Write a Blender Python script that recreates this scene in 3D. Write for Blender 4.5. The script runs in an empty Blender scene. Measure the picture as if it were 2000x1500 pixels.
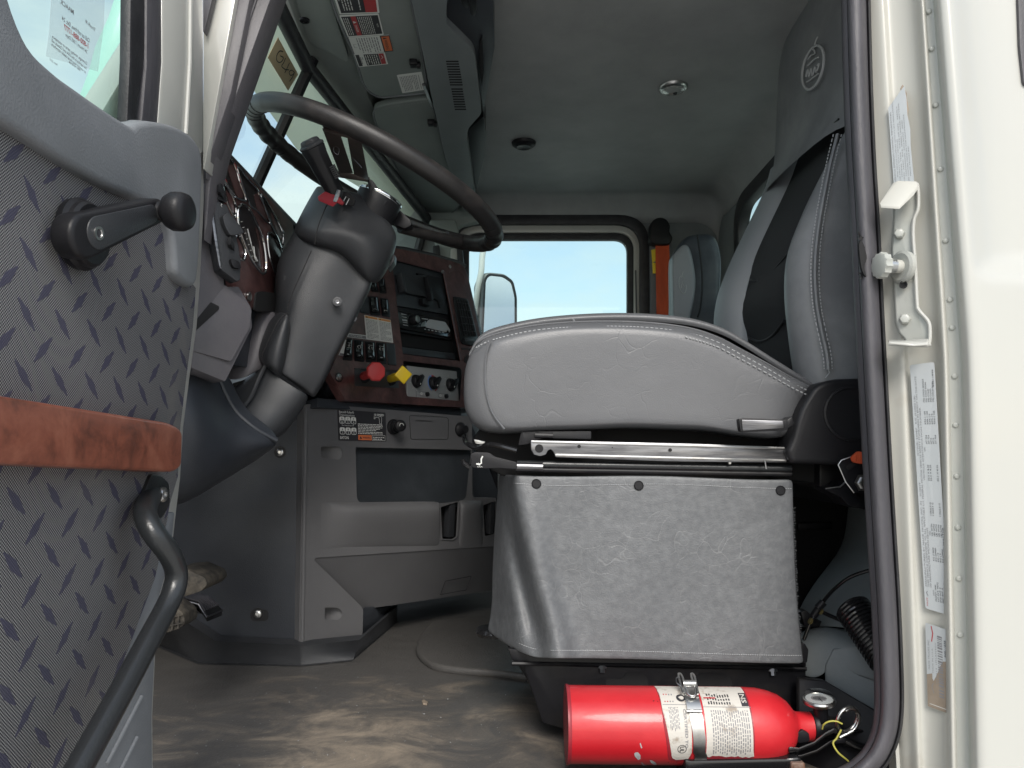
import bpy, bmesh, math, random
from mathutils import Vector, Matrix
from mathutils.geometry import tessellate_polygon
random.seed(7)
R = math.radians
SC = bpy.context.scene
COL = SC.collection

# ------------------------------------------------------------------ camera
# the camera stands at the origin, 1.7 m above the yard; +Y goes into the cab, -X is the front of the truck
F = 1500.0                      # focal length in pixels of the 2000 px wide photograph
PITCH = math.atan(130 / F)
cd = bpy.data.cameras.new('camera')
cam = bpy.data.objects.new('camera', cd)
COL.objects.link(cam)
cam.location = (0, 0, 0)
cam.rotation_euler = (R(90) + PITCH, 0, 0)
cd.sensor_width = 36
cd.lens = 27
cd.clip_start = 0.02
cd.clip_end = 3000
SC.camera = cam

# ------------------------------------------------------------------ sky, sun, exposure
SUN_EL, SUN_AZ = R(38), R(174)          # azimuth measured clockwise from +Y: behind the camera, a little right
W = bpy.data.worlds.new('World')
SC.world = W
W.use_nodes = True
wn, wl = W.node_tree.nodes, W.node_tree.links
wn.clear()
sky = wn.new('ShaderNodeTexSky')
sky.sky_type = 'NISHITA'
sky.sun_disc = False
sky.sun_elevation = SUN_EL
sky.sun_rotation = SUN_AZ
sky.air_density = 1.0
sky.dust_density = 2.0
tcw = wn.new('ShaderNodeTexCoord')
mpw = wn.new('ShaderNodeMapping')
mpw.inputs['Scale'].default_value = (1.0, 1.0, 2.2)
wl.new(tcw.outputs['Generated'], mpw.inputs['Vector'])
nz = wn.new('ShaderNodeTexNoise')
nz.inputs['Scale'].default_value = 1.9
nz.inputs['Detail'].default_value = 7
nz.inputs['Roughness'].default_value = 0.55
wl.new(mpw.outputs['Vector'], nz.inputs['Vector'])
rmp = wn.new('ShaderNodeValToRGB')
rmp.color_ramp.elements[0].position = 0.40
rmp.color_ramp.elements[0].color = (0.18, 0.18, 0.18, 1)
rmp.color_ramp.elements[1].position = 0.60
rmp.color_ramp.elements[1].color = (0.95, 0.95, 0.95, 1)
wl.new(nz.outputs['Fac'], rmp.inputs['Fac'])
mixw = wn.new('ShaderNodeMix')
mixw.data_type = 'RGBA'
wl.new(rmp.outputs['Color'], mixw.inputs['Factor'])
wl.new(sky.outputs['Color'], mixw.inputs['A'])
mixw.inputs['B'].default_value = (4.0, 4.3, 4.45, 1)        # thin bright cloud
bg = wn.new('ShaderNodeBackground')
bg.inputs['Strength'].default_value = 0.11
wl.new(mixw.outputs['Result'], bg.inputs['Color'])
wo = wn.new('ShaderNodeOutputWorld')
wl.new(bg.outputs['Background'], wo.inputs['Surface'])

sl = bpy.data.lights.new('sun', 'SUN')
sl.energy = 1.25
sl.angle = R(24)
sl.color = (1.0, 0.965, 0.91)
so = bpy.data.objects.new('sun', sl)
COL.objects.link(so)
sd = Vector((math.sin(SUN_AZ) * math.cos(SUN_EL), math.cos(SUN_AZ) * math.cos(SUN_EL), math.sin(SUN_EL)))
so.rotation_euler = sd.to_track_quat('Z', 'Y').to_euler()

vs = SC.view_settings
vs.view_transform = 'Standard'
vs.look = 'None'
vs.exposure = 1.15
vs.gamma = 1.0
vs.use_curve_mapping = False
SC.cycles.max_bounces = 8
SC.cycles.transparent_max_bounces = 16

# ------------------------------------------------------------------ helpers
FWD = Vector((0, math.cos(PITCH), math.sin(PITCH)))
UP = Vector((0, -math.sin(PITCH), math.cos(PITCH)))
def ray(x, y):
    return FWD + Vector((1, 0, 0)) * ((x - 1000) / F) + UP * ((750 - y) / F)
def P(x, y, Y):                       # point at distance Y into the scene
    d = ray(x, y); return d * (Y / d.y)
def PX(x, y, X):                      # point on a plane of constant X
    d = ray(x, y); return d * (X / d.x)
def PZ(x, y, Z):
    d = ray(x, y); return d * (Z / d.z)
class Plane:
    def __init__(s, p, n): s.p = Vector(p); s.n = Vector(n).normalized()
    def __call__(s, x, y, h=0):
        d = ray(x, y); q = s.p + s.n * h
        return d * (q.dot(s.n) / d.dot(s.n))
def ZM(x0, y0, k):
    return lambda pts: [(x0 + a / k, y0 + b / k) for a, b in pts]

def cr(pts, n=4, closed=False):       # Catmull-Rom resampling, any dimension
    out = []; m = len(pts)
    rng = range(m) if closed else range(m - 1)
    g = lambda i: pts[i % m] if closed else pts[max(0, min(m - 1, i))]
    for i in rng:
        a, b, c, d = g(i - 1), g(i), g(i + 1), g(i + 2)
        for k in range(n):
            t = k / n
            out.append(tuple(0.5 * ((2 * b[j]) + (-a[j] + c[j]) * t + (2 * a[j] - 5 * b[j] + 4 * c[j] - d[j]) * t * t +
                                    (-a[j] + 3 * b[j] - 3 * c[j] + d[j]) * t ** 3) for j in range(len(b))))
    if not closed: out.append(tuple(pts[-1]))
    return out

def rnd(pts, r, seg=4):               # round the corners of a 2D polygon; r number or list
    out = []; m = len(pts)
    for i in range(m):
        p = Vector(pts[i]); a = Vector(pts[i - 1]); b = Vector(pts[(i + 1) % m])
        rr = r[i] if isinstance(r, (list, tuple)) else r
        if rr <= 0: out.append(tuple(p)); continue
        va, vb = a - p, b - p
        d = min(rr, va.length * .48, vb.length * .48)
        s, e = p + va.normalized() * d, p + vb.normalized() * d
        for k in range(seg + 1):
            t = k / seg
            q = s * (1 - t) ** 2 + p * 2 * t * (1 - t) + e * t * t
            out.append(tuple(q))
    return out
def circ(cx, cy, rx, ry=None, n=24, rot=0):
    ry = rx if ry is None else ry
    c, s = math.cos(R(rot)), math.sin(R(rot))
    return [(cx + rx * math.cos(a) * c - ry * math.sin(a) * s, cy + rx * math.cos(a) * s + ry * math.sin(a) * c)
            for a in [2 * math.pi * k / n for k in range(n)]]

def frame(axis):
    w = Vector(axis).normalized()
    h = Vector((0, 0, 1)) if abs(w.z) < .9 else Vector((1, 0, 0))
    u = h.cross(w).normalized(); return u, w.cross(u), w

class MB:
    def __init__(s): s.v = []; s.f = []; s.m = []
    def add(s, vs_, fs, mi=0):
        o = len(s.v); s.v += [Vector(p) for p in vs_]; s.f += [tuple(i + o for i in f) for f in fs]; s.m += [mi] * len(fs); return s
    def prism(s, pts, vec, mi=0):     # planar polygon extruded by vec
        pts = [Vector(p) for p in pts]; n = len(pts); vec = Vector(vec)
        return s.add(pts + [p + vec for p in pts], [tuple(range(n))[::-1], tuple(range(n, 2 * n))] +
                     [(i, (i + 1) % n, n + (i + 1) % n, n + i) for i in range(n)], mi)
    def loop_prism(s, a, b, mi=0):    # two matching loops
        n = len(a)
        return s.add(list(a) + list(b), [tuple(range(n))[::-1], tuple(range(n, 2 * n))] +
                     [(i, (i + 1) % n, n + (i + 1) % n, n + i) for i in range(n)], mi)
    def ring(s, outer, inner, vec, mi=0):   # frame between two loops with the same count
        o = [Vector(p) for p in outer]; i_ = [Vector(p) for p in inner]; n = len(o); vec = Vector(vec)
        V = o + i_ + [p + vec for p in o] + [p + vec for p in i_]; fs = []
        for k in range(n):
            j = (k + 1) % n
            fs += [(k, j, n + j, n + k), (2 * n + j, 2 * n + k, 3 * n + k, 3 * n + j), (j, k, 2 * n + k, 2 * n + j), (n + k, n + j, 3 * n + j, 3 * n + k)]
        return s.add(V, fs, mi)
    def grid(s, rows, closed=False, mi=0):
        n = len(rows[0]); V = [p for r in rows for p in r]; fs = []
        for i in range(len(rows) - 1):
            for j in range(n if closed else n - 1):
                a = i * n + j; b = i * n + (j + 1) % n
                fs.append((a, b, b + n, a + n))
        return s.add(V, fs, mi)
    def loft(s, rows, caps=True, mi=0):
        s.grid(rows, True, mi)
        if caps:
            o = len(s.v) - len(rows) * len(rows[0]); n = len(rows[0])
            s.f += [tuple(o + i for i in range(n))[::-1], tuple(o + (len(rows) - 1) * n + i for i in range(n))]; s.m += [mi, mi]
        return s
    def tube(s, path, r, seg=12, closed=False, mi=0, flat=1.0):
        path = [Vector(p) for p in path]; n = len(path); rows = []; prev = None
        for i in range(n):
            if closed: t = path[(i + 1) % n] - path[i - 1]
            else: t = path[min(i + 1, n - 1)] - path[max(i - 1, 0)]
            t.normalize()
            if prev is None: u = frame(t)[0]
            else:
                u = prev - t * prev.dot(t); u.normalize()
            prev = u; w = t.cross(u)
            rr = r[i] if isinstance(r, (list, tuple)) else r
            rows.append([path[i] + (u * math.cos(a) + w * math.sin(a) * flat) * rr for a in [2 * math.pi * k / seg for k in range(seg)]])
        if closed: rows.append(rows[0]); return s.grid(rows, True, mi)
        return s.loft(rows, True, mi)
    def lathe(s, org, axis, prof, seg=24, mi=0, cap=True):   # prof: (radius, distance along axis)
        u, v, w = frame(axis); org = Vector(org)
        rows = [[org + w * h + (u * math.cos(a) + v * math.sin(a)) * max(r, 1e-5) for a in [2 * math.pi * k / seg for k in range(seg)]] for r, h in prof]
        return s.loft(rows, cap, mi)
    def box(s, c, u, v, w, mi=0):     # half-extent vectors
        c, u, v, w = map(Vector, (c, u, v, w))
        return s.prism([c - u - v - w, c + u - v - w, c + u + v - w, c - u + v - w], w * 2, mi)
    def abox(s, x0, x1, y0, y1, z0, z1, mi=0):
        return s.box(((x0 + x1) / 2, (y0 + y1) / 2, (z0 + z1) / 2), ((x1 - x0) / 2, 0, 0), (0, (y1 - y0) / 2, 0), (0, 0, (z1 - z0) / 2), mi)
    def build(s, name, mats, parent=None, bevel=0, seg=2, smooth=True, ang=38, sub=0, solid=0, bang=30, label=None, kind=None, weld=True):
        bm = bmesh.new()
        off = Vector((0, 0, 0)); q = parent
        while q is not None: off += q.location; q = q.parent
        vv = [bm.verts.new(p - off) for p in s.v]
        for f, m in zip(s.f, s.m):
            try: fc = bm.faces.new([vv[i] for i in f]); fc.material_index = m
            except ValueError: pass
        if weld: bmesh.ops.remove_doubles(bm, verts=bm.verts, dist=1e-6)
        bmesh.ops.recalc_face_normals(bm, faces=bm.faces)
        if bevel:
            ed = [e for e in bm.edges if len(e.link_faces) == 2 and e.calc_face_angle(0) > R(bang)]
            bmesh.ops.bevel(bm, geom=ed, offset=bevel, segments=seg, profile=.5, affect='EDGES', clamp_overlap=True)
        me = bpy.data.meshes.new(name); bm.to_mesh(me); bm.free()
        mats = mats if isinstance(mats, (list, tuple)) else [mats]
        for m in mats: me.materials.append(m)
        if smooth:
            me.polygons.foreach_set('use_smooth', [True] * len(me.polygons))
            if not sub: me.set_sharp_from_angle(angle=R(ang))
        o = bpy.data.objects.new(name, me); COL.objects.link(o)
        if parent is not None: o.parent = parent
        if solid:
            md = o.modifiers.new('solid', 'SOLIDIFY'); md.thickness = solid; md.offset = 0
        if sub:
            md = o.modifiers.new('sub', 'SUBSURF'); md.levels = sub; md.render_levels = sub
        if label: o['label'] = label
        if kind: o['kind'] = kind
        return o

def thing(name, label, cat, loc, group=None):
    o = bpy.data.objects.new(name, None); COL.objects.link(o); o.location = Vector(loc); o.empty_display_size = .05
    o['label'] = label; o['category'] = cat
    if group: o['group'] = group
    return o
def tag(o, label, cat, group=None):
    o['label'] = label; o['category'] = cat
    if group: o['group'] = group
    return o
def bake(o, cutters):                 # boolean difference, applied at once
    for i, c in enumerate(cutters):
        md = o.modifiers.new('cut', 'BOOLEAN'); md.operation = 'DIFFERENCE'; md.object = c; md.solver = 'EXACT'
    dg = bpy.context.evaluated_depsgraph_get(); dg.update()
    me = bpy.data.meshes.new_from_object(o.evaluated_get(dg))
    o.modifiers.clear(); o.data = me
    for c in cutters: bpy.data.objects.remove(c, do_unlink=True)
    me.polygons.foreach_set('use_smooth', [True] * len(me.polygons)); me.set_sharp_from_angle(angle=R(35))
    return o

# outline traced on a surface -> solid of real thickness
def slab(name, px, pf, back, mat, parent=None, bevel=.002, front=0, **k):
    """px: outline in photo pixels; pf(x,y): point on the surface; back: vector of the thickness"""
    pts = [pf(x, y) + Vector(back) * 0 for x, y in px]
    return MB().prism(pts, back).build(name, mat, parent, bevel=bevel, **k)
def on(Y): return lambda x, y: P(x, y, Y)
def pl(plane, h): return lambda x, y: plane(x, y, h)

def pillow(name, px, Yf, Yb, mat, parent, inset=.35, steps=5, bulge=.05, center=None, sub=1, backround=True, squash=1.0):
    """closed cushion: outline in pixels at depth Yf..Yb with rounded faces"""
    n = len(px); cx = sum(p[0] for p in px) / n; cy = sum(p[1] for p in px) / n
    if center: cx, cy = center
    rows = []
    def ring_(t, Y, sc=1.0):
        return [P(cx + (x - cx) * (1 - t * inset), cy + (y - cy) * (1 - t * inset), Y) for x, y in px]
    rows.append([P(cx + (x - cx) * .02, cy + (y - cy) * .02, Yf - bulge) for x, y in px])
    rows.append([P(cx + (x - cx) * .4, cy + (y - cy) * .4, Yf - bulge * .99) for x, y in px])
    for k in range(steps + 1):
        a = k / steps * math.pi / 2
        t = 1 - math.sin(a)
        rows.append(ring_(t, Yf - bulge + bulge * (1 - math.cos(a))))
    sc = Yf / Yb
    d = [P(x, y, Yf) for x, y in px]; dv = Vector((0, Yb - Yf, 0))
    rows.append([p + dv * .35 for p in d]); rows.append([p + dv * .9 for p in d])
    c3 = P(cx, cy, Yf)
    rows.append([c3 + (p - c3) * .93 + dv for p in d])
    rows.append([c3 + (p - c3) * .5 + dv * 1.03 for p in d])
    return MB().loft(rows).build(name, mat, parent, sub=sub)

# ---- lettering
_tc = {}
def glyphs(txt, bold=False):
    k = (txt, bold)
    if k in _tc: return _tc[k]
    cu = bpy.data.curves.new('t', 'FONT'); cu.body = txt; cu.size = 1; cu.resolution_u = 2
    if bold: cu.offset = .02
    ob = bpy.data.objects.new('t', cu); COL.objects.link(ob)
    dg = bpy.context.evaluated_depsgraph_get()
    me = bpy.data.meshes.new_from_object(ob.evaluated_get(dg))
    v = [(p.co.x, p.co.y) for p in me.vertices]; f = [tuple(p.vertices) for p in me.polygons]
    bpy.data.objects.remove(ob, do_unlink=True); bpy.data.curves.remove(cu); bpy.data.meshes.remove(me)
    w = max([p[0] for p in v]) if v else 1
    _tc[k] = (v, f, w); return _tc[k]

class Decal:
    """printed label: map f(u,v,h) from label space (u right 0..W, v up 0..H metres) to 3D"""
    def __init__(s, f, Wd, Hd, mats, base=0, r=0.0, th=.0006, base_px=None):
        s.f = f; s.W = Wd; s.H = Hd; s.mb = MB(); s.mats = mats; s.lv = th; s.th = th
        if base is not None:
            nx, ny = 8, 8
            pts = rnd([(0, 0), (Wd, 0), (Wd, Hd), (0, Hd)], r, 4) if r else [(0, 0), (Wd, 0), (Wd, Hd), (0, Hd)]
            if base_px: pts = [(a * Wd, b * Hd) for a, b in base_px]
            s.mb.loop_prism([f(u, v, 0) for u, v in pts], [f(u, v, th) for u, v in pts], base)
    def rect(s, u0, v0, u1, v1, m, l=1):
        s.mb.add([s.f(u, v, s.th + .00012 * l) for u, v in ((u0, v0), (u1, v0), (u1, v1), (u0, v1))], [(0, 1, 2, 3)], m); return s
    def poly(s, pts, m, l=1):
        s.mb.add([s.f(u, v, s.th + .00012 * l) for u, v in pts], [tuple(range(len(pts)))], m); return s
    def text(s, u, v, h, t, m, l=2, w=None, bold=False, center=False, mirror=False):
        V, Fc, tw = glyphs(t, bold); k = h / .72; kx = (w / tw) if w else k
        if center: u = u - tw * kx / 2
        s.mb.add([s.f(u + (tw - a if mirror else a) * kx, v + b * k, s.th + .00012 * l) for a, b in V], Fc, m); return s
    def para(s, u0, v1, u1, rows, lh, m, l=2, seed=1, fill=.55):
        rg = random.Random(seed); v = v1
        for i in range(rows):
            v -= lh; u = u0; end = u1 if rg.random() < .75 else u0 + (u1 - u0) * rg.uniform(.4, .9)
            while u < end:
                w = lh * rg.uniform(.8, 3.2); e = min(u + w, end)
                s.rect(u, v, e, v + lh * fill, m, l); u = e + lh * .45
        return s
    def line(s, pts, wd, m, l=2, closed=False):
        n = len(pts)
        for i in range(n if closed else n - 1):
            a = Vector(pts[i]); b = Vector(pts[(i + 1) % n]); d = (b - a)
            if d.length < 1e-9: continue
            d.normalize(); q = Vector((-d.y, d.x)) * wd / 2; e = d * wd * .3
            s.poly([tuple(a - q - e), tuple(b - q + e), tuple(b + q + e), tuple(a + q - e)], m, l)
        return s
    def build(s, name, parent, label=None):
        return s.mb.build(name, s.mats, parent, smooth=False, label=label, weld=False)
def quadmap(TL, TR, BR, BL):
    """corners (3D) in reading orientation"""
    TL, TR, BR, BL = map(Vector, (TL, TR, BR, BL))
    Wd = ((TR - TL).length + (BR - BL).length) / 2; Hd = ((TL - BL).length + (TR - BR).length) / 2
    n = (TR - TL).cross(TL - BL).normalized()
    if n.dot(-(TL + BR) / 2) < 0: n = -n
    def f(u, v, h):
        a, b = u / Wd, v / Hd
        return (BL * (1 - a) + BR * a) * (1 - b) + (TL * (1 - a) + TR * a) * b + n * h
    return f, Wd, Hd

# ------------------------------------------------------------------ materials
def mat(name, col, rough=.5, metal=0.0, spec=.5, coat=0.0, col2=None, ns=6, nd=5, nlo=.4, nhi=.65, bump=0, bs=200, bump2=0, bs2=12, vor=0, vs_=60,
        sheen=0, trans=0, stretch=None, rvar=0, vein=None):
    m = bpy.data.materials.new(name); m.use_nodes = True
    N, L = m.node_tree.nodes, m.node_tree.links
    b = N['Principled BSDF']
    b.inputs['Base Color'].default_value = (*col, 1); b.inputs['Roughness'].default_value = rough
    b.inputs['Metallic'].default_value = metal; b.inputs['Specular IOR Level'].default_value = spec
    b.inputs['Coat Weight'].default_value = coat; b.inputs['Coat Roughness'].default_value = .08
    tc = N.new('ShaderNodeTexCoord'); vec = tc.outputs['Object']
    if stretch:
        mp = N.new('ShaderNodeMapping'); mp.inputs['Scale'].default_value = stretch; L.new(vec, mp.inputs['Vector']); vec = mp.outputs['Vector']
    if col2:
        n = N.new('ShaderNodeTexNoise'); n.inputs['Scale'].default_value = ns; n.inputs['Detail'].default_value = nd; n.inputs['Roughness'].default_value = .6
        L.new(vec, n.inputs['Vector'])
        r = N.new('ShaderNodeValToRGB'); r.color_ramp.elements[0].position = nlo; r.color_ramp.elements[1].position = nhi
        r.color_ramp.elements[0].color = (*col, 1); r.color_ramp.elements[1].color = (*col2, 1)
        L.new(n.outputs['Fac'], r.inputs['Fac']); L.new(r.outputs['Color'], b.inputs['Base Color'])
        if rvar:
            mr = N.new('ShaderNodeMapRange'); mr.inputs['To Min'].default_value = rough; mr.inputs['To Max'].default_value = rough + rvar
            mr.inputs['From Min'].default_value = nlo; mr.inputs['From Max'].default_value = nhi
            L.new(n.outputs['Fac'], mr.inputs['Value']); L.new(mr.outputs['Result'], b.inputs['Roughness'])
    if vein:
        vsc, vst, vcol = vein
        n0 = N.new('ShaderNodeTexNoise'); n0.inputs['Scale'].default_value = vsc * .4; n0.inputs['Detail'].default_value = 2; n0.inputs['Roughness'].default_value = .45; L.new(vec, n0.inputs['Vector'])
        mx = N.new('ShaderNodeMix'); mx.data_type = 'RGBA'; mx.inputs['Factor'].default_value = .11; L.new(vec, mx.inputs['A']); L.new(n0.outputs['Color'], mx.inputs['B'])
        v = N.new('ShaderNodeTexVoronoi'); v.feature = 'DISTANCE_TO_EDGE'; v.inputs['Scale'].default_value = vsc; L.new(mx.outputs['Result'], v.inputs['Vector'])
        mr = N.new('ShaderNodeMapRange'); mr.inputs['From Min'].default_value = .045; mr.inputs['From Max'].default_value = 0; mr.inputs['To Max'].default_value = 1; mr.interpolation_type = 'SMOOTHSTEP'; L.new(v.outputs['Distance'], mr.inputs['Value'])
        n1 = N.new('ShaderNodeTexNoise'); n1.inputs['Scale'].default_value = vsc * .4; n1.inputs['Detail'].default_value = 3; L.new(vec, n1.inputs['Vector'])
        m1 = N.new('ShaderNodeMapRange'); m1.inputs['From Min'].default_value = .47; m1.inputs['From Max'].default_value = .68; m1.inputs['To Max'].default_value = vst; L.new(n1.outputs['Fac'], m1.inputs['Value'])
        mu = N.new('ShaderNodeMath'); mu.operation = 'MULTIPLY'; L.new(mr.outputs[0], mu.inputs[0]); L.new(m1.outputs[0], mu.inputs[1])
        m2 = N.new('ShaderNodeMix'); m2.data_type = 'RGBA'; L.new(mu.outputs[0], m2.inputs['Factor'])
        if col2: L.new(r.outputs['Color'], m2.inputs['A'])
        else: m2.inputs['A'].default_value = (*col, 1)
        m2.inputs['B'].default_value = (*vcol, 1); L.new(m2.outputs['Result'], b.inputs['Base Color'])
    last = None
    def addb(src, st, dist):
        nonlocal last
        bp = N.new('ShaderNodeBump'); bp.inputs['Strength'].default_value = st; bp.inputs['Distance'].default_value = dist
        L.new(src, bp.inputs['Height'])
        if last: L.new(last, bp.inputs['Normal'])
        last = bp.outputs['Normal']
    if vein: addb(mu.outputs[0], .22, -.002)
    if bump:
        n = N.new('ShaderNodeTexNoise'); n.inputs['Scale'].default_value = bs; n.inputs['Detail'].default_value = 2; L.new(vec, n.inputs['Vector']); addb(n.outputs['Fac'], bump, .002)
    if bump2:
        n = N.new('ShaderNodeTexNoise'); n.inputs['Scale'].default_value = bs2; n.inputs['Detail'].default_value = 4; L.new(vec, n.inputs['Vector']); addb(n.outputs['Fac'], bump2, .02)
    if vor:
        n0 = N.new('ShaderNodeTexNoise'); n0.inputs['Scale'].default_value = vs_ * .25; n0.inputs['Detail'].default_value = 3; L.new(vec, n0.inputs['Vector'])
        mx = N.new('ShaderNodeMix'); mx.data_type = 'RGBA'; mx.inputs['Factor'].default_value = .12; L.new(vec, mx.inputs['A']); L.new(n0.outputs['Color'], mx.inputs['B'])
        v = N.new('ShaderNodeTexVoronoi'); v.feature = 'DISTANCE_TO_EDGE'; v.inputs['Scale'].default_value = vs_; L.new(mx.outputs['Result'], v.inputs['Vector'])
        mr = N.new('ShaderNodeMapRange'); mr.inputs['From Max'].default_value = .06; L.new(v.outputs['Distance'], mr.inputs['Value'])
        addb(mr.outputs['Result'], vor, .003)
    if last: L.new(last, b.inputs['Normal'])
    return m

m_plas = mat('dark_plastic', (.030, .032, .036), .42, bump=.3, bs=900, col2=(.04, .042, .046), ns=9)
m_plas_b = mat('blue_black_plastic', (.028, .032, .04), .44, bump=.25, bs=800, col2=(.04, .045, .053), ns=5)
m_console = mat('grey_plastic', (.112, .112, .117), .48, bump=.35, bs=700, col2=(.13, .13, .136), ns=5, nlo=.35, nhi=.7)
m_console_d = mat('bin_plastic', (.034, .039, .045), .42, bump=.15, bs=500, col2=(.055, .062, .07), ns=9, nlo=.45, nhi=.75)
m_trim = mat('grey_vinyl', (.17, .18, .19), .62, bump=.25, bs=420, col2=(.21, .22, .235), ns=7, nlo=.35, nhi=.7)
m_black = mat('black_plastic', (.014, .014, .016), .42, spec=.3, bump=.1, bs=600)
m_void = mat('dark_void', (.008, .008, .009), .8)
m_blackm = mat('black_metal', (.009, .009, .011), .42, spec=.3, bump=.15, bs=90, col2=(.022, .020, .019), ns=18, nlo=.5, nhi=.75)
m_gloss = mat('gloss_black', (.012, .012, .013), .18, coat=.3)
m_tube = mat('black_painted_tube', (.02, .022, .024), .3, spec=.6, bump=.12, bs=500)
m_leather = mat('wheel_leather', (.017, .016, .016), .42, spec=.5, bump=.2, bs=500, col2=(.035, .03, .028), ns=22, nlo=.5, nhi=.72, rvar=.15)
m_seat = mat('light_grey_vinyl', (.112, .115, .122), .36, bump=.15, bs=650, bump2=.08, bs2=9, col2=(.128, .131, .138), ns=5, vein=(30, .6, (.12, .123, .13)))
m_seat_k = mat('shaded_side_vinyl', (.075, .08, .09), .42, bump=.2, bs=500, vor=.1, vs_=80, col2=(.105, .11, .12), ns=9, nlo=.4, nhi=.75)  # darker copy of the seat vinyl, side shade put into its colour
m_seat_n = mat('navy_side_vinyl', (.035, .043, .055), .4, bump=.15, bs=500, col2=(.08, .09, .10), ns=9)
m_seat_f = mat('smooth_grey_vinyl', (.27, .285, .305), .5, bump=.15, bs=650, col2=(.30, .315, .33), ns=6)
m_seat_d = mat('scuffed_dark_vinyl', (.165, .172, .182), .42, bump=.15, bs=600, vor=.06, vs_=90, col2=(.27, .28, .285), ns=9, nd=9, nlo=.42, nhi=.8)
m_skirt = mat('scuffed_grey_vinyl', (.112, .117, .124), .44, bump=.25, bs=500, bump2=.2, bs2=18, col2=(.145, .151, .158), ns=90, nd=10, nlo=.40, nhi=.68, vein=(36, .8, (.185, .19, .195)))
m_fab = mat('black_knit', (.018, .019, .021), .85, bump=.6, bs=1200)
m_stitch = mat('pale_thread', (.42, .43, .44), .7)
m_stitch_d = mat('grey_thread', (.2, .2, .21), .7)
m_head = mat('headliner_vinyl', (.31, .318, .315), .6, bump=.2, bs=500, vor=.05, vs_=30, col2=(.38, .388, .385), ns=9, nd=8, nlo=.35, nhi=.7)
m_visor = mat('visor_vinyl', (.20, .225, .215), .6, bump=.15, bs=600, col2=(.225, .25, .24), ns=6)
m_ovh = mat('overhead_plastic', (.15, .17, .176), .55, bump=.2, bs=600, col2=(.17, .19, .195), ns=6)
m_hdr = mat('header_trim', (.25, .285, .27), .6, bump=.2, bs=500, col2=(.29, .32, .30), ns=7)
m_greytrim = mat('grey_green_trim', (.20, .222, .225), .6, bump=.2, bs=400, col2=(.24, .262, .265), ns=10)
m_cream = mat('cream_paint', (.475, .475, .44), .28, coat=.4, col2=(.50, .50, .465), ns=2, nlo=.3, nhi=.7, bump2=.02, bs2=5)
m_cream_d = mat('cream_paint_worn', (.50, .495, .45), .38, coat=.25, col2=(.38, .345, .28), ns=9, nd=9, nlo=.58, nhi=.80, bump2=.03, bs2=9)
m_creamg = mat('sealer_grey_paint', (.40, .415, .385), .4, coat=.2, col2=(.45, .455, .42), ns=8, bump2=.05, bs2=40)
m_rubber = mat('grey_rubber', (.062, .06, .068), .5, bump=.2, bs=400, bump2=.08, bs2=25, col2=(.095, .09, .10), ns=15, nlo=.45, nhi=.7, stretch=(1, 1, .25))
m_rubber_b = mat('black_rubber', (.02, .02, .023), .5, bump=.2, bs=400, col2=(.035, .035, .038), ns=30)
m_pillar = mat('pillar_trim', (.10, .095, .105), .5, bump=.2, bs=300, col2=(.12, .115, .12), ns=9)
m_steel = mat('steel', (.55, .55, .54), .28, metal=1, col2=(.38, .37, .35), ns=30, nlo=.5, nhi=.7, rvar=.2)
m_steel_d = mat('brushed_steel', (.30, .30, .31), .33, metal=1, stretch=(1, 1, 12), col2=(.16, .16, .17), ns=20)
m_chrome = mat('chrome', (.75, .76, .77), .08, metal=1)
m_bronze = mat('bronze_spoke', (.12, .10, .09), .38, metal=.7, col2=(.2, .17, .15), ns=14, bump=.1, bs=300)
m_red = mat('red_paint', (.50, .014, .022), .36, coat=.25, bump=.12, bs=40, bump2=.04, bs2=25, col2=(.58, .02, .028), ns=9, rvar=.12)
m_redp = mat('red_plastic', (.55, .05, .05), .45, bump=.2, bs=200)
m_redd = mat('dull_red_plastic', (.28, .02, .03), .4)
m_yel = mat('yellow_plastic', (.78, .55, .02), .42, bump=.1, bs=200)
m_yeld = mat('faded_yellow_cord', (.45, .42, .08), .6)
m_orange = mat('orange_webbing', (.62, .09, .025), .75, bump=.6, bs=500, stretch=(1, 1, .2), col2=(.5, .07, .02), ns=60)
m_white = mat('label_white', (.72, .73, .70), .5)
m_ink = mat('label_ink', (.03, .03, .035), .55)
m_inkg = mat('label_grey_ink', (.22, .22, .23), .55)
m_silver = mat('label_silver', (.50, .53, .54), .42, metal=.15, col2=(.55, .57, .58), ns=8)
m_brown = mat('label_brown', (.26, .21, .16), .55, col2=(.33, .27, .21), ns=40)
m_lred = mat('label_red', (.42, .045, .05), .5)
m_lora = mat('label_orange', (.62, .16, .06), .5)
m_lamb = mat('label_amber', (.72, .38, .12), .5)
m_blue = mat('dial_blue', (.12, .25, .6), .5)
m_card = mat('cardboard', (.60, .42, .28), .8, col2=(.64, .46, .31), ns=20)
m_pedal = mat('worn_pedal_rubber', (.035, .031, .026), .8, bump=.8, bs=120, col2=(.10, .085, .065), ns=45)
m_paneltr = mat('dial_panel', (.33, .34, .34), .45, bump=.15, bs=500)
m_mirhouse = mat('mirror_grey', (.16, .17, .175), .4)
m_whitep = mat('white_plastic', (.68, .69, .68), .35)
m_teal = mat('teal_tinted_panel', (.42, .66, .60), .2, coat=.5)
m_conc = mat('yard_concrete', (.46, .44, .41), .9, col2=(.52, .50, .46), ns=.7, bump=.3, bs=60)

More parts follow.
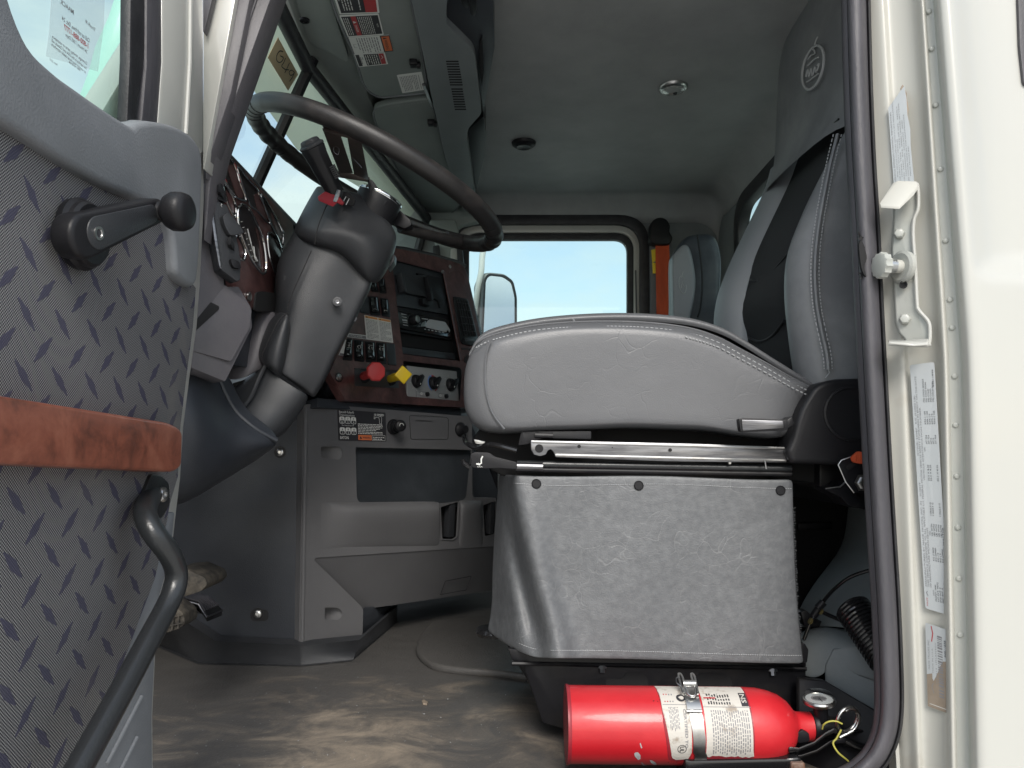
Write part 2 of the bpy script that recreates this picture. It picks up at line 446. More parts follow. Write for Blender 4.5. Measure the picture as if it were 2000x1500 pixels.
def wood(name, c1, c2, c3, sc=14, rough=.22):
    m = bpy.data.materials.new(name); m.use_nodes = True; N, L = m.node_tree.nodes, m.node_tree.links; b = N['Principled BSDF']
    tc = N.new('ShaderNodeTexCoord'); n = N.new('ShaderNodeTexNoise'); n.inputs['Scale'].default_value = sc; n.inputs['Detail'].default_value = 9
    n.inputs['Roughness'].default_value = .65; n.inputs['Distortion'].default_value = .6
    L.new(tc.outputs['Object'], n.inputs['Vector'])
    r = N.new('ShaderNodeValToRGB'); e = r.color_ramp.elements
    e[0].position = .32; e[0].color = (*c1, 1); e[1].position = .68; e[1].color = (*c3, 1); k = e.new(.5); k.color = (*c2, 1)
    L.new(n.outputs['Fac'], r.inputs['Fac']); L.new(r.outputs['Color'], b.inputs['Base Color'])
    b.inputs['Roughness'].default_value = rough; b.inputs['Coat Weight'].default_value = .6; b.inputs['Coat Roughness'].default_value = .22
    return m
m_wood = wood('burl_wood', (.05, .022, .021), (.092, .042, .04), (.15, .07, .065), 30, .34)
m_wood_l = wood('armrest_wood', (.10, .038, .026), (.24, .078, .048), (.32, .12, .075), 24, .34)
m_wood_l.node_tree.nodes['Principled BSDF'].inputs['Coat Weight'].default_value = .15

def glass(name, tint, gl=.06):
    m = bpy.data.materials.new(name); m.use_nodes = True; N, L = m.node_tree.nodes, m.node_tree.links
    N.remove(N['Principled BSDF']); o = N['Material Output']
    t = N.new('ShaderNodeBsdfTransparent'); t.inputs['Color'].default_value = (*tint, 1)
    g = N.new('ShaderNodeBsdfGlossy'); g.inputs['Roughness'].default_value = .01
    f = N.new('ShaderNodeFresnel'); f.inputs['IOR'].default_value = 1.45
    ge = N.new('ShaderNodeNewGeometry'); ma = N.new('ShaderNodeMath'); ma.operation = 'SUBTRACT'; ma.inputs[0].default_value = 1; L.new(ge.outputs['Backfacing'], ma.inputs[1]); mu = N.new('ShaderNodeMath'); mu.operation = 'MULTIPLY'; L.new(f.outputs['Fac'], mu.inputs[0]); L.new(ma.outputs[0], mu.inputs[1])
    mx = N.new('ShaderNodeMixShader'); L.new(mu.outputs[0], mx.inputs['Fac']); L.new(t.outputs[0], mx.inputs[1]); L.new(g.outputs[0], mx.inputs[2])
    L.new(mx.outputs[0], o.inputs['Surface']); return m
m_vout = bpy.data.materials.new('translucent_visor_plastic'); m_vout.use_nodes = True
_n, _l = m_vout.node_tree.nodes, m_vout.node_tree.links; _n['Principled BSDF'].inputs['Base Color'].default_value = (.66, .66, .58, 1)
_tr = _n.new('ShaderNodeBsdfTranslucent'); _tr.inputs['Color'].default_value = (.72, .75, .62, 1); _mx = _n.new('ShaderNodeMixShader'); _mx.inputs['Fac'].default_value = .5
_l.new(_n['Principled BSDF'].outputs[0], _mx.inputs[1]); _l.new(_tr.outputs[0], _mx.inputs[2]); _l.new(_mx.outputs[0], _n['Material Output'].inputs['Surface'])
m_glass = glass('window_glass', (.86, .95, .92))
m_glassw = glass('windscreen_glass', (.82, .93, .87))
m_mirror = mat('mirror_glass', (.86, .88, .90), .12, metal=.65)
m_lens = mat('lamp_lens', (.5, .52, .5), .15, spec=.6, coat=.4, metal=.3)
def emit(name, col, s):
    m = bpy.data.materials.new(name); m.use_nodes = True; b = m.node_tree.nodes['Principled BSDF']
    b.inputs['Base Color'].default_value = (*col, 1); b.inputs['Emission Color'].default_value = (*col, 1); b.inputs['Emission Strength'].default_value = s; return m

# tread-plate fabric on the door: woven threads plus alternating lozenges, in the door's own Y-Z plane
def door_fabric():
    m = bpy.data.materials.new('tread_plate_fabric'); m.use_nodes = True; N, L = m.node_tree.nodes, m.node_tree.links; b = N['Principled BSDF']
    def math_(op, a, bb=None, c=None):
        n = N.new('ShaderNodeMath'); n.operation = op
        for i, q in enumerate((a, bb, c)):
            if q is None: continue
            if isinstance(q, (int, float)): n.inputs[i].default_value = q
            else: L.new(q, n.inputs[i])
        return n.outputs[0]
    tc = N.new('ShaderNodeTexCoord'); sp = N.new('ShaderNodeSeparateXYZ'); L.new(tc.outputs['Object'], sp.inputs[0])
    u0, v0 = sp.outputs['Y'], sp.outputs['Z']
    dn = N.new('ShaderNodeTexNoise'); dn.inputs['Scale'].default_value = 5; L.new(tc.outputs['Object'], dn.inputs['Vector'])
    w = math_('MULTIPLY', math_('SUBTRACT', dn.outputs['Fac'], .5), .012)
    u = math_('ADD', u0, w); v = math_('ADD', v0, w)
    # weave
    fr = 2 * math.pi / .0030
    wu = math_('SINE', math_('MULTIPLY', u, fr)); wv = math_('SINE', math_('MULTIPLY', v, fr * 1.05))
    we = math_('MULTIPLY', wu, wv)
    # lozenges: rotate 45 degrees, checker of cells, long axis alternating
    S = .051
    a = math_('DIVIDE', math_('ADD', u, v), S * 1.0); c = math_('DIVIDE', math_('SUBTRACT', v, u), S * 1.0)
    fa = math_('SUBTRACT', math_('FRACT', a), .5); fc = math_('SUBTRACT', math_('FRACT', c), .5)
    par = math_('MODULO', math_('ABSOLUTE', math_('ADD', math_('FLOOR', a), math_('FLOOR', c))), 2)
    par = math_('GREATER_THAN', par, .5)
    # local long/short coordinates
    def mixv(x, y): return math_('ADD', math_('MULTIPLY', x, math_('SUBTRACT', 1, par)), math_('MULTIPLY', y, par))
    # slight extra rotation so the lozenges are not at exactly 45 degrees
    la, lc = mixv(fa, fc), mixv(fc, fa)
    d = math_('ADD', math_('MULTIPLY', math_('ABSOLUTE', la), 1.0), math_('MULTIPLY', math_('ABSOLUTE', lc), 4.2))
    rg = N.new('ShaderNodeTexNoise'); rg.inputs['Scale'].default_value = 260; L.new(tc.outputs['Object'], rg.inputs['Vector'])
    d = math_('ADD', d, math_('MULTIPLY', math_('SUBTRACT', rg.outputs['Fac'], .5), .14))
    mr = N.new('ShaderNodeMapRange'); mr.inputs['From Min'].default_value = .60; mr.inputs['From Max'].default_value = .53; L.new(d, mr.inputs['Value'])
    tip = N.new('ShaderNodeMapRange'); tip.inputs['From Min'].default_value = .485; tip.inputs['From Max'].default_value = .46; L.new(math_('ABSOLUTE', la), tip.inputs['Value'])
    loz = math_('MULTIPLY', mr.outputs['Result'], tip.outputs['Result'])
    wr = N.new('ShaderNodeValToRGB'); L.new(math_('MULTIPLY_ADD', we, .5, .5), wr.inputs['Fac'])
    wr.color_ramp.elements[0].position = .3; wr.color_ramp.elements[0].color = (.018, .018, .026, 1)
    wr.color_ramp.elements[1].position = .85; wr.color_ramp.elements[1].color = (.35, .345, .34, 1)
    mx = N.new('ShaderNodeMix'); mx.data_type = 'RGBA'; L.new(math_('MULTIPLY', loz, .86), mx.inputs['Factor']); L.new(wr.outputs['Color'], mx.inputs['A']); mx.inputs['B'].default_value = (.058, .056, .095, 1)
    # dust smudges
    du = N.new('ShaderNodeTexNoise'); du.inputs['Scale'].default_value = 11; du.inputs['Detail'].default_value = 6; L.new(tc.outputs['Object'], du.inputs['Vector'])
    dr = N.new('ShaderNodeMapRange'); dr.inputs['From Min'].default_value = .60; dr.inputs['From Max'].default_value = .8; dr.inputs['To Max'].default_value = .45; L.new(du.outputs['Fac'], dr.inputs['Value'])
    m2 = N.new('ShaderNodeMix'); m2.data_type = 'RGBA'; L.new(dr.outputs['Result'], m2.inputs['Factor']); L.new(mx.outputs['Result'], m2.inputs['A']); m2.inputs['B'].default_value = (.27, .25, .21, 1)
    L.new(m2.outputs['Result'], b.inputs['Base Color'])
    b.inputs['Roughness'].default_value = .85; b.inputs['Specular IOR Level'].default_value = .2
    bp = N.new('ShaderNodeBump'); bp.inputs['Strength'].default_value = .5; bp.inputs['Distance'].default_value = .0006; L.new(math_('ADD', we, math_('MULTIPLY', loz, 2.0)), bp.inputs['Height']); L.new(bp.outputs[0], b.inputs['Normal'])
    return m
m_door = door_fabric()

# rubber floor with dried mud
def floor_mat():
    m = bpy.data.materials.new('muddy_rubber_mat'); m.use_nodes = True; N, L = m.node_tree.nodes, m.node_tree.links; b = N['Principled BSDF']
    tc = N.new('ShaderNodeTexCoord')
    mp = N.new('ShaderNodeMapping'); mp.inputs['Rotation'].default_value = (0, 0, R(14)); mp.inputs['Scale'].default_value = (1, 1.4, 1); L.new(tc.outputs['Object'], mp.inputs['Vector'])
    n = N.new('ShaderNodeTexNoise'); n.inputs['Scale'].default_value = 8; n.inputs['Detail'].default_value = 12; n.inputs['Roughness'].default_value = .72; n.inputs['Distortion'].default_value = .8; L.new(mp.outputs[0], n.inputs['Vector'])
    # the mud lies near the door, where feet come in: a broad patch mask in the mat's own coordinates
    sp = N.new('ShaderNodeSeparateXYZ'); L.new(tc.outputs['Object'], sp.inputs[0])
    mr = N.new('ShaderNodeMapRange'); mr.inputs['From Min'].default_value = 1.62; mr.inputs['From Max'].default_value = 1.2; mr.inputs['To Min'].default_value = -.14; mr.inputs['To Max'].default_value = .04; L.new(sp.outputs['Y'], mr.inputs['Value'])
    ad = N.new('ShaderNodeMath'); ad.operation = 'ADD'; L.new(n.outputs['Fac'], ad.inputs[0]); L.new(mr.outputs[0], ad.inputs[1])
    r = N.new('ShaderNodeValToRGB'); e = r.color_ramp.elements; e[0].position = .44; e[0].color = (.085, .081, .077, 1); e[1].position = .74; e[1].color = (.30, .25, .195, 1)
    k = e.new(.53); k.color = (.12, .108, .095, 1)
    pn = N.new('ShaderNodeTexNoise'); pn.inputs['Scale'].default_value = 2.6; pn.inputs['Detail'].default_value = 3; L.new(tc.outputs['Object'], pn.inputs['Vector'])
    pm = N.new('ShaderNodeMapRange'); pm.inputs['From Min'].default_value = .35; pm.inputs['From Max'].default_value = .65; pm.inputs['To Min'].default_value = -.12; pm.inputs['To Max'].default_value = .06; L.new(pn.outputs['Fac'], pm.inputs['Value'])
    a2 = N.new('ShaderNodeMath'); a2.operation = 'ADD'; L.new(ad.outputs[0], a2.inputs[0]); L.new(pm.outputs[0], a2.inputs[1]); ad = a2
    L.new(ad.outputs[0], r.inputs['Fac']); L.new(r.outputs['Color'], b.inputs['Base Color'])
    b.inputs['Roughness'].default_value = .40
    n2 = N.new('ShaderNodeTexNoise'); n2.inputs['Scale'].default_value = 260; L.new(tc.outputs['Object'], n2.inputs['Vector'])
    bp = N.new('ShaderNodeBump'); bp.inputs['Strength'].default_value = .4; bp.inputs['Distance'].default_value = .002; L.new(n2.outputs['Fac'], bp.inputs['Height'])
    n3 = N.new('ShaderNodeTexNoise'); n3.inputs['Scale'].default_value = 9; L.new(tc.outputs['Object'], n3.inputs['Vector'])
    b2 = N.new('ShaderNodeBump'); b2.inputs['Strength'].default_value = .3; b2.inputs['Distance'].default_value = .02; L.new(n3.outputs['Fac'], b2.inputs['Height']); L.new(b2.outputs[0], bp.inputs['Normal'])
    L.new(bp.outputs[0], b.inputs['Normal'])
    return m
m_floor = floor_mat()
# ================================================================== the yard, the air outside
FZ, FARY, REARX, ROOFZ = -.436, 2.55, .70, .86
g = MB().add([(-600, -600, -1.7), (600, -600, -1.7), (600, 600, -1.7), (-600, 600, -1.7)], [(0, 1, 2, 3)]).build('ground', m_conc, smooth=False, kind='structure')

# ================================================================== cab shell (the setting)
floor = MB().abox(-1.05, .72, .92, 2.56, FZ - .02, FZ).build('floor', m_floor, bevel=.003, kind='structure')
firewall = MB().abox(-1.1, -.84, .99, 2.56, FZ, .28).build('firewall_wall', m_blackm, bevel=.01, kind='structure')

def ceil_rows():
    ra, rb = .08, .09
    xs = [(x, 0) for x in (-.44, -.3, -.1, .1, .3, .5)] + [(REARX - ra + ra * math.sin(R(a)), ra * (1 - math.cos(R(a)))) for a in range(0, 91, 15)]
    ys = [(y, 0) for y in (.92, 1.2, 1.5, 1.8, 2.1, 2.3)] + [(FARY - rb + rb * math.sin(R(a)), rb * (1 - math.cos(R(a)))) for a in range(0, 91, 15)]
    return [[Vector((x, y, ROOFZ - dx - dy + .012 * math.sin(y * 2.2) * (1 if dy == 0 else 0) - .0)) for y, dy in ys] for x, dx in xs]
ceiling = MB().grid(ceil_rows()).build('ceiling', m_head, solid=.004, ang=60, kind='structure')

def holewall(axis, c, a0, a1, z0, z1, hole, n=12):
    """wall at axis=c between a0..a1, z0..z1 with a rounded hole (ha0,ha1,hz0,hz1,r); returns 3D loops"""
    ha0, ha1, hz0, hz1, r = hole
    inn = rnd([(ha0, hz0), (ha1, hz0), (ha1, hz1), (ha0, hz1)], r, n)
    cx, cz = (ha0 + ha1) / 2, (hz0 + hz1) / 2
    out = []
    for x, z in inn:
        dx, dz = x - cx, z - cz
        t = min([((a1 if dx > 0 else a0) - cx) / dx if abs(dx) > 1e-9 else 1e9, ((z1 if dz > 0 else z0) - cz) / dz if abs(dz) > 1e-9 else 1e9])
        out.append((cx + dx * t, cz + dz * t))
    # pull in exact corners
    for qx, qz in ((a0, z0), (a1, z0), (a1, z1), (a0, z1)):
        k = min(range(len(out)), key=lambda i: (out[i][0] - qx) ** 2 + (out[i][1] - qz) ** 2); out[k] = (qx, qz)
    f = (lambda p: Vector((p[0], c, p[1]))) if axis == 'y' else (lambda p: Vector((c, p[0], p[1])))
    return [f(p) for p in out], [f(p) for p in inn]

# passenger window opening, traced as a rounded rectangle on the far wall
def WX(px): return (px - 1000) / F * FARY
def WZ(py): return P(1000, py, FARY).z
wx0, wx1, wz1, wz0 = WX(868), WX(1268), WZ(420), WZ(745)
o_, i_ = holewall('y', FARY, -.75, REARX, FZ, ROOFZ - .09, (wx0, wx1, wz0, wz1, .085))
far = MB().ring(o_, i_, (0, .03, 0)).build('wall_far', m_greytrim, kind='structure')
o_, i_ = holewall('x', REARX, .975, FARY, FZ, ROOFZ - .08, (1.30, 2.335, .42, .765, .11))
rear = MB().ring(o_, i_, (.03, 0, 0)).build('wall_rear', m_greytrim, kind='structure')

# passenger window: black seal, cream frame, black channel, glass
pw = thing('passenger_window', 'rounded passenger side window with black seals and a cream inner frame, showing blue sky', 'window', (WX(1068), FARY, wz0))
def rr(x0, x1, y0, y1, r, Y):
    return [P(a, b, Y) for a, b in rnd([(x0, y0), (x1, y0), (x1, y1), (x0, y1)], r, 8)]
MB().ring(rr(868, 1269, 419, 745, 62, FARY - .012), rr(888, 1250, 438, 728, 48, FARY - .012), (0, .03, 0)).build('outer_seal', m_rubber_b, pw, bevel=.003)
MB().ring(rr(887, 1251, 437, 729, 49, FARY + .003), rr(902, 1238, 454, 716, 36, FARY + .003), (0, .03, 0)).build('window_frame', m_cream, pw, bevel=.003)
MB().ring(rr(901, 1239, 453, 717, 37, FARY + .012), rr(916, 1225, 468, 704, 26, FARY + .012), (0, .025, 0)).build('inner_seal', m_rubber_b, pw, bevel=.003)
MB().prism(rr(912, 1229, 464, 708, 26, FARY + .026), (0, .004, 0)).build('glass', m_glass, pw, smooth=False)
MB().box(P(1243, 620, FARY - .014), (.002, 0, 0), (0, .002, 0), (0, 0, .16)).build('lock_rod', m_rubber_b, pw)

# rear window
rw = thing('rear_window', 'dark framed rear cab window corner peeking out left of the driver headrest', 'window', (REARX, 1.8, .42))
def rrx(y0, y1, z0, z1, r, X): return [Vector((X, a, b)) for a, b in rnd([(y0, z0), (y1, z0), (y1, z1), (y0, z1)], r, 8)]
MB().ring(rrx(1.28, 2.355, .40, .778, .12, REARX - .008), rrx(1.325, 2.305, .445, .735, .09, REARX - .008), (.035, 0, 0)).build('rubber_seal', m_rubber_b, rw, bevel=.004)
MB().prism(rrx(1.32, 2.31, .44, .74, .09, REARX + .02), (.004, 0, 0)).build('glass', m_glass, rw, smooth=False)
# the white van body standing behind the cab, its timber rack edge seen through the rear window
bx = thing('box_body', 'pale box body with a tan rub rail standing behind the rear window', 'truck body', (1.3, 2.6, -1.7))
MB().abox(1.25, 3.2, 1.9, 2.72, -1.2, 1.6).build('body_panel', m_cream, bx, bevel=.02)
MB().abox(1.235, 1.248, 2.57, 2.64, -.6, 1.5).build('rub_rail', m_card, bx, bevel=.003)

# small hook slit in the lining and wall fold
hk = MB().prism([P(a, b, 2.42) for a, b in [(1405, 362), (1412, 366), (1424, 386), (1420, 388), (1408, 372)]], (0, .012, 0)).build('coat_hook', m_black, bevel=.001)
tag(hk, 'small black coat hook slot in the ceiling corner by the rear window', 'hook')

# outside of the cab (roof, door header, rocker) so light only comes in where the real cab is open
roof = MB().abox(-.46, .78, .88, 2.62, .90, .93).build('cab_roof', m_cream, bevel=.01, kind='structure')
MB().abox(-.46, .80, .885, .985, .80, .895).build('roof_rail', m_cream, bevel=.012, kind='structure')
MB().abox(-.46, .80, .86, .918, -1.0, -.452).build('rocker_panel', m_cream, bevel=.01, kind='structure')

# peep window low in the passenger door, with a mesh of rusty scrub behind
pk = thing('peep_window', 'small rounded lower window in the passenger door showing pale ground and a rusty post', 'window', P(940, 975, 2.5))
q = lambda x0, x1, y0, y1, r, Y: [P(a, b, Y) for a, b in rnd([(x0, y0), (x1, y0), (x1, y1), (x0, y1)], r, 6)]
MB().ring(q(880, 972, 896, 990, 20, 2.515), q(892, 956, 914, 972, 14, 2.515), (0, .03, 0)).build('window_frame', m_blackm, pk, bevel=.003)
m_backlit = mat('pale_yard_wall', (.42, .45, .46), .8, col2=(.20, .19, .17), ns=12, nlo=.45, nhi=.6)
MB().abox(WX(880), WX(985), 2.535, 2.545, WZ(985), WZ(905)).build('pane', m_backlit, pk, smooth=False)
MB().tube([P(949, 915, 2.532), P(945, 940, 2.532), P(948, 975, 2.532)], .004).build('reflected_post', mat('rust', (.35, .14, .05), .8), pk)

# ------------------------------------------------------------------ dome lamp, speaker
def ceil_disc(name, x, y, label, cat, r, m_ring, m_in, dz=.014):
    c = PZ(x, y, ROOFZ - .004)
    t = thing(name, label, cat, c)
    MB().lathe(c, (0, 0, -1), [(r, -.002), (r, .006), (r * .93, dz * .8), (r * .80, dz)], 40).build('bezel', m_ring, t, ang=50)
    return t, c
t, c = ceil_disc('dome_lamp', 1315, 166, 'round chrome rimmed dome lamp with a clear lens in the grey ceiling', 'lamp', .0345, m_steel, m_lens)
MB().lathe(c, (0, 0, -1), [(.026, .010), (.025, .015), (.015, .019), (.004, .02)], 32).build('lens', m_lens, t, ang=50)
MB().lathe(c + Vector((.004, 0, -.0195)), (0, 0, -1), [(.005, 0), (.004, .003)], 12).build('switch', m_black, t)
t, c = ceil_disc('ceiling_speaker', 1023, 272, 'round black vent cap in the grey ceiling above the steering wheel', 'vent', .0345, m_black, m_black, .02)
MB().lathe(c, (0, 0, -1), [(.026, .012), (.026, .021), (.02, .024), (.012, .021)], 32).build('grille', m_black, t, ang=30)

# ------------------------------------------------------------------ windscreen
HZ = .79
hA, hB, hC = PZ(530, -30, HZ), PZ(602, 133, HZ), PZ(838, 432, HZ - .02)
pb = P(497, 362, hB.y + .0)                      # foot of the centre post
bA = P(395, 330, 1.16); bC = Vector((pb.x + .12, hC.y, .40))
ws = thing('windscreen', 'split windscreen in black rubber with a dark centre post', 'windscreen', (pb.x, pb.y, .35))
def drop(a, b, z):                               # extend the line a->b down to height z
    t_ = (z - a.z) / (b.z - a.z); return a + (b - a) * t_
pb2 = drop(hB, pb, .33); bA2 = drop(hA, bA, .33); bC2 = bC + (bC - hC) * .2
MB().add([hA + Vector((0, -.15, 0)), hB, pb2, bA2], [(0, 1, 2, 3)]).build('glass_pane', m_glassw, ws, smooth=False)
MB().add([hB, hC, bC2, pb2], [(0, 1, 2, 3)]).build('glass_pane', m_glassw, ws, smooth=False)
MB().tube([hB + Vector((.01, 0, .02)), pb2 + Vector((.005, 0, 0))], .0125, 8).build('centre_post', m_blackm, ws)
MB().tube([hA + Vector((-.005, -.1, 0)), hB + Vector((.0, 0, 0)), hC + Vector((.0, .0, 0))], .0155, 10).build('header_seal', m_rubber_b, ws)
MB().tube([hC + Vector((0, -.01, .03)), hC + (bC - hC) * .5 + Vector((0.0, .02, 0)), bC2], .014, 8).build('side_seal', m_rubber_b, ws)

# far windscreen pillar
fp = thing('far_windscreen_pillar', 'dark and cream windscreen pillar beyond the right end of the dash', 'pillar', P(860, 540, 2.45))
def strip(px, Y, back, m, name, parent, bevel=.003): return MB().prism([P(a, b, Y) for a, b in px], (0, back, 0)).build(name, m, parent, bevel=bevel)
strip([(838, 428), (890, 428), (900, 470), (912, 560), (868, 560), (852, 490)], 2.47, .05, m_hdr, 'inner_trim', fp, .008)
strip([(845, 480), (858, 478), (866, 560), (846, 560)], 2.45, .012, m_rubber_b, 'seal', fp)
strip([(880, 486), (892, 484), (897, 560), (878, 560)], 2.455, .012, m_cream, 'painted_edge', fp)
strip([(892, 484), (903, 482), (910, 560), (897, 560)], 2.45, .014, m_rubber_b, 'seal', fp)
# ceiling corner filler above the pillar
cf = MB().prism([P(a, b, 2.50) for a, b in [(830, 405), (950, 400), (960, 428), (900, 440), (872, 470), (845, 470)]], (0, .04, 0)).build('corner_trim', m_hdr, bevel=.01)
tag(cf, 'grey moulded corner trim between the far visor and the passenger window', 'trim')

# outside sun visor above the windscreen, seen through the tinted glass, with a card stuck on it
ev = thing('exterior_visor', 'cream exterior sun visor over the windscreen with a brown card taped to it', 'visor', (-.6, 1.8, .8))
e0, e1, e2 = P(545, -40, 1.40) + Vector((-.05, 0, .03)), P(620, 118, 1.62) + Vector((-.035, 0, .03)), P(850, 425, 2.5) + Vector((-.02, 0, .03))
l0, l1, l2 = P(410, 60, 1.34), P(580, 292, 1.78), P(800, 425, 2.5)
MB().grid([[e0, e1, e2], [(a * .5 + b * .5) + Vector((-.01, 0, .015)) for a, b in ((e0, l0), (e1, l1), (e2, l2))], [l0, l1, l2]]).build('visor_panel', m_vout, ev)
# card: corners traced, set just inside of the visor panel
def on_vis(x, y):
    n = (e1 - e0).cross(l0 - e0).normalized(); pl_ = Plane((e0 + l1) / 2, n)
    return pl_(x, y) * .985
cz = ZM(0, 0, 2.857)
tl, tr, br, bl = [on_vis(*p) for p in cz([(1550, 208), (1662, 415), (1606, 505), (1493, 320)])]
f, wd, hd = quadmap(tl, tr, br, bl)
d = Decal(f, wd, hd, [m_card, m_ink], 0, 0, .001)
def dr(strokes):      # strokes traced on the card in zoom pixels
    o = bl; ux = (br - bl).normalized(); n = (br - bl).cross(tl - bl).normalized(); uy = n.cross(ux)
    for st in strokes:
        pts = []
        for p in cr(cz(st), 4):
            q_ = on_vis(*p) - bl; pts.append((q_.dot(ux), q_.dot(uy)))
        # express in the label's own (sheared) parameters
        vv = (tl - bl); k = []
        for a, b in pts:
            b2 = b / max(1e-6, vv.dot(uy)) ; k.append((a - vv.dot(ux) * b2 if True else a, b2 * hd))
        d.line(k, .0022, 1)
dr([[(1575, 285), (1560, 282), (1545, 300), (1540, 330), (1555, 348), (1572, 338), (1578, 318), (1562, 310)],
    [(1590, 320), (1582, 345), (1570, 368), (1590, 385), (1610, 385)], [(1612, 345), (1602, 372), (1588, 405)],
    [(1640, 395), (1625, 385), (1612, 398), (1618, 415), (1632, 410), (1640, 395), (1630, 425), (1615, 452)]])
d.build('card', ev)

# ------------------------------------------------------------------ header trim, screw
ht = MB().prism([PZ(a, b, HZ + .022) for a, b in [(545, -40), (660, -40), (720, 190), (835, 425), (800, 400), (655, 195), (604, 122)]], (0, 0, .04)).build('header_trim', m_hdr, bevel=.006)
tag(ht, 'grey green moulded trim strip along the top of the windscreen', 'trim')
h2 = MB().prism([PZ(a, b, HZ + .012) for a, b in rnd([(565, -40), (632, -40), (680, 112), (678, 122), (603, 84)], 10)], (0, 0, .012)).build('header_panel', m_hdr, bevel=.004)
tag(h2, 'raised grey trim panel with a recessed screw above the windscreen', 'panel')
sc = MB(); c = PZ(595, 40, HZ + .010); sc.lathe(c, (0, 0, -1), [(.009, -.004), (.009, .002), (.006, .002), (.006, -.001), (.003, .001)], 20)
o = sc.build('recessed_screw', m_black, ang=30); tag(o, 'black recessed screw in the raised header panel', 'screw')

# ------------------------------------------------------------------ sun visors
ZV = HZ
def visor(name, px, label, rad, group='sun visors under the headliner'):
    c = PZ(sum(p[0] for p in px) / len(px), sum(p[1] for p in px) / len(px), ZV)
    t = thing(name, label, 'sun visor', c, group)
    pts = rnd(px, rad, 6)
    MB().prism([PZ(a, b, ZV) for a, b in pts], (0, 0, .016)).build('visor_pad', m_visor, t, bevel=.0045, seg=3)
    # piping along the near edge
    MB().tube([PZ(a, b, ZV + .0025) for a, b in pts], .0026, 6, closed=True).build('piping', m_trim, t)
    return t
v1 = visor('sun_visor', [(641, -25), (657, 30), (692, 105), (712, 172), (738, 191), (836, 181), (822, 92), (797, -25)], 'near sun visor covered with warning stickers', [0, 30, 30, 25, 25, 14, 20, 0])
v2 = visor('sun_visor', [(728, 212), (765, 203), (840, 193), (850, 228), (873, 315), (901, 398), (884, 415), (816, 418), (785, 354), (756, 290), (733, 240)], 'far sun visor without stickers, behind the steering wheel rim', [14, 10, 10, 10, 20, 14, 8, 20, 20, 20, 14])
pts = cr([(741, 226), (748, 213), (775, 207), (838, 198)], 6)
st = MB()
for i in range(0, len(pts) - 1):
    a, b = PZ(*pts[i], ZV - .0005), PZ(*pts[i + 1], ZV - .0005)
    n = max(1, int((b - a).length / .006))
    for k in range(n):
        st.tube([a + (b - a) * ((k + .15) / n), a + (b - a) * ((k + .7) / n)], .0005, 4)
st.build('stitching', m_hdr, v2)
for v, x, y in ((v1, 808, 124), (v2, 842, 240)):
    c = PZ(x, y, ZV - .006)
    cl = MB().box(c, (.008, 0, 0), (0, .010, 0), (0, 0, .006)).build('clip', m_black, v, bevel=.002)
    MB().box(c + Vector((.010, 0, -.004)), (.004, 0, 0), (0, .006, 0), (0, 0, .005)).build('clip_tongue', m_black, v, bevel=.001)
MB().tube([PZ(828, 165, ZV - .004), PZ(838, 192, ZV - .004), PZ(845, 206, ZV + .003)], .0045, 8).build('pivot_rod', m_steel_d, v1)
z3 = ZM(500, 0, 3.3333); zl = ZM(640, 0, 7.5)
def vdec(px, name, fn, mats, r=.002, parent=v1):
    """px = TL,TR,BR,BL of the writing (reading orientation) on the visor"""
    f, w, h = quadmap(*[PZ(a, b, ZV - .0003) for a, b in px]); d = Decal(f, w, h, mats, 0, r); fn(d); d.build(name, parent)
SM = [m_white, m_ink, m_lred, m_lora, m_inkg, m_lamb]
def big(d):
    W_, H_ = d.W, d.H
    d.rect(W_ * .03, H_ * .05, W_ * .97, H_ * .95, 1); d.rect(W_ * .03, H_ * .66, W_ * .97, H_ * .95, 2, 2)
    d.para(W_ * .1, H_ * .6, W_ * .9, 8, H_ * .065, 0, 3, 3, .35)
# writing runs down the visor in the picture: reading direction = screen down, letters' tops point screen right
vdec(zl([(680, -420), (760, 185), (175, 205), (-20, -380)]), 'warning_sticker', big, SM)
def sec(d):
    W_, H_ = d.W, d.H
    d.rect(W_ * .05, H_ * .03, W_ * .95, H_ * .97, 1)
    d.rect(W_ * .05, H_ * .60, W_ * .95, H_ * .74, 2, 2)
    d.poly([(W_ * .27, H_ * .62), (W_ * .36, H_ * .62), (W_ * .315, H_ * .72)], 0, 3); d.text(W_ * .42, H_ * .635, H_ * .065, 'DANGER', 0, 3)
    d.para(W_ * .1, H_ * .58, W_ * .9, 6, H_ * .07, 0, 3, 5, .35); d.para(W_ * .1, H_ * .88, W_ * .9, 2, H_ * .06, 0, 3, 7, .35)
    d.text(W_ * .42, H_ * .91, H_ * .04, 'NOTE', 0, 3)
def sec2(d):
    W_, H_ = d.W, d.H
    d.rect(W_ * .06, H_ * .03, W_ * .94, H_ * .97, 1)
    d.rect(W_ * .06, H_ * .27, W_ * .94, H_ * .40, 2, 2)
    d.poly([(W_ * .27, H_ * .29), (W_ * .38, H_ * .29), (W_ * .325, H_ * .38)], 0, 3); d.text(W_ * .45, H_ * .30, H_ * .06, 'DANGER', 0, 3)
    d.para(W_ * .12, H_ * .22, W_ * .9, 4, H_ * .05, 0, 3, 5, .35)
    d.para(W_ * .1, H_ * .82, W_ * .9, 8, H_ * .048, 0, 3, 7, .35); d.text(W_ * .44, H_ * .88, H_ * .045, 'NOTE', 0, 3)
vdec(zl([(745, 195), (822, 505), (300, 545), (170, 222)]), 'danger_sticker', sec2, SM)
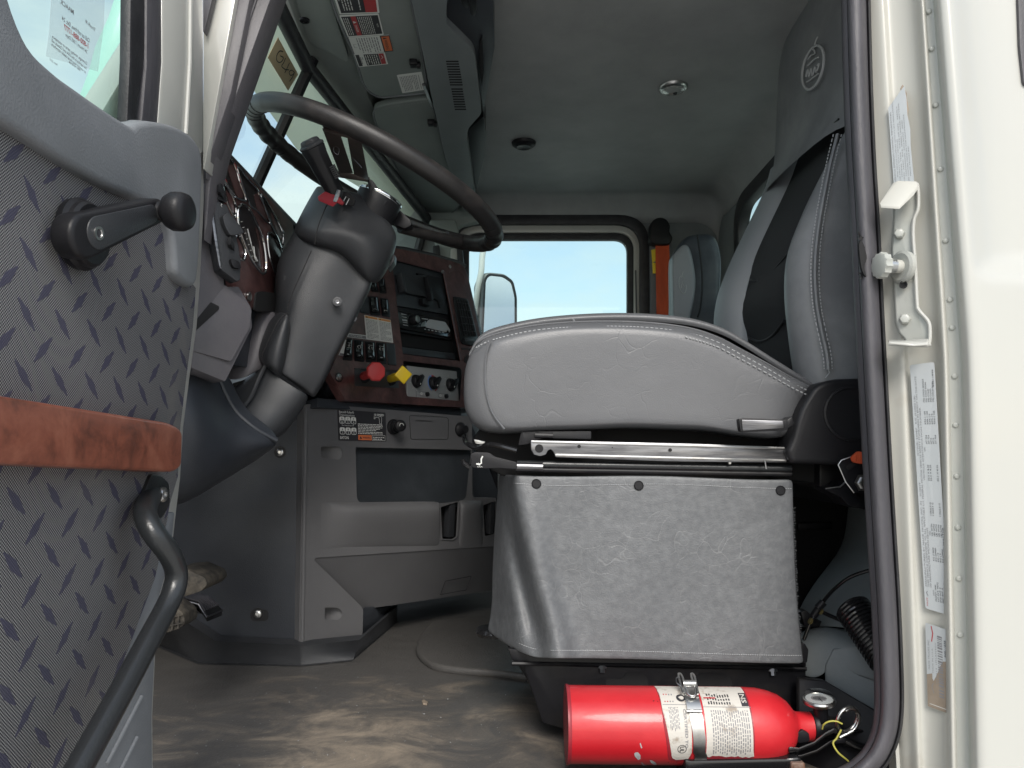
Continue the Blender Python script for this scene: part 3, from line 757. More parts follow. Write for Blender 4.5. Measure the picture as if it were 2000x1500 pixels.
def third(d):
    W_, H_ = d.W, d.H
    d.rect(0, H_ * .76, W_, H_, 1); d.rect(W_ * .05, H_ * .79, W_ * .95, H_ * .98, 3, 2)
    d.poly([(W_ * .12, H_ * .83), (W_ * .22, H_ * .83), (W_ * .17, H_ * .93)], 1, 3); d.text(W_ * .27, H_ * .84, H_ * .075, 'WARNING', 1, 3, w=W_ * .6)
    d.para(W_ * .06, H_ * .73, W_ * .95, 9, H_ * .062, 4, 2, 11, .4)
    d.line([(W_ * .4, H_ * .13), (W_ * .4, H_ * .06), (W_ * .6, H_ * .06), (W_ * .6, H_ * .13)], .0008, 4)
vdec(zl([(905, 510), (965, 745), (395, 790), (305, 550)]), 'instruction_sticker', third, SM)
def fourth(d):
    W_, H_ = d.W, d.H
    d.rect(W_ * .06, H_ * .03, W_ * .94, H_ * .15, 1); d.rect(W_ * .06, H_ * .30, W_ * .94, H_ * .78, 1); d.rect(W_ * .06, H_ * .79, W_ * .94, H_ * .95, 2)
    d.para(W_ * .12, H_ * .77, W_ * .9, 6, H_ * .072, 0, 3, 13, .35); d.para(W_ * .25, H_ * .28, W_ * .8, 2, H_ * .06, 4, 3, 15, .4)
    d.line([(W_ * .2, H_ * .86), (W_ * .35, H_ * .90), (W_ * .5, H_ * .84)], .0012, 0, 3)
vdec(zl([(835, 765), (885, 935), (455, 980), (385, 790)]), 'warning_sticker', fourth, SM)
def fifth(d):
    W_, H_ = d.W, d.H
    d.rect(W_ * .12, H_ * .84, W_ * .92, H_ * .86, 4); d.para(W_ * .1, H_ * .80, W_ * .92, 11, H_ * .065, 4, 2, 17, .42)
vdec(zl([(1375, 1050), (1432, 1310), (1095, 1362), (1013, 1100)]), 'data_sticker', fifth, SM)

# ------------------------------------------------------------------ overhead console
ZC = .772
oc = thing('overhead_console', 'dark grey overhead console with two rows of slots between the visors and the ceiling', 'console', PZ(900, 150, ZC))
pz = lambda pts, z: [PZ(a, b, z) for a, b in pts]
main = [(797, -30), (905, -30), (873, 0), (871, 46), (922, 95), (928, 110), (941, 222), (914, 252), (912, 268), (924, 350), (931, 415), (905, 412), (872, 315), (843, 190), (822, 85)]
MB().prism(pz(rnd(main, 8, 3), ZC), (0, 0, .07)).build('lower_shell', m_ovh, oc, bevel=.008, seg=3)
MB().prism(pz(rnd([(871, -40), (962, -40), (966, 92), (944, 222), (931, 120), (925, 96), (873, 46)], 6, 3), ZC + .014), (0, 0, .06)).build('switch_recess', m_plas_b, oc, bevel=.005)
MB().prism(pz(rnd([(914, 254), (945, 226), (949, 262), (947, 305), (930, 372), (922, 340)], 5, 3), ZC + .022), (0, 0, .06)).build('side_pocket', m_black, oc, bevel=.004)
MB().prism(pz(rnd([(937, 84), (942, 72), (945, 140), (941, 170), (935, 130)], 2, 2), ZC + .008), (0, 0, .01)).build('radio_cavity', m_void, oc, bevel=.001)
for px in ([(900, -6), (914, -6), (917, 14), (908, 18), (900, 6)], [(916, -10), (932, -10), (930, 26), (926, 33), (918, 28)]):
    MB().prism(pz(rnd(px, 4, 3), ZC + .009), (0, 0, .008)).build('rocker_switch', m_black, oc, bevel=.002)
zb = ZM(760, 0, 3.2616)
for a0, b0, a1, b1, n in ((362, 392, 388, 541, 10), (396, 568, 418, 697, 9)):
    s = MB()
    for i in range(n):
        t_ = i / (n - 1); x, y = a0 + (a1 - a0) * t_, b0 + (b1 - b0) * t_; wd_ = 80 if n == 10 else 72
        q_ = zb([(x, y - 3), (x + wd_, y - 3), (x + wd_ + 1, y + 4), (x + 1, y + 4)])
        s.prism(pz(q_, ZC - .0006), (0, 0, .004))
    s.build('vent_slots', m_void, oc, smooth=False)  # dark strips set proud, the shade inside the slots put into their colour
# ================================================================== open driver's door on the left
DX = -.40
px_ = lambda X: (lambda x, y: PX(x, y, X))
door = thing('truck_door', 'open driver door with tread plate patterned fabric, grey vinyl sill and a wooden armrest', 'door', (DX, .60, -.5))
fab = [(-420, 120), (-100, 180), (0, 215), (200, 330), (330, 380), (365, 540), (384, 562), (378, 640), (365, 740), (354, 830), (349, 930), (333, 985), (322, 1050), (304, 1130), (240, 1300), (110, 1560), (-420, 2300)]
MB().prism([PX(a, b, DX) for a, b in fab], (-.03, 0, 0)).build('fabric_panel', m_door, door, bevel=.002)
low = [(306, 1100), (332, 990), (349, 935), (354, 830), (344, 985), (336, 1080), (316, 1150), (306, 1250), (298, 1400), (300, 1560), (60, 1640), (110, 1560), (240, 1300)]
MB().prism([PX(a, b, DX - .004) for a, b in [(330, 1000), (343, 1000), (334, 1090), (314, 1160), (305, 1250), (298, 1400), (300, 1600), (20, 1720), (110, 1545), (236, 1300), (302, 1130)]], (-.03, 0, 0)).build('lower_trim', m_trim, door, bevel=.003)
for a, b in (((276, 1360), (208, 1492)), ((267, 1440), (232, 1510))):
    MB().tube([PX(*a, DX - .003), PX(*b, DX - .003)], .0022, 8).build('trim_rib', m_trim, door)
# edge of the door skin behind the trim
MB().prism([PX(a, b, DX - .034) for a, b in [(398, 0), (400, 400), (392, 560), (386, 640), (372, 740), (360, 835), (354, 935), (346, 1000), (336, 1090), (316, 1160), (307, 1250), (300, 1400), (302, 1560), (150, 1560), (150, 300), (330, 0)]], (-.03, 0, 0)).build('door_shell', m_cream, door, bevel=.004)
# vinyl sill under the glass
sill = cr([(8, -90), (22, 0), (58, 88), (105, 138), (150, 172), (215, 218), (262, 248)], 4) + [(270, 239)] + cr([(296, 236), (340, 244), (375, 264), (392, 290), (397, 330), (394, 420), (391, 500), (386, 552)], 3) + \
    cr([(378, 562), (360, 552), (346, 533), (343, 500), (338, 455), (325, 420), (298, 400), (262, 386), (200, 358), (120, 312), (60, 272), (0, 236), (-60, 205)], 3) + [(-420, 100), (-420, -300), (-20, -300)]
MB().prism([PX(a, b, DX + .012) for a, b in sill], (-.03, 0, 0)).build('vinyl_sill', m_trim, door, bevel=.011, seg=4, ang=50)
# raised mound of the sill at the hinge side
mound = cr([(268, 240), (300, 237), (345, 247), (378, 268), (392, 300), (393, 360), (380, 395), (330, 370), (285, 335), (262, 300)], 3, closed=True)
MB().prism([PX(a, b, DX + .004) for a, b in mound], (-.02, 0, 0)).build('sill_mound', m_trim, door, bevel=.008, seg=3, ang=50)
# window run: black channel, grey rubber, cream frame
fr = thing('door_window_frame', 'cream painted window frame of the open door with black and grey rubber channel', 'window frame', PX(340, 250, DX))
MB().prism([PX(a, b, DX - .012) for a, b in [(256, -60), (290, -60), (289, 40), (280, 130), (262, 246), (248, 246), (254, 120)]], (-.012, 0, 0)).build('black_channel', m_rubber_b, fr, bevel=.002)
MB().prism([PX(a, b, DX - .009) for a, b in [(288, -60), (320, -60), (318, 120), (312, 246), (277, 246), (287, 130)]], (-.012, 0, 0)).build('rubber_run', m_rubber, fr, bevel=.003)
MB().prism([PX(a, b, DX - .007) for a, b in [(317, -60), (398, -60), (399, 100), (398, 300), (390, 300), (350, 262), (309, 246), (318, 120)]], (-.014, 0, 0)).build('painted_frame', m_cream, fr, bevel=.004)
MB().tube([PX(372, -60, DX - .006), PX(370, 120, DX - .006), PX(362, 262, DX - .006)], .003, 8).build('frame_bead', m_cream, fr)
gl = MB().prism([PX(a, b, DX - .022) for a, b in [(-420, -300), (262, -300), (262, 120), (250, 260), (150, 200), (-420, 200)]], (-.004, 0, 0)).build('door_window_glass', m_glass, smooth=False)
tag(gl, 'glass of the open driver door with a printed service notice on it', 'window glass')
# notice printed on the glass, read from the outside
TL, TR, BR, BL = [PX(a, b, DX - .0215) for a, b in [(107, -50), (205, 48), (188, 132), (90, 110)]]
nt = thing('glass_notice', 'translucent printed notice with a red phone number stuck on the door glass', 'notice', BL)
def gp(a, b): return PX(a, b, DX - .0205)
m_film = bpy.data.materials.new('notice_film'); m_film.use_nodes = True
_N, _L = m_film.node_tree.nodes, m_film.node_tree.links
_t = _N.new('ShaderNodeBsdfTransparent'); _m = _N.new('ShaderNodeMixShader'); _m.inputs['Fac'].default_value = .22
_N['Principled BSDF'].inputs['Base Color'].default_value = (.62, .72, .74, 1); _N['Principled BSDF'].inputs['Roughness'].default_value = .5
_L.new(_t.outputs[0], _m.inputs[1]); _L.new(_N['Principled BSDF'].outputs[0], _m.inputs[2]); _L.new(_m.outputs[0], _N['Material Output'].inputs['Surface'])
MB().prism([gp(a, b) for a, b in [(104, -60), (207, -60), (203, 50), (192, 140), (90, 110), (96, 60)]], (-.0004, 0, 0)).build('film', m_film, nt, smooth=False)
def gtext(p0, p1, txt, m, up=1.0, name='notice_text'):
    """one line of mirrored writing whose baseline runs from p0 (text end) to p1 (text start) in pixels"""
    a, b = gp(*p0) + Vector((.0006, 0, 0)), gp(*p1) + Vector((.0006, 0, 0)); u = (b - a); L_ = u.length; u.normalize(); w = Vector((1, 0, 0)).cross(u); w = w if w.z > 0 else -w
    V, Fc, tw = glyphs(txt, True); k = L_ / tw
    return [(b - u * (x * k) + w * (y * k * up)) for x, y in V], Fc
zz = ZM(0, 0, 6.667)
nb, nr = MB(), MB()
for p0, p1, tx, col, up in (((775, 40), (955, 195), 'MAACK', 0, 1.0), ((1105, 290), (1235, 420), 'Truck #', 0, 1), ((800, 260), (1160, 560), 'Call us toll free, Ext. 24', 0, 1.2),
                            ((825, 380), (1150, 640), '1-800-888-1777', 1, 1.1), ((845, 470), (1130, 700), '24 Hours / 365 Days', 0, 1.1),
                            ((670, 490), (1130, 850), 'Coverage, towing, parts or assistance', 0, 1.1), ((665, 540), (1120, 910), 'For service in the USA and Canada call', 0, 1.1),
                            ((660, 590), (1110, 960), 'or contact your local dealer anywhere', 0, 1.1), ((640, 785), (740, 860), 'Form 2213', 0, 1.1), ((890, 820), (1040, 930), 'see reverse', 0, 1)):
    V, Fc = gtext(zz([p0])[0], zz([p1])[0], tx, None, up); (nr if col else nb).add(V, Fc)
nb.build('printed_lines', m_inkg, nt, smooth=False, weld=False); nr.build('phone_number', m_lred, nt, smooth=False, weld=False)

# armrest
arm = rnd([(-420, 690), (0, 772), (332, 826), (357, 840), (355, 912), (340, 922), (0, 906), (-420, 890)], [0, 0, 14, 12, 14, 12, 0, 0], 3)
MB().prism([PX(a, b, DX + .028) for a, b in arm], (-.036, 0, 0)).build('armrest', m_wood_l, door, bevel=.008, seg=4, ang=50)

# window crank
b0 = PX(150, 458, DX + .004)
ck = thing('window_crank', 'black window winder with a round knob on the open door', 'window crank', b0)
MB().lathe(b0, (1, -.05, 0), [(.032, 0), (.033, .006), (.030, .009), (.0295, .013), (.027, .016)], 40).build('base_disc', m_black, ck, ang=30)
A, B_ = PX(158, 462, DX + .024), PX(302, 412, DX + .040)
d_ = (B_ - A).normalized(); s_ = Vector((1, 0, 0)).cross(d_).normalized(); nx = d_.cross(s_)
if nx.x < 0: nx = -nx
pts = []
for k in range(13): a = math.pi * (.5 + k / 12); pts.append(A + (d_ * math.cos(a) + s_ * math.sin(a)) * .020)
for k in range(9): a = math.pi * (-.5 + k / 8); pts.append(B_ + (d_ * math.cos(a) + s_ * math.sin(a)) * .0125)
MB().prism([p + nx * .006 for p in pts], -nx * .022).build('arm', m_black, ck, bevel=.0045, seg=3, ang=50)
pts2 = [p * .0 + ((p - (A + B_) / 2) * .74 + (A + B_) / 2 + nx * .0072) for p in pts]
MB().prism(pts2, -nx * .004).build('arm_inlay', m_plas, ck, bevel=.0012)
c = A + nx * .0075 + d_ * .014
MB().lathe(c, nx, [(.0062, -.001), (.0062, .0008), (.004, .0008), (.0035, -.0005)], 20).build('screw', m_steel, ck, ang=30)
kn = B_ + nx * .004
kb = MB(); kb.lathe(kn, nx, [(.009, -.004), (.011, .0), (.008, .004), (.010, .007), (.0165, .011), (.0195, .017), (.0195, .026), (.0175, .031), (.012, .0335), (.004, .034)], 40)
kb.build('knob', m_black, ck, ang=60)

# grab rail
gr = thing('grab_rail', 'curved black grab rail bolted to the open door below the armrest', 'grab rail', PX(300, 960, DX))
pth = [((300, 962), -.008), ((287, 985), .014), ((285, 1010), .030), ((303, 1045), .044), ((330, 1080), .052), ((344, 1115), .054), ((341, 1150), .054), ((322, 1192), .052), ((290, 1252), .052), ((235, 1355), .052), ((160, 1490), .052), ((90, 1620), .052), ((10, 1770), .05)]
P3 = [tuple(PX(a[0], a[1], DX + h)) for a, h in pth]
MB().tube(cr(P3, 5), .0112, 20).build('rail_tube', m_tube, gr, ang=70)
MB().prism([PX(a, b, DX + .004) for a, b in rnd([(270, 990), (297, 925), (318, 930), (331, 945), (333, 985), (316, 1014), (300, 1010), (280, 1020), (268, 1010)], 6, 3)], (-.006, 0, 0)).build('mounting_plate', m_tube, gr, bevel=.0015)
c = PX(315, 966, DX + .005)
MB().lathe(c, (1, -.2, .05), [(.0085, 0), (.0085, .003), (.006, .0055), (.003, .006), (.0028, .004)], 20).build('bolt', m_steel, gr, ang=30)

# ================================================================== front door pillar and seals next to the door
ap = thing('front_door_pillar', 'cream and dark ribbed windscreen pillar between the open door and the wheel', 'pillar', P(430, 430, 1.05))
strip([(404, -60), (470, -60), (399, 330), (396, 330), (397, 40)], 1.035, .03, m_cream, 'painted_face', ap, .004)
strip([(396, -60), (428, -60), (399, 62), (396, 62)], 1.02, .012, m_rubber, 'door_seal', ap, .004)
strip([(460, -60), (500, -60), (452, 180), (412, 300), (399, 350), (399, 250)], 1.045, .04, m_pillar, 'ribbed_seal', ap, .006)
strip([(482, -60), (549, -60), (425, 288), (412, 345), (404, 440), (397, 470), (398, 300), (430, 190)], 1.06, .05, m_pillar, 'inner_trim', ap, .006)
for k in range(4):
    MB().tube([P(490 + k * 10, -60, 1.058), P(420 + k * 5, 190, 1.058), P(404 + k * 2, 300, 1.058)], .0016, 6).build('trim_rib', m_pillar, ap)

# ================================================================== rear door pillar (right)
bp_ = thing('rear_door_pillar', 'cream painted rear door pillar with weld flange at the right of the cab', 'pillar', P(1800, 1400, .95))
def lerp(a, b, t): return a + (b - a) * t
def bez(cols, y):     # cols: list of (x at y0, x at 700, x at 1500, Y)
    out = []
    for x0, x7, x15, Y in cols:
        x = lerp(x0, x7, y / 700) if y < 700 else lerp(x7, x15, (y - 700) / 800)
        out.append(P(x, y, Y))
    return out
ysr = [-120, 0, 120, 240, 360, 480, 600, 700, 800, 950, 1100, 1250, 1400, 1520, 1700]
colsj = [(1655, 1690, 1740, 1.03), (1676, 1712, 1755, 1.00), (1692, 1724, 1772, .99), (1700, 1742, 1780, .985), (1722, 1763, 1794, .972), (1729, 1770, 1800, .974), (1735, 1778, 1806, .977), (1786, 1829, 1846, .955), (1792, 1836, 1852, .945),
         (1797, 1842, 1857, .936), (1804, 1850, 1866, .932), (1807, 1854, 1870, .940)]
MB().grid([bez(colsj, y) for y in ysr]).build('jamb', m_cream_d, bp_, sub=2, solid=.0)
colf = [(1805, 1852, 1868, .9405), (1808, 1856, 1872, .9408), (1822, 1876, 1893, .936), (1826, 1882, 1898, .930)]
MB().grid([bez(colf, y) for y in ysr]).build('weld_flange', m_creamg, bp_, ang=60)
w_ = MB()
for y in (22, 95, 205, 330, 470, 585, 640, 735, 830, 930, 1030, 1130, 1240):
    p = bez([(1813, 1864, 1881, .9380)], y)[0] + Vector((0, -.0005, 0))
    w_.lathe(p, (-.3, -1, 0), [(.0036, -.002), (.0032, .0003), (.002, .0007), (.0005, .0008)], 14)
w_.build('spot_welds', m_creamg, bp_, ang=70)
# outer skin with the pressed recess above the belt step
def skin():
    rows = []
    yy = [-120, 0, 150, 300, 420, 480, 505, 522, 534, 548, 570, 620, 700, 900, 1100, 1300, 1520, 1700]
    for y in yy:
        rec = 0 if y > 545 else (1 if y < 505 else (545 - y) / 40)
        rec = rec * rec * (3 - 2 * rec)
        e = lerp(1826, 1882, min(y, 700) / 700) if y < 700 else lerp(1882, 1898, (y - 700) / 800)
        row = [P(e - 2, y, .934), P(e + 3, y, .918), P(e + 10, y, .910), P(e + 24, y, .906)]
        wv = 16 * rec
        row += [P(e + 34 + wv * 0, y, .905 + .000), P(e + 52, y, .905 + .012 * rec), P(e + 75, y, .905 + .024 * rec), P(e + 110, y, .905 + .026 * rec), P(e + 180, y, .905 + .024 * rec), P(e + 320, y, .905 + .02 * rec), P(2600, y, .905)]
        rows.append(row)
    return rows
MB().grid(skin()).build('outer_skin', m_cream, bp_, sub=2)
MB().prism([P(a, b, .925) for a, b in rnd([(1986, -80), (2060, -80), (2060, 175), (2000, 165), (1992, 90)], 8, 3)], (0, .01, 0)).build('window_rubber', m_rubber, bp_, bevel=.003)
# backing so no light leaks behind the jamb
MB().prism([P(a, b, 1.0) for a, b in [(1700, -200), (2700, -200), (2700, 2100), (1790, 2100), (1745, 1400), (1722, 700)]], (0, .02, 0)).build('light_leak_backing', m_cream, bp_)

# door opening seal
sp_ = [(1667, -90), (1669, 0), (1673, 150), (1679, 300), (1688, 450), (1695, 600), (1703, 750), (1711, 900), (1720, 1050), (1728, 1180), (1733, 1300), (1734, 1380), (1728, 1430), (1712, 1470), (1688, 1498), (1655, 1520), (1600, 1535), (1400, 1545), (1000, 1552), (300, 1556)]
ds = thing('door_seal', 'grey rubber door opening seal running down the right side and along the sill', 'door seal', P(1730, 1400, 1.0))
def sweep(path, prof, m, name):
    """prof: (offset across in px, depth Y)"""
    pts = cr(path, 4); rows = []
    for i, (x, y) in enumerate(pts):
        a = Vector(pts[min(i + 1, len(pts) - 1)]) - Vector(pts[max(i - 1, 0)]); a.normalize(); n = Vector((-a.y, a.x))   # points to screen left when going down... flipped below
        n = -n
        rows.append([P(x + n.x * o_, y + n.y * o_, Y) for o_, Y in prof])
    return MB().loft(rows).build(name, m, ds, ang=70)
sweep(sp_, [(-14, 1.0), (-14, .975), (-8, .964), (3, .960), (14, .962), (22, .970), (25, .985), (25, 1.01)], m_rubber, 'seal_bulb')
sweep(sp_, [(-27, 1.012), (-26, .995), (-21, .985), (-15, .982), (-11, .985), (-11, 1.012)], m_rubber, 'seal_lip')
sweep(sp_, [(23, 1.0), (23, .975), (27, .970), (31, .972), (32, .99), (32, 1.0)], m_rubber_b, 'seal_carrier')
# torn patch
random.seed(4); tp = MB()
for k in range(46):
    t_ = random.random(); y = 452 + 92 * t_; x = 1680 + 6 * math.sin(t_ * 3.1) + random.uniform(-7, 9) + t_ * 3
    c = P(x, y, .966 + random.uniform(-.003, .003)); r_ = random.uniform(.0012, .0035)
    ps = [c + Vector((random.uniform(-1, 1), random.uniform(-1, .2), random.uniform(-1.4, 1.4))) * r_ for _ in range(4)]
    tp.add(ps, [(0, 1, 2), (0, 2, 3), (0, 3, 1), (1, 3, 2)])
tp.build('torn_rubber', m_void, ds, smooth=False)
MB().prism([P(a, b, .9575) for a, b in cr([(1678, 478), (1683, 470), (1690, 488), (1693, 505), (1688, 520), (1692, 540), (1684, 528), (1680, 505)], 3, closed=True)], (0, .004, 0)).build('tear', m_void, ds, smooth=False)

# striker bracket
z5_ = ZM(1680, 330, 3.8444)
sb = thing('striker_bracket', 'cream painted door striker plate bolted to the rear pillar', 'striker', P(1780, 520, .955))
plate = z5_([(250, 120), (290, 108), (405, 110), (430, 130), (436, 290), (402, 380), (396, 500), (412, 720), (425, 1000), (440, 1060), (505, 1140), (522, 1210), (520, 1300), (495, 1322), (350, 1290), (340, 1270), (300, 1230), (275, 1150), (262, 900), (245, 600), (258, 420), (262, 300)])
YB = lambda x: .975 - (x - 1745) / 85 * .035
MB().prism([P(a, b, YB(a) - .006) for a, b in rnd(plate, 4, 2)], (0, .006, 0)).build('plate', m_creamg, sb, bevel=.0018)
edge = [P(a, b, YB(a) - .009) for a, b in cr(z5_([(300, 112), (405, 112), (432, 135), (436, 290), (405, 380), (398, 500), (413, 720), (427, 1000), (440, 1060), (508, 1140), (524, 1210), (518, 1305), (490, 1326), (215, 1312)]), 4)]
MB().tube(edge, .0022, 8).build('rolled_edge', m_cream, sb)
top = [P(*z5_([q])[0], Y) for q, Y in (((250, 122), .966), ((290, 110), .955), ((425, 112), .938), ((433, 150), .936), ((400, 200), .935), ((295, 302), .930), ((155, 292), .94), ((150, 275), .942))]
MB().prism(top, (0, .0, .0035)).build('top_tab', m_cream_d, sb, bevel=.001)
bot = [P(*z5_([q])[0], Y) for q, Y in (((212, 1302), .955), ((345, 1300), .96), ((515, 1290), .935), ((515, 1325), .925), ((400, 1332), .92), ((215, 1314), .93))]
MB().prism(bot, (0, 0, .003)).build('bottom_tab', m_cream, sb, bevel=.001)
for x, y in ((292, 487), (335, 1128)):
    c = P(*z5_([(x, y)])[0], YB(1680 + x / 3.84) - .008)
    MB().lathe(c, (-.5, -1, 0), [(.0072, -.002), (.0072, .002), (.0055, .005), (.002, .0055)], 6).build('bolt', m_creamg, sb, bevel=.0006)
c = P(*z5_([(315, 735)])[0], .955)
MB().lathe(c, (-1, -.25, 0), [(.020, -.004), (.0205, .002), (.017, .004), (.012, .003)], 32).build('washer', m_creamg, sb, ang=40)
stb = MB(); stb.lathe(c, (-1, -.18, .02), [(.0085, 0), (.0085, .013)], 20, 0); stb.lathe(c, (-1, -.18, .02), [(.0098, .012), (.0098, .024)], 20, 1)
stb.build('striker_pin', [m_cream_d, m_steel], sb, ang=40)
hx = Vector(c) + Vector((-1, -.18, .02)).normalized() * .024
pr = []
u, v, w = frame((-1, -.18, .02))
for h in (0, .009):
    pr.append([hx + w * h + (u * math.cos(a) + v * math.sin(a)) * (.0165 if k % 2 else .0145) for k, a in enumerate([2 * math.pi * k / 24 for k in range(24)])])
pr.append([hx + w * .0105 + (u * math.cos(a) + v * math.sin(a)) * .0125 for a in [2 * math.pi * k / 24 for k in range(24)]])
MB().loft(pr).build('striker_cap', m_creamg, sb, ang=40)
c = P(*z5_([(325, 868)])[0], .953)
MB().lathe(c, (-.5, -1, 0), [(.0048, -.002), (.0046, .0015), (.0036, .0015), (.0036, -.001)], 20).build('bolt_hole', m_void, sb)

# labels on the pillar; writing runs upwards
def pdec(px, Ys, name, fn, mats, label, base_px=None, r=0.0):
    q3 = [P(a, b, Y) + Vector((0, -.0055, 0)) for (a, b), Y in zip(px, Ys)]
    f, w, h = quadmap(*q3); t = thing(name, label, 'label', q3[3]); d = Decal(f, w, h, mats, 0, r, base_px=base_px); fn(d); d.build('print', t); return t
LM = [m_silver, m_inkg, m_ink, m_brown, m_lred, m_white]
# reading up: TL = lower-left of the screen rectangle's left side ... text's up direction is screen left
def mid(d):
    W_, H_ = d.W, d.H; L_ = W_
    d.text(L_ * .09, H_ * .86, H_ * .07, 'MANUFACTURED BY MACK TRUCKS, INC. IN    01/2019', 1, w=L_ * .42); d.text(L_ * .62, H_ * .86, H_ * .06, 'GVWR: 23587   KG (52000 LB)', 1, w=L_ * .25)
    d.text(L_ * .09, H_ * .76, H_ * .07, 'THIS VEHICLE CONFORMS TO ALL APPLICABLE U.S. FEDERAL MOTOR VEHICLE SAFETY STANDARDS IN EFFECT ON THE DATE', 1, w=L_ * .86)
    d.text(L_ * .09, H_ * .66, H_ * .07, 'OF MANUFACTURE SHOWN ABOVE', 1, w=L_ * .24); d.text(L_ * .52, H_ * .66, H_ * .06, 'VEHICLE IDENTIFICATION NUMBER', 1, w=L_ * .3)
    d.text(L_ * .06, H_ * .56, H_ * .06, 'GAWR', 1); d.text(L_ * .30, H_ * .56, H_ * .06, 'TIRES', 1); d.text(L_ * .64, H_ * .56, H_ * .06, 'RIMS', 1)
    rows = [('FRONT: 5443', 'KG (12000', 'LB) WITH', '11R22.5 G', '22.5 X 8.25', 'AT 724', 'KPA ( 105', 'PSI) COLD SINGLE'),
            ('1ST INT: 9072', 'KG (20000', 'LB) WITH', '11R22.5 G', '22.5 X 8.25', 'AT 724', 'KPA ( 105', 'PSI) COLD DUAL'),
            ('2ND INT: 0', 'KG ( 0', 'LB) WITH', '', '', 'AT 0', 'KPA ( 0', 'PSI) COLD'),
            ('3RD INT: 0', 'KG ( 0', 'LB) WITH', '', '', 'AT 0', 'KPA ( 0', 'PSI) COLD'),
            ('REARMOST: 9072', 'KG (20000', 'LB) WITH', '11R22.5 G', '22.5 X 8.25', 'AT 724', 'KPA ( 105', 'PSI) COLD DUAL')]
    xs = (.04, .20, .30, .38, .52, .67, .75, .84)
    for i, rw_ in enumerate(rows):
        for x, tx in zip(xs, rw_):
            if tx: d.text(L_ * x, H_ * (.47 - i * .095), H_ * .06, tx, 2, w=min(L_ * .1, len(tx) * H_ * .065))
    d.text(L_ * .10, H_ * .0 + H_ * .02, H_ * .055, 'VEHICLE TYPE:  TRUCK TRACTOR', 2, w=L_ * .24); d.text(L_ * .9, H_ * .06, H_ * .055, '84811898', 2, w=L_ * .07)
    d.text(L_ * .012, H_ * .86, H_ * .06, 'MACK', 4, w=L_ * .035); d.line([(L_ * .055, H_ * .84), (L_ * .065, H_ * .9), (L_ * .072, H_ * .86)], .0008, 1)
pdec([(1803, 1186), (1773, 714), (1820, 708), (1849, 1200)], [.971, .971, .950, .950], 'certification_label', mid, LM, 'long silver weight rating label with rows of figures on the cream pillar', r=.003)
def up_(d):
    W_, H_ = d.W, d.H
    d.text(W_ * .05, H_ * .86, H_ * .08, 'VEHICLE EMISSION CONTROL INFORMATION', 1, w=W_ * .86)
    for i in range(7): d.text(W_ * (.04 if i % 2 else .1), H_ * (.74 - .105 * i), H_ * .05, ['THIS VEHICLE COMPLIES WITH U.S. EPA REGULATIONS', 'FOR HEAVY DUTY VEHICLES', 'MODEL YEAR   DATE OF MFR   FAMILY', 'TIRES  AERO  IDLE  SPEED LIMITER SETTING', 'TRANSMISSION   AXLE RATIO   SERIES', 'SEE OWNER MANUAL FOR MAINTENANCE', 'MACK TRUCKS INC'][i], 1, w=W_ * [.9, .5, .8, .86, .6, .7, .3][i])
pdec([(1742, 366), (1731, 215), (1765, 168), (1782, 366)], [.974, .974, .957, .957], 'emission_label', up_, LM, 'peeling silver emission label above the striker plate',
     base_px=[(0, 1), (.0, .0), (.4, .02), (.55, -.03), (.7, .05), (.86, .03), (1, .08), (1.0, 1)])
# torn brown adhesive edge beside it
tb = MB(); pp = cr([(1764, 166), (1772, 190), (1775, 240), (1777, 300), (1782, 362), (1776, 362), (1770, 320), (1771, 260), (1768, 210), (1760, 178)], 4, closed=True)
random.seed(9); pp = [(a + random.uniform(-1.2, 1.2), b) for a, b in pp]
o = MB().prism([P(a, b, .9605) for a, b in pp], (0, .001, 0)).build('adhesive_residue', m_brown, smooth=False); tag(o, 'ragged brown glue residue along the peeling emission label', 'residue')
def lowd(d):
    W_, H_ = d.W, d.H
    # brown weathered half (left part of the reading direction = lower on the pillar)
    d.poly([(0, 0), (W_ * .62, 0), (W_ * .60, H_ * .25), (W_ * .56, H_ * .45), (W_ * .42, H_ * .7), (W_ * .38, H_), (0, H_)], 3, 1)
    rg = random.Random(5); x = W_ * .16
    while x < W_ * .9:
        b_ = rg.uniform(.0006, .0024); d.rect(x, H_ * .24, x + b_, H_ * .46, 1 if x > W_ * .4 else 1, 3); x += b_ + rg.uniform(.0006, .0018)
    d.text(W_ * .45, H_ * .84, H_ * .07, 'MACK TRUCKS, INC.', 1, w=W_ * .36); d.text(W_ * .42, H_ * .68, H_ * .06, 'MADE IN U.S.A.', 1, w=W_ * .3); d.text(W_ * .3, H_ * .52, H_ * .06, 'CHU613  1M1AN4GY', 1, w=W_ * .5)
    d.text(W_ * .66, H_ * .08, H_ * .09, '84811898', 2, w=W_ * .2); d.line([(W_ * .18, H_ * .7), (W_ * .26, H_ * .78), (W_ * .3, H_ * .7)], .0008, 1)
    d.line([(W_ * .98, H_ * .72), (W_ * .9, H_ * .66), (W_ * .8, H_ * .72)], .0012, 4); d.line([(W_ * .04, H_ * .1), (W_ * .04, H_ * .9)], .0006, 5)
pdec([(1808, 1376), (1803, 1214), (1845, 1228), (1852, 1392)], [.972, .972, .949, .949], 'serial_label', lowd, LM, 'weathered half brown barcode label low on the cream pillar', r=.002)

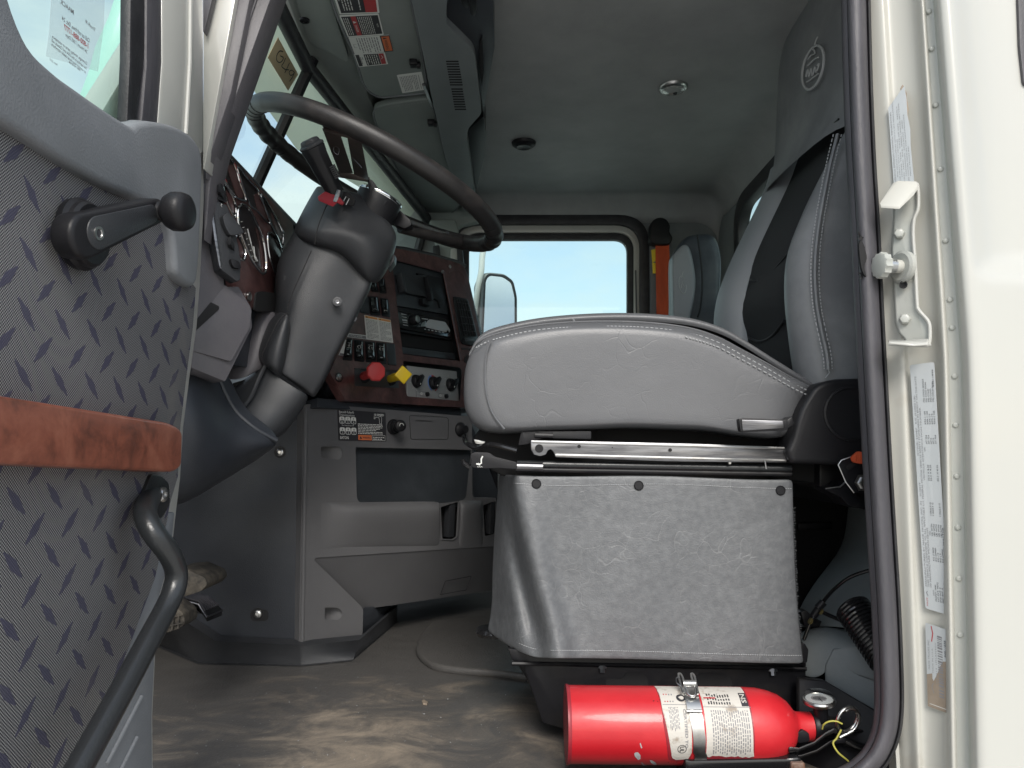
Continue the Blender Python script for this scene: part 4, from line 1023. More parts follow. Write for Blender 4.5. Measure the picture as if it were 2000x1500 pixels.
# ------------------------------------------------------------------ made-up truck put in for the teal reflection in the door's glass
nt2 = thing('stand_in_truck', 'made-up pale truck standing for the teal reflection in the glass of the open door', 'truck', (-3.2, 3.3, -1.7))
def wob(px, Y0, back, m, name, bv=.02): MB().prism([P(a, b, Y0) for a, b in px], (0, back, 0)).build(name, m, nt2, bevel=bv)
wob([(150, 198), (172, 140), (185, 90), (212, 30), (240, -60), (262, -60), (262, 40), (250, 75), (222, 130), (188, 190), (170, 205)], 3.30, .05, m_teal, 'windscreen', .005)
wob([(188, 192), (222, 132), (252, 62), (262, 40), (262, 330), (120, 330), (160, 212)], 3.28, 1.0, m_cream, 'cab_body', .02)
wob([(216, 190), (250, 110), (258, 70), (262, 140), (222, 192)], 3.262, .02, m_void, 'side_window', .003)
wob([(186, 192), (220, 138), (250, 66), (252, 72), (222, 150), (196, 196)], 3.255, .02, m_rubber, 'window_seal', .003)
# ================================================================== dashboard
dash = thing('dashboard', 'grey dashboard with dark burl wood panels, round gauges, radio and rows of switches', 'dashboard', P(640, 800, 1.62))
# ---- gauge cluster
_g = [P(425, 560, 1.14), P(575, 440, 1.5), P(430, 300, 1.14)]; _n = (_g[1] - _g[0]).cross(_g[2] - _g[0])
GC = Plane(_g[0], _n if _n.x > 0 else -_n)          # faces the driver, top leaning forward
gq = ZM(390, 270, 4.2857)
wood_px = gq([(150, 55), (180, 60), (785, 715), (790, 900), (640, 1130), (628, 1300), (440, 1430), (320, 1340), (300, 1000), (140, 500), (110, 180)])
MB().prism([GC(*p) for p in rnd(wood_px, 4, 3)], GC.n * -.02).build('cluster_wood_panel', m_wood, dash, bevel=.004)
m_recess = mat('gauge_recess', (.02, .014, .014), .3, coat=.3)
def bezel(px, h=.004, face=True, r=.0019, closed=True):
    pts = cr(gq(px), 4, closed=True)
    b = MB().tube([GC(*p, h) for p in pts], r, 8, closed=True).build('gauge_bezel', m_chrome, dash)
    if face:
        MB().prism([GC(*p, .0012) for p in pts], GC.n * -.002).build('gauge_face', m_recess, b, smooth=False)
    return b
B1 = bezel([(140, 160), (165, 132), (215, 142), (270, 185), (305, 260), (340, 380), (375, 470), (385, 520), (345, 515), (300, 490), (240, 400), (180, 280)])
B2 = bezel([(315, 258), (340, 262), (400, 340), (480, 430), (500, 480), (570, 640), (585, 715), (555, 690), (480, 610), (425, 565), (385, 480), (345, 360)])
B3 = bezel([(320, 620), (335, 565), (375, 560), (425, 610), (480, 720), (530, 850), (552, 980), (555, 1090), (535, 1135), (500, 1110), (440, 1030), (390, 920), (345, 790), (320, 690)], .006, r=.0024)
B4 = bezel([(512, 480), (540, 500), (600, 600), (660, 710), (698, 790), (700, 850), (682, 915), (650, 830), (610, 760), (585, 700), (545, 590)])
B5 = bezel([(568, 810), (590, 790), (630, 820), (680, 900), (715, 980), (720, 1090), (690, 1150), (640, 1140), (600, 1050), (575, 930)])
B6 = bezel([(190, 370), (215, 385), (260, 460), (295, 540), (305, 620), (290, 660), (255, 600), (210, 480)])
B7 = bezel([(300, 840), (330, 810), (365, 880), (385, 950), (375, 1010), (350, 1020), (322, 985), (305, 920)])
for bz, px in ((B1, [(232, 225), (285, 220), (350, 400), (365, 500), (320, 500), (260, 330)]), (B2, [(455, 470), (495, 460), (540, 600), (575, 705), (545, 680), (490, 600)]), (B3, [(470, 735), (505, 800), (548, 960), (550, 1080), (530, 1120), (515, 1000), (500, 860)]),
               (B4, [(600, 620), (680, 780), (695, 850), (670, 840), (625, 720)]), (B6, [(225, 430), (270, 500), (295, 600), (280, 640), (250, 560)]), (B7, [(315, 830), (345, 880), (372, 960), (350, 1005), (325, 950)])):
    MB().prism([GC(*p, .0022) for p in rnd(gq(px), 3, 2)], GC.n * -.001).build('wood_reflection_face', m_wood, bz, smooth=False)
nd = MB()
for a, b, w in (((400, 760), (430, 880), .0012), ((430, 880), (470, 1020), .0008), ((452, 905), (462, 1000), .0012), ((465, 1000), (478, 1025), .0022)):
    nd.tube([GC(*gq([a])[0], .003), GC(*gq([b])[0], .003)], w, 6)
for k in range(9):
    a = (345 + k * 15, 700 + k * 48); nd.tube([GC(*gq([a])[0], .0028), GC(*gq([(a[0] + 14, a[1] - 3)])[0], .0028)], .0005, 4)
nd.build('dial_marks', m_white, B3)
MB().lathe(GC(*gq([(412, 1325)])[0], .002), GC.n, [(.008, -.001), (.008, .002), (.006, .003), (.003, .002)], 20).build('panel_screw', m_steel, dash, ang=30)
MB().prism([GC(*p, -.001) for p in rnd(gq([(455, 1290), (500, 1280), (628, 1300), (640, 1450), (440, 1450)]), 8, 3)], GC.n * .004).build('column_opening', m_void, dash, smooth=False)
MB().prism([GC(*p, -.022) for p in [(402, 290), (425, 300), (470, 340), (585, 448), (600, 620), (500, 720), (380, 700), (390, 500)]], GC.n * -.25).build('dash_core', m_plas_b, dash)  # filler box added behind the cluster to stop light leaking through gaps
# dash top cowl running across under the windscreen
tl_ = [P(430, 298, 1.12) , P(576, 438, 1.50), P(590, 452, 1.56)]
MB().tube([tuple(GC(*gq([(-20, -130)])[0], -.006)), tuple(GC(*gq([(150, 60)])[0], -.006)), tuple(GC(*gq([(785, 722)])[0], -.006)), tuple(GC(*gq([(900, 850)])[0], -.006))], .006, 8).build('cowl_edge', m_plas, dash)

# ---- switch pod at the dash end
SP = Plane(P(445, 450, 1.105), (.8, -.6, .05))
def sl_(px, h, back, m, name, par=None, bv=.003, pl_=None, r=3, **k):
    pl_ = pl_ or SP
    return MB().prism([pl_(*p, h) for p in (rnd(px, r, 3) if r else px)], pl_.n * -back).build(name, m, par or dash, bevel=bv, **k)
sl_([(398, 330), (418, 300), (425, 320), (438, 560), (466, 560), (490, 600), (492, 640), (440, 745), (330, 700), (330, 560), (385, 385)], -.016, .03, m_pillar, 'end_panel', bv=.006)
pod = sl_(gq([(80, 510), (110, 505), (235, 560), (265, 640), (330, 900), (350, 1040), (345, 1190), (315, 1200), (180, 1100), (130, 850)]), .004, .02, m_plas, 'switch_pod', bv=.004)
sl_(gq([(82, 510), (108, 512), (190, 1095), (168, 1085), (125, 850)]), .0065, .004, m_steel_d, 'pod_edge', pod, .001)
sl_(gq([(70, 370), (90, 352), (190, 380), (225, 480), (232, 545), (180, 520), (110, 500), (65, 450)]), .004, .02, m_black, 'dimmer_housing', pod, .003, r=5)
def wheel_(x, y, n=6):
    s = MB(); c = SP(*gq([(x, y)])[0], .006); ax = Vector((0, 0, 1))
    for k in range(n): s.box(c + Vector((0, (k - n / 2) * .0028, -(k - n / 2) * .0010)), SP.n * .004, (0, .0010, 0), (0, 0, .006))
    return s.build('thumb_wheel', m_plas, pod, bevel=.0005)
wheel_(178, 452); wheel_(265, 890)
sl_(gq([(192, 650), (235, 618), (290, 665), (350, 745), (382, 790), (290, 815), (255, 810), (215, 740)]), .013, .012, m_plas, 'headlamp_switch', pod, .004, r=6)
sl_(gq([(262, 1005), (330, 1030), (350, 1090), (290, 1085), (270, 1055)]), .010, .008, m_black, 'rocker_switch', pod, .002)
dd = MB()
for x, y in ((113, 420), (184, 562)):
    c = SP(*gq([(x, y)])[0], .0085 if y < 500 else .0047); dd.tube([c + Vector((0, math.cos(a), math.sin(a))) * .0022 for a in [2 * math.pi * k / 14 for k in range(14)]], .0004, 5, closed=True)
dd.build('pod_symbols', m_white, pod)
# lower end panel with the slot
LP = Plane(P(420, 640, 1.10), (.75, -.65, .1))
sl_([(330, 640), (418, 560), (440, 556), (470, 580), (492, 604), (488, 640), (452, 706), (372, 684), (330, 680)], .0, .03, m_pillar, 'lower_end_panel', pl_=LP, bv=.006, r=5)
sl_([(330, 676), (372, 684), (455, 706), (440, 722), (445, 735), (400, 728), (330, 708)], -.008, .03, m_plas, 'lower_end_panel', pl_=LP, bv=.005, r=4)
sl_([(374, 640), (384, 624), (412, 590), (428, 598), (428, 604), (376, 652)], .0012, .004, m_void, 'slot', pl_=LP, bv=.0006, r=2)
# column cover knee bolster: big dark moulding below the column
def bolster():
    rows = []
    # rows from top edge to bottom edge, columns from left (near) to right (far)
    R0 = [(300, 660, 1.12), (350, 690, 1.13), (400, 705, 1.17), (440, 722, 1.20), (455, 745, 1.22), (466, 775, 1.22), (490, 808, 1.22), (530, 835, 1.23), (542, 856, 1.24)]
    R1 = [(300, 690, 1.09), (350, 712, 1.10), (385, 728, 1.12), (412, 748, 1.15), (428, 775, 1.17), (446, 805, 1.18), (478, 832, 1.19), (520, 852, 1.205), (541, 866, 1.23)]
    R2 = [(300, 760, 1.06), (345, 775, 1.07), (380, 790, 1.08), (405, 806, 1.10), (425, 822, 1.12), (446, 838, 1.145), (472, 853, 1.165), (512, 868, 1.19), (536, 874, 1.23)]
    R3 = [(300, 860, 1.06), (340, 870, 1.07), (372, 878, 1.08), (398, 884, 1.10), (420, 888, 1.12), (442, 890, 1.145), (465, 890, 1.17), (500, 884, 1.20), (526, 880, 1.24)]
    R4 = [(300, 960, 1.10), (335, 963, 1.11), (362, 962, 1.12), (386, 955, 1.13), (408, 945, 1.15), (430, 933, 1.17), (455, 920, 1.20), (490, 900, 1.23), (515, 888, 1.27)]
    R5 = [(300, 990, 1.16), (330, 990, 1.16), (352, 986, 1.17), (372, 977, 1.18), (395, 964, 1.20), (420, 948, 1.22), (446, 932, 1.24), (480, 910, 1.27), (508, 892, 1.30)]
    R6 = [(300, 985, 1.45), (330, 985, 1.45), (352, 980, 1.46), (372, 970, 1.46), (395, 958, 1.47), (420, 942, 1.48), (446, 927, 1.50), (480, 906, 1.52), (508, 890, 1.54)]
    return [[P(*p) for p in r] for r in (R0, R1, R2, R3, R4, R5, R6)]
MB().grid(bolster()).build('knee_bolster', m_plas_b, dash, sub=2, solid=.004)
MB().tube(cr([tuple(P(*p)) for p in [(350, 690, 1.12), (400, 712, 1.15), (425, 735, 1.17), (440, 768, 1.18), (462, 805, 1.19), (500, 838, 1.20), (540, 860, 1.22)]], 4), .0045, 8).build('bolster_lip', m_plas_b, dash)
random.seed(3)
MB().box(P(424, 735, 1.155), (.007, 0, .003), (0, .003, 0), (-.001, 0, .0025)).build('bolster_clip', m_steel_d, dash, bevel=.001)

# filler behind the column, so the dash is one closed mass
MB().prism([P(a, b, 1.6) for a, b in [(585, 480), (690, 500), (660, 640), (610, 760), (540, 790), (480, 640)]], (0, .12, 0)).build('dash_core', m_plas_b, dash, bevel=.01)

# ---- centre panel, turned towards the driver
DP = Plane(P(640, 740, 1.62), (1, -.59, .15))
z4 = ZM(620, 460, 4.411)
za = ZM(640, 600, 7.143)
outer = z4([(330, 60), (700, 100), (960, 165), (1190, 225), (1262, 262), (1290, 330), (1400, 850), (1420, 1180), (1400, 1490), (1220, 1480), (240, 1420), (105, 1180), (130, 1130), (330, 620)])
# opening cut for the radio bay and the climate bay: the panel is built as a thick sheet with real recesses
wp = MB().prism([DP(*p) for p in rnd(outer, [4, 4, 4, 10, 14, 8, 4, 2, 4, 2, 4, 3, 3, 2], 3)], DP.n * -.022).build('centre_wood_panel', m_wood, dash)
def cutter(px, r, h0=.01, h1=-.05):
    px = rnd(px, r, 4); return MB().loop_prism([DP(*p, h0) for p in px], [DP(*p, h1) for p in px]).build('c', m_void)
bay = z4([(640, 205), (1080, 320), (1228, 1082), (735, 1022)])
clim = z4([(738, 1078), (1225, 1135), (1245, 1170), (1225, 1425), (775, 1385), (765, 1360)])
wp.data.transform(Matrix.Translation(dash.location)); wp.parent = None
wp.name = 'centre_wood_panel'
bake(wp, [cutter(bay, 2), cutter(clim, 3)])
wp.data.transform(Matrix.Translation(-dash.location)); wp.parent = dash
def ds_(px, h, back, m, name, par=None, bv=.0015, r=1.5, zf=z4, **k):
    q_ = zf(px) if zf else px
    return MB().prism([DP(*p, h) for p in (rnd(q_, r, 3) if r else q_)], DP.n * -back).build(name, m, par or dash, bevel=bv, **k)
# radio bay
ds_([(600, 190), (1100, 310), (1240, 1100), (720, 1040)], -.0225, .006, m_console_d, 'bay_backing', bv=0, r=0)
ds_([(640, 215), (1075, 322), (1128, 680), (655, 600), (655, 520)], -.006, .016, m_console_d, 'upper_tray', bv=.002)
ds_([(655, 605), (1130, 690), (1178, 895), (700, 815)], -.010, .012, m_black, 'radio_sleeve')
# cup holder / card box on the tray
ch = ds_([(728, 318), (740, 335), (958, 345), (972, 520), (985, 555), (905, 520), (770, 495), (752, 470)], .006, .016, m_plas, 'phone_holder', bv=.003, r=3)
ds_([(725, 318), (745, 320), (775, 495), (755, 480)], .018, .02, m_plas, 'holder_side', ch, .001, 1)
ds_([(855, 320), (1060, 365), (1105, 560), (1060, 630), (1040, 560), (995, 540)], -.001, .006, m_black, 'holder_back', ch, .001, 2)
ds_([(905, 535), (1000, 560), (975, 610), (910, 590)], .008, .012, m_black, 'holder_foot', ch, .002, 2)
ds_([(950, 345), (965, 340), (1000, 545), (985, 560)], .020, .022, m_black, 'holder_side', ch, .001, 1)
# radio
rad = ds_([(30, 60), (1730, 170), (1725, 400), (1700, 430), (1000, 300), (990, 40)], -.002, .012, m_gloss, 'radio', zf=za) if False else ds_([(960, 40), (1690, 175), (1728, 430), (985, 290)], -.004, .010, m_gloss, 'radio', zf=za, bv=.0015, r=2)
c = DP(*za([(1195, 180)])[0], -.004)
MB().lathe(c, DP.n, [(.0135, -.003), (.0135, .010), (.0115, .013)], 32).build('volume_knob', m_black, rad, ang=40)
MB().lathe(c, DP.n, [(.0095, .0125), (.0090, .0145), (.005, .0150)], 32).build('knob_cap', m_steel, rad, ang=40)
ds_([(1415, 165), (1640, 205), (1712, 320), (1700, 360), (1365, 280), (1370, 230)], -.0032, .001, m_silver, 'display', rad, .0003, 3, za)
ds_([(1320, 215), (1375, 190), (1370, 270), (1300, 270)], -.0030, .001, m_steel, 'display_edge', rad, .0003, 2, za)
bt = MB()
def bq(px, h, m=0): bt.add([DP(*p, h) for p in za(px)], [tuple(range(len(px)))], m)
for k in range(6): bq([(1345 + k * 50, 298 + k * 9), (1375 + k * 50, 303 + k * 9), (1377 + k * 50, 316 + k * 9), (1347 + k * 50, 311 + k * 9)], -.0036)
for k in range(5): bq([(1025 + k * 6, 88 + k * 38), (1095 + k * 6, 100 + k * 38), (1100 + k * 6, (110 if k != 2 else 124) + k * 38), (1030 + k * 6, (98 if k != 2 else 112) + k * 38)], -.0036)
bq([(1310, 150), (1400, 165), (1402, 178), (1312, 163)], -.0036)
bt.build('button_legends', m_silver, rad, smooth=False)
for x, y in ((1285, 225), (1275, 265)): ds_([(x - 18, y - 14), (x + 18, y - 8), (x + 16, y + 16), (x - 20, y + 10)], -.003, .003, m_steel_d, 'button', rad, .0005, 2, za)
MB().lathe(DP(*za([(1665, 345)])[0], -.004), DP.n, [(.004, 0), (.004, .003), (.001, .003)], 16).build('button', m_gloss, rad, ang=40)
# open cubby under the radio
ds_([(705, 835), (1160, 905), (1178, 1012), (722, 955)], -.0185, .002, m_void, 'cubby_back', bv=0, r=1)
ds_([(722, 958), (1178, 1015), (1196, 1072), (735, 1020)], -.010, .010, m_console_d, 'cubby_lip')
ds_([(695, 805), (1165, 885), (1168, 902), (700, 828)], -.008, .010, m_black, 'cubby_rail')
# vertical bright edge of the bay
MB().tube([DP(*z4([(1082, 310)])[0], .001), DP(*z4([(1232, 1080)])[0], .001)], .0022, 8).build('bay_edge', m_wood, dash)
# air vent right
av = ds_([(1170, 520), (1300, 545), (1390, 900), (1350, 955), (1250, 935), (1235, 900)], .003, .012, m_black, 'air_vent', bv=.002, r=5)
ds_([(1195, 545), (1295, 560), (1372, 870), (1260, 862)], .0045, .003, m_void, 'vent_throat', av, 0, 2)
lv = MB()
for k in range(5):
    t_ = (k + .5) / 5; a = (1195 + (1295 - 1195) * t_, 545 + 15 * t_); b = (1262 + (1368 - 1262) * t_, 862 + 6 * t_)
    lv.tube([DP(*z4([a])[0], .0055), DP(*z4([b])[0], .0055)], .0011, 4)
for k in range(5):
    t_ = (k + .5) / 5.2; a = (1197 + 66 * t_, 545 + 317 * t_); b = (1297 + 74 * t_, 560 + 310 * t_)
    lv.tube([DP(*z4([a])[0], .0062), DP(*z4([b])[0], .0062)], .0009, 4)
lv.build('louvres', m_plas, av)
ds_([(1265, 880), (1355, 895), (1360, 915), (1275, 915)], .008, .005, m_plas, 'vent_wheel', av, .001, 3)
ds_([(1240, 965), (1340, 975), (1345, 990), (1245, 985)], .0008, .001, m_recess, 'groove', bv=0, r=1)
ds_([(1290, 1030), (1262, 1055), (1258, 1080), (1275, 1100), (1330, 1100)], .0008, .001, m_recess, 'groove', bv=0, r=2)
# round embossed speaker ring on the corner
pts = [(1185 + 92 * math.cos(a) * (.9), 400 + 100 * math.sin(a)) for a in [R(x) for x in range(-130, 40, 10)]]
MB().tube([DP(*p, .0003) for p in z4(pts)], .0006, 6).build('embossed_ring', m_wood, dash)
for x, y in ((1140, 268), (1078, 312)):
    MB().lathe(DP(*z4([(x, y)])[0], 0), DP.n, [(.005, -.001), (.0048, .0018), (.003, .0022), (.0028, .001)], 14).build('panel_screw', m_steel, dash, ang=40)
MB().lathe(DP(*z4([(183, 1222)])[0], 0), DP.n, [(.011, -.001), (.011, .0012), (.009, .0012)], 24).build('screw_cup', m_recess, dash, ang=40)
MB().lathe(DP(*z4([(183, 1222)])[0], .001), DP.n, [(.0078, 0), (.007, .003), (.0035, .0036), (.003, .002)], 20).build('panel_screw', m_steel, dash, ang=40)
# top trim of the dash and side skin
sl2 = MB().tube([DP(*z4([(560, 95)])[0], -.006), DP(*z4([(760, 118)])[0], -.004), DP(*z4([(1000, 170)])[0], -.004), DP(*z4([(1200, 228)])[0], -.004), DP(*z4([(1270, 262)])[0], -.006)], .006, 8).build('dash_top_edge', m_plas, dash)
MB().prism([DP(*p, -.030) for p in z4([(560, 98), (1180, 215), (1268, 262), (1300, 340), (1425, 880), (1425, 1500), (300, 1500), (80, 1200), (300, 600)])], DP.n * -.16).build('dash_core', m_plas_b, dash, bevel=.004)

# ---- rocker switches
def rocker(px, zf, icon=0, blank=False, lamp=False):
    """px: TL,TR,BR,BL"""
    if blank: return ds_(px, .0025, .006, m_console_d, 'switch_blank', zf=zf, bv=.001, r=2)
    hs = ds_(px, .0015, .004, m_black, 'rocker_switch', zf=zf, bv=.001, r=2.2)
    q4 = [Vector(p) for p in zf(px)]; TLq, TRq, BRq, BLq = q4
    bl_ = lambda a, b: (TLq * (1 - a) + TRq * a) * (1 - b) + (BLq * (1 - a) + BRq * a) * b
    rows = []
    for b, h in ((.07, .007), (.25, .0055), (.45, .0035), (.62, .0045), (.80, .0085), (.84, .004)):
        rows.append([DP(*bl_(a, b), h * w_ + .001) for a, w_ in ((.14, .3), (.17, 1), (.5, 1.03), (.83, 1), (.86, .3))])
    rk = MB().grid(rows).build('rocker', m_gloss, hs, ang=70)
    ic = MB()
    def il(pts, w=.0008):
        for i in range(len(pts) - 1):
            ic.tube([DP(*bl_(*pts[i]), .0072), DP(*bl_(*pts[i + 1]), .0072)], w * .5, 4)
    if icon == 1: il([(.5, .2), (.5, .42)]); il([(.3, .2), (.7, .2)]); il([(.3, .42), (.7, .42)]); il([(.35, .31), (.65, .31)]); il([(.7, .15), (.7, .24)])
    if icon == 2: il([(.5 + .16 * math.cos(k), .33 + .07 * math.sin(k)) for k in [i * .628 for i in range(11)]]); il([(.6, .26), (.75, .2)])
    if icon == 3: il([(.35, .26), (.35, .36)]); il([(.45, .24), (.3, .31), (.45, .38)]); il([(.6, .26), (.7, .38)]); il([(.75, .24), (.65, .38)]); il([(.3, .18), (.75, .18)])
    if icon == 4: il([(.5 + .2 * math.cos(k), .72 + .06 * math.sin(k)) for k in [i * .785 for i in range(9)]])
    if icon == 5: il([(.32, .66), (.66, .66), (.66, .78), (.32, .78), (.32, .66)])
    if icon: ic.build('symbol', m_white, hs)
    if lamp:
        lp_ = MB(); lp_.add([DP(*bl_(a, b), .0088) for a, b in ((.36, .70), (.62, .70), (.62, .73), (.36, .73))], [(0, 1, 2, 3)]); lp_.build('legend', m_silver, hs, smooth=False)
    return hs
rocker([(262, 435), (345, 445), (350, 745), (215, 740)] if False else [(265, 432), (352, 440), (345, 748), (212, 735)], za, 1, lamp=True)
rocker([(365, 448), (505, 462), (515, 765), (378, 750)], za, 2, lamp=True)
rocker([(520, 470), (665, 482), (680, 780), (540, 762)], za, 3, lamp=True)
rocker([(678, 485), (808, 498), (825, 795), (695, 780)], za, 3, lamp=True)
rocker([(818, 495), (938, 510), (965, 812), (850, 800)], za, blank=True)
rocker([(440, 520), (525, 525), (545, 690), (460, 685)], z4, 4)
rocker([(540, 535), (610, 545), (632, 705), (560, 695)], z4, 5)
rocker([(370, 560), (440, 525), (455, 678), (375, 665)], z4, blank=True)
rocker([(445, 395), (512, 395), (530, 490), (470, 485)], z4)
rocker([(525, 380), (580, 370), (598, 500), (540, 495)], z4)
# ---- labels on the wood
def ddec(px, zf, name, fn, mats, r=.001):
    f, w, h = quadmap(*[DP(*p, .0004) for p in zf(px)]); d = Decal(f, w, h, mats, 0, r); fn(d); d.build(name, dash)
def warn(d):
    W_, H_ = d.W, d.H
    for x0, tx in ((0, 'WARNING'), (.5, 'WARNING')):
        a = W_ * x0; w = W_ * .5
        d.rect(a + w * .03, H_ * .89, a + w * .97, H_ * .985, 5)
        d.poly([(a + w * .1, H_ * .905), (a + w * .24, H_ * .905), (a + w * .17, H_ * .97)], 1, 2); d.text(a + w * .30, H_ * .91, H_ * .05, tx, 3, w=w * .6)
        d.para(a + w * .07, H_ * .87, a + w * .93, 15, H_ * .054, 4, 2, int(x0 * 10) + 3, .38)
ddec([(508, 108), (875, 178), (912, 497), (540, 450)], za, 'warning_label', warn, [m_white, m_ink, m_lred, m_lora, m_inkg, m_lamb])
def tt(d): d.rect(d.W * .02, d.H * .08, d.W * .98, d.H * .80, 4); d.text(d.W * .12, d.H * .25, d.H * .38, 'T.T.A. PUMP', 0, 3, w=d.W * .65)
ddec([(296, 365), (530, 392), (543, 450), (272, 415)], za, 'name_strip', tt, SM)
def s2(d): d.rect(d.W * .05, d.H * .0, d.W * .95, d.H * .15, 4); d.text(d.W * .3, d.H * .03, d.H * .08, '5A 10', 1, 3)
ddec([(245, 455), (262, 460), (262, 690), (150, 670)], za, 'fuse_label', s2, SM)
# ---- parking and trailer brake knobs
ds_([(375, 855), (960, 888), (1000, 1130), (380, 1100)], .0008, .002, m_plas, 'brake_valve_plate', zf=za, bv=.0004, r=1)
ds_([(380, 848), (975, 880), (978, 896), (382, 862)], .002, .002, m_recess, 'groove', zf=za, bv=0, r=0)
def knob(cx, cy, m, shape, hx_, hy_):
    c = DP(*za([(cx, cy)])[0], 0); t_ = P(*za([(hx_, hy_)])[0], 1); tgt = t_ * ((c.length) * .955 / t_.length)
    ax = (tgt - c).normalized(); L_ = (tgt - c).length
    s = MB(); s.lathe(c, ax, [(.0165, -.004), (.0165, .004), (.0135, .005)], 24); s.build('valve_collar', m_black, dash, ang=40)
    k = MB()
    k.lathe(c, ax, [(.0095, .002), (.0095, L_ * .5), (.0105, L_ * .8)], 20)
    u, v, w = frame(ax)
    def ring2(r, h, n, ph): return [c + ax * h + (u * math.cos(a) + v * math.sin(a)) * r for a in [2 * math.pi * (q_ + ph) / n for q_ in range(n)]]
    if shape == 8: k.loft([ring2(.0205, L_ - .006, 8, .5), ring2(.0220, L_, 8, .5), ring2(.0220, L_ + .004, 8, .5), ring2(.0195, L_ + .007, 8, .5)])
    else: k.loft([ring2(.0200, L_ - .003, 4, .06), ring2(.0215, L_, 4, .06), ring2(.0215, L_ + .004, 4, .06), ring2(.0195, L_ + .0055, 4, .06)])
    return k.build('brake_knob', m, dash, bevel=.0014, bang=25, ang=30, label='red octagonal brake knob' if shape == 8 else 'yellow square brake knob')
knob(490, 965, m_redp, 8, 668, 900); knob(865, 1000, m_yel, 4, 1048, 945)
# ---- climate panel
cp = ds_([(1110, 815), (1800, 895), (1835, 1320), (1115, 1255)], -.012, .006, m_paneltr, 'climate_panel', zf=za, bv=.001, r=1)
def dial(cx, cy, rpx, rot, col=False):
    c = DP(*za([(cx, cy)])[0], -.012); s = rpx / 7.143 / F * c.y
    if col:
        u, v, w = frame(DP.n)
        for m, a0, a1 in ((m_blue, 100, 250), (m_lred, -70, 100)):
            a_ = [R(x) for x in range(a0, a1 + 1, 10)]
            MB().grid([[c + DP.n * .0006 + (u * math.cos(a) + v * math.sin(a)) * s * k_ for a in a_] for k_ in (1.07, 1.28)]).build('dial_arc', m, cp, solid=.0003)
    k = MB().lathe(c, DP.n, [(s * 1.02, 0), (s, .004), (s * .88, .010), (s * .8, .0115)], 32).build('control_knob', m_black, cp, ang=40)
    u, v, w = frame(DP.n); a = R(rot); d_ = u * math.cos(a) + v * math.sin(a); e_ = w.cross(d_)
    MB().box(c + w * .0155 , d_ * s * 1.02, e_ * s * .30, w * .0055).build('grip', m_black, k, bevel=.0022, seg=3)
    MB().box(c + w * .0212 - d_ * s * .80, d_ * s * .13, e_ * s * .07, w * .0004).build('pointer', m_white, k)
    tk = MB()
    for q_ in range(7):
        aa = R(rot + 60 + q_ * 40); dd_ = u * math.cos(aa) + v * math.sin(aa); tk.box(c + dd_ * s * 1.4 + w * .0006, dd_ * .0008, w.cross(dd_) * .0005, w * .0003)
    if not col: tk.build('dial_marks', m_white, cp)
dial(1225, 1035, 92, 52); dial(1465, 1060, 92, 48, True); dial(1705, 1085, 92, 42)
for x in (1345, 1610):
    y = 1208 + (x - 1345) * .1
    ds_([(x - 72, y - 35), (x + 65, y - 22), (x + 68, y + 42), (x - 65, y + 30)], -.0116, .001, m_steel_d, 'button_surround', cp, .0003, 5, za)
    b_ = ds_([(x - 66, y - 29), (x + 59, y - 17), (x + 62, y + 37), (x - 60, y + 25)], -.0112, .001, m_paneltr, 'button_field', cp, .0003, 5, za)
    MB().lathe(DP(*za([(x + 35, y + 8)])[0], -.011), DP.n, [(.0058, 0), (.0055, .006), (.004, .007)], 20).build('push_button', m_black, cp, ang=40)
    c = DP(*za([(x - 35, y - 2)])[0], -.0108); MB().tube([c + (frame(DP.n)[0] * math.cos(a) + frame(DP.n)[1] * math.sin(a)) * .003 for a in [k * .63 for k in range(10)]], .0005, 5, closed=True).build('symbol', m_white, cp)
MB().tube([DP(*za([(1232, 1155)])[0], -.0118), DP(*za([(1236, 1262)])[0], -.0118)], .0004, 4).build('panel_seam', m_black, cp)
# strip under the wood panel
ds_([(225, 1420), (1230, 1482), (1240, 1560), (0, 1480), (0, 1400)], -.020, .05, m_plas_b, 'under_strip', bv=.003, r=2)

# ================================================================== centre console below
con = thing('centre_console', 'grey plastic lower console with a dark storage bin, cup slots and a lighter socket', 'console', P(600, 1258, 1.62))
CP = Plane(P(597, 1000, 1.62), (1, -.914, 0))       # main face
zc = ZM(580, 760, 2.7778)
cs = lambda px, h, back, m, name, par=None, bv=.002, r=2, zf=zc, **k: MB().prism([CP(*p, h) for p in (rnd(zf(px), r, 4) if r else zf(px))], CP.n * -back).build(name, m, par or con, bevel=bv, **k)
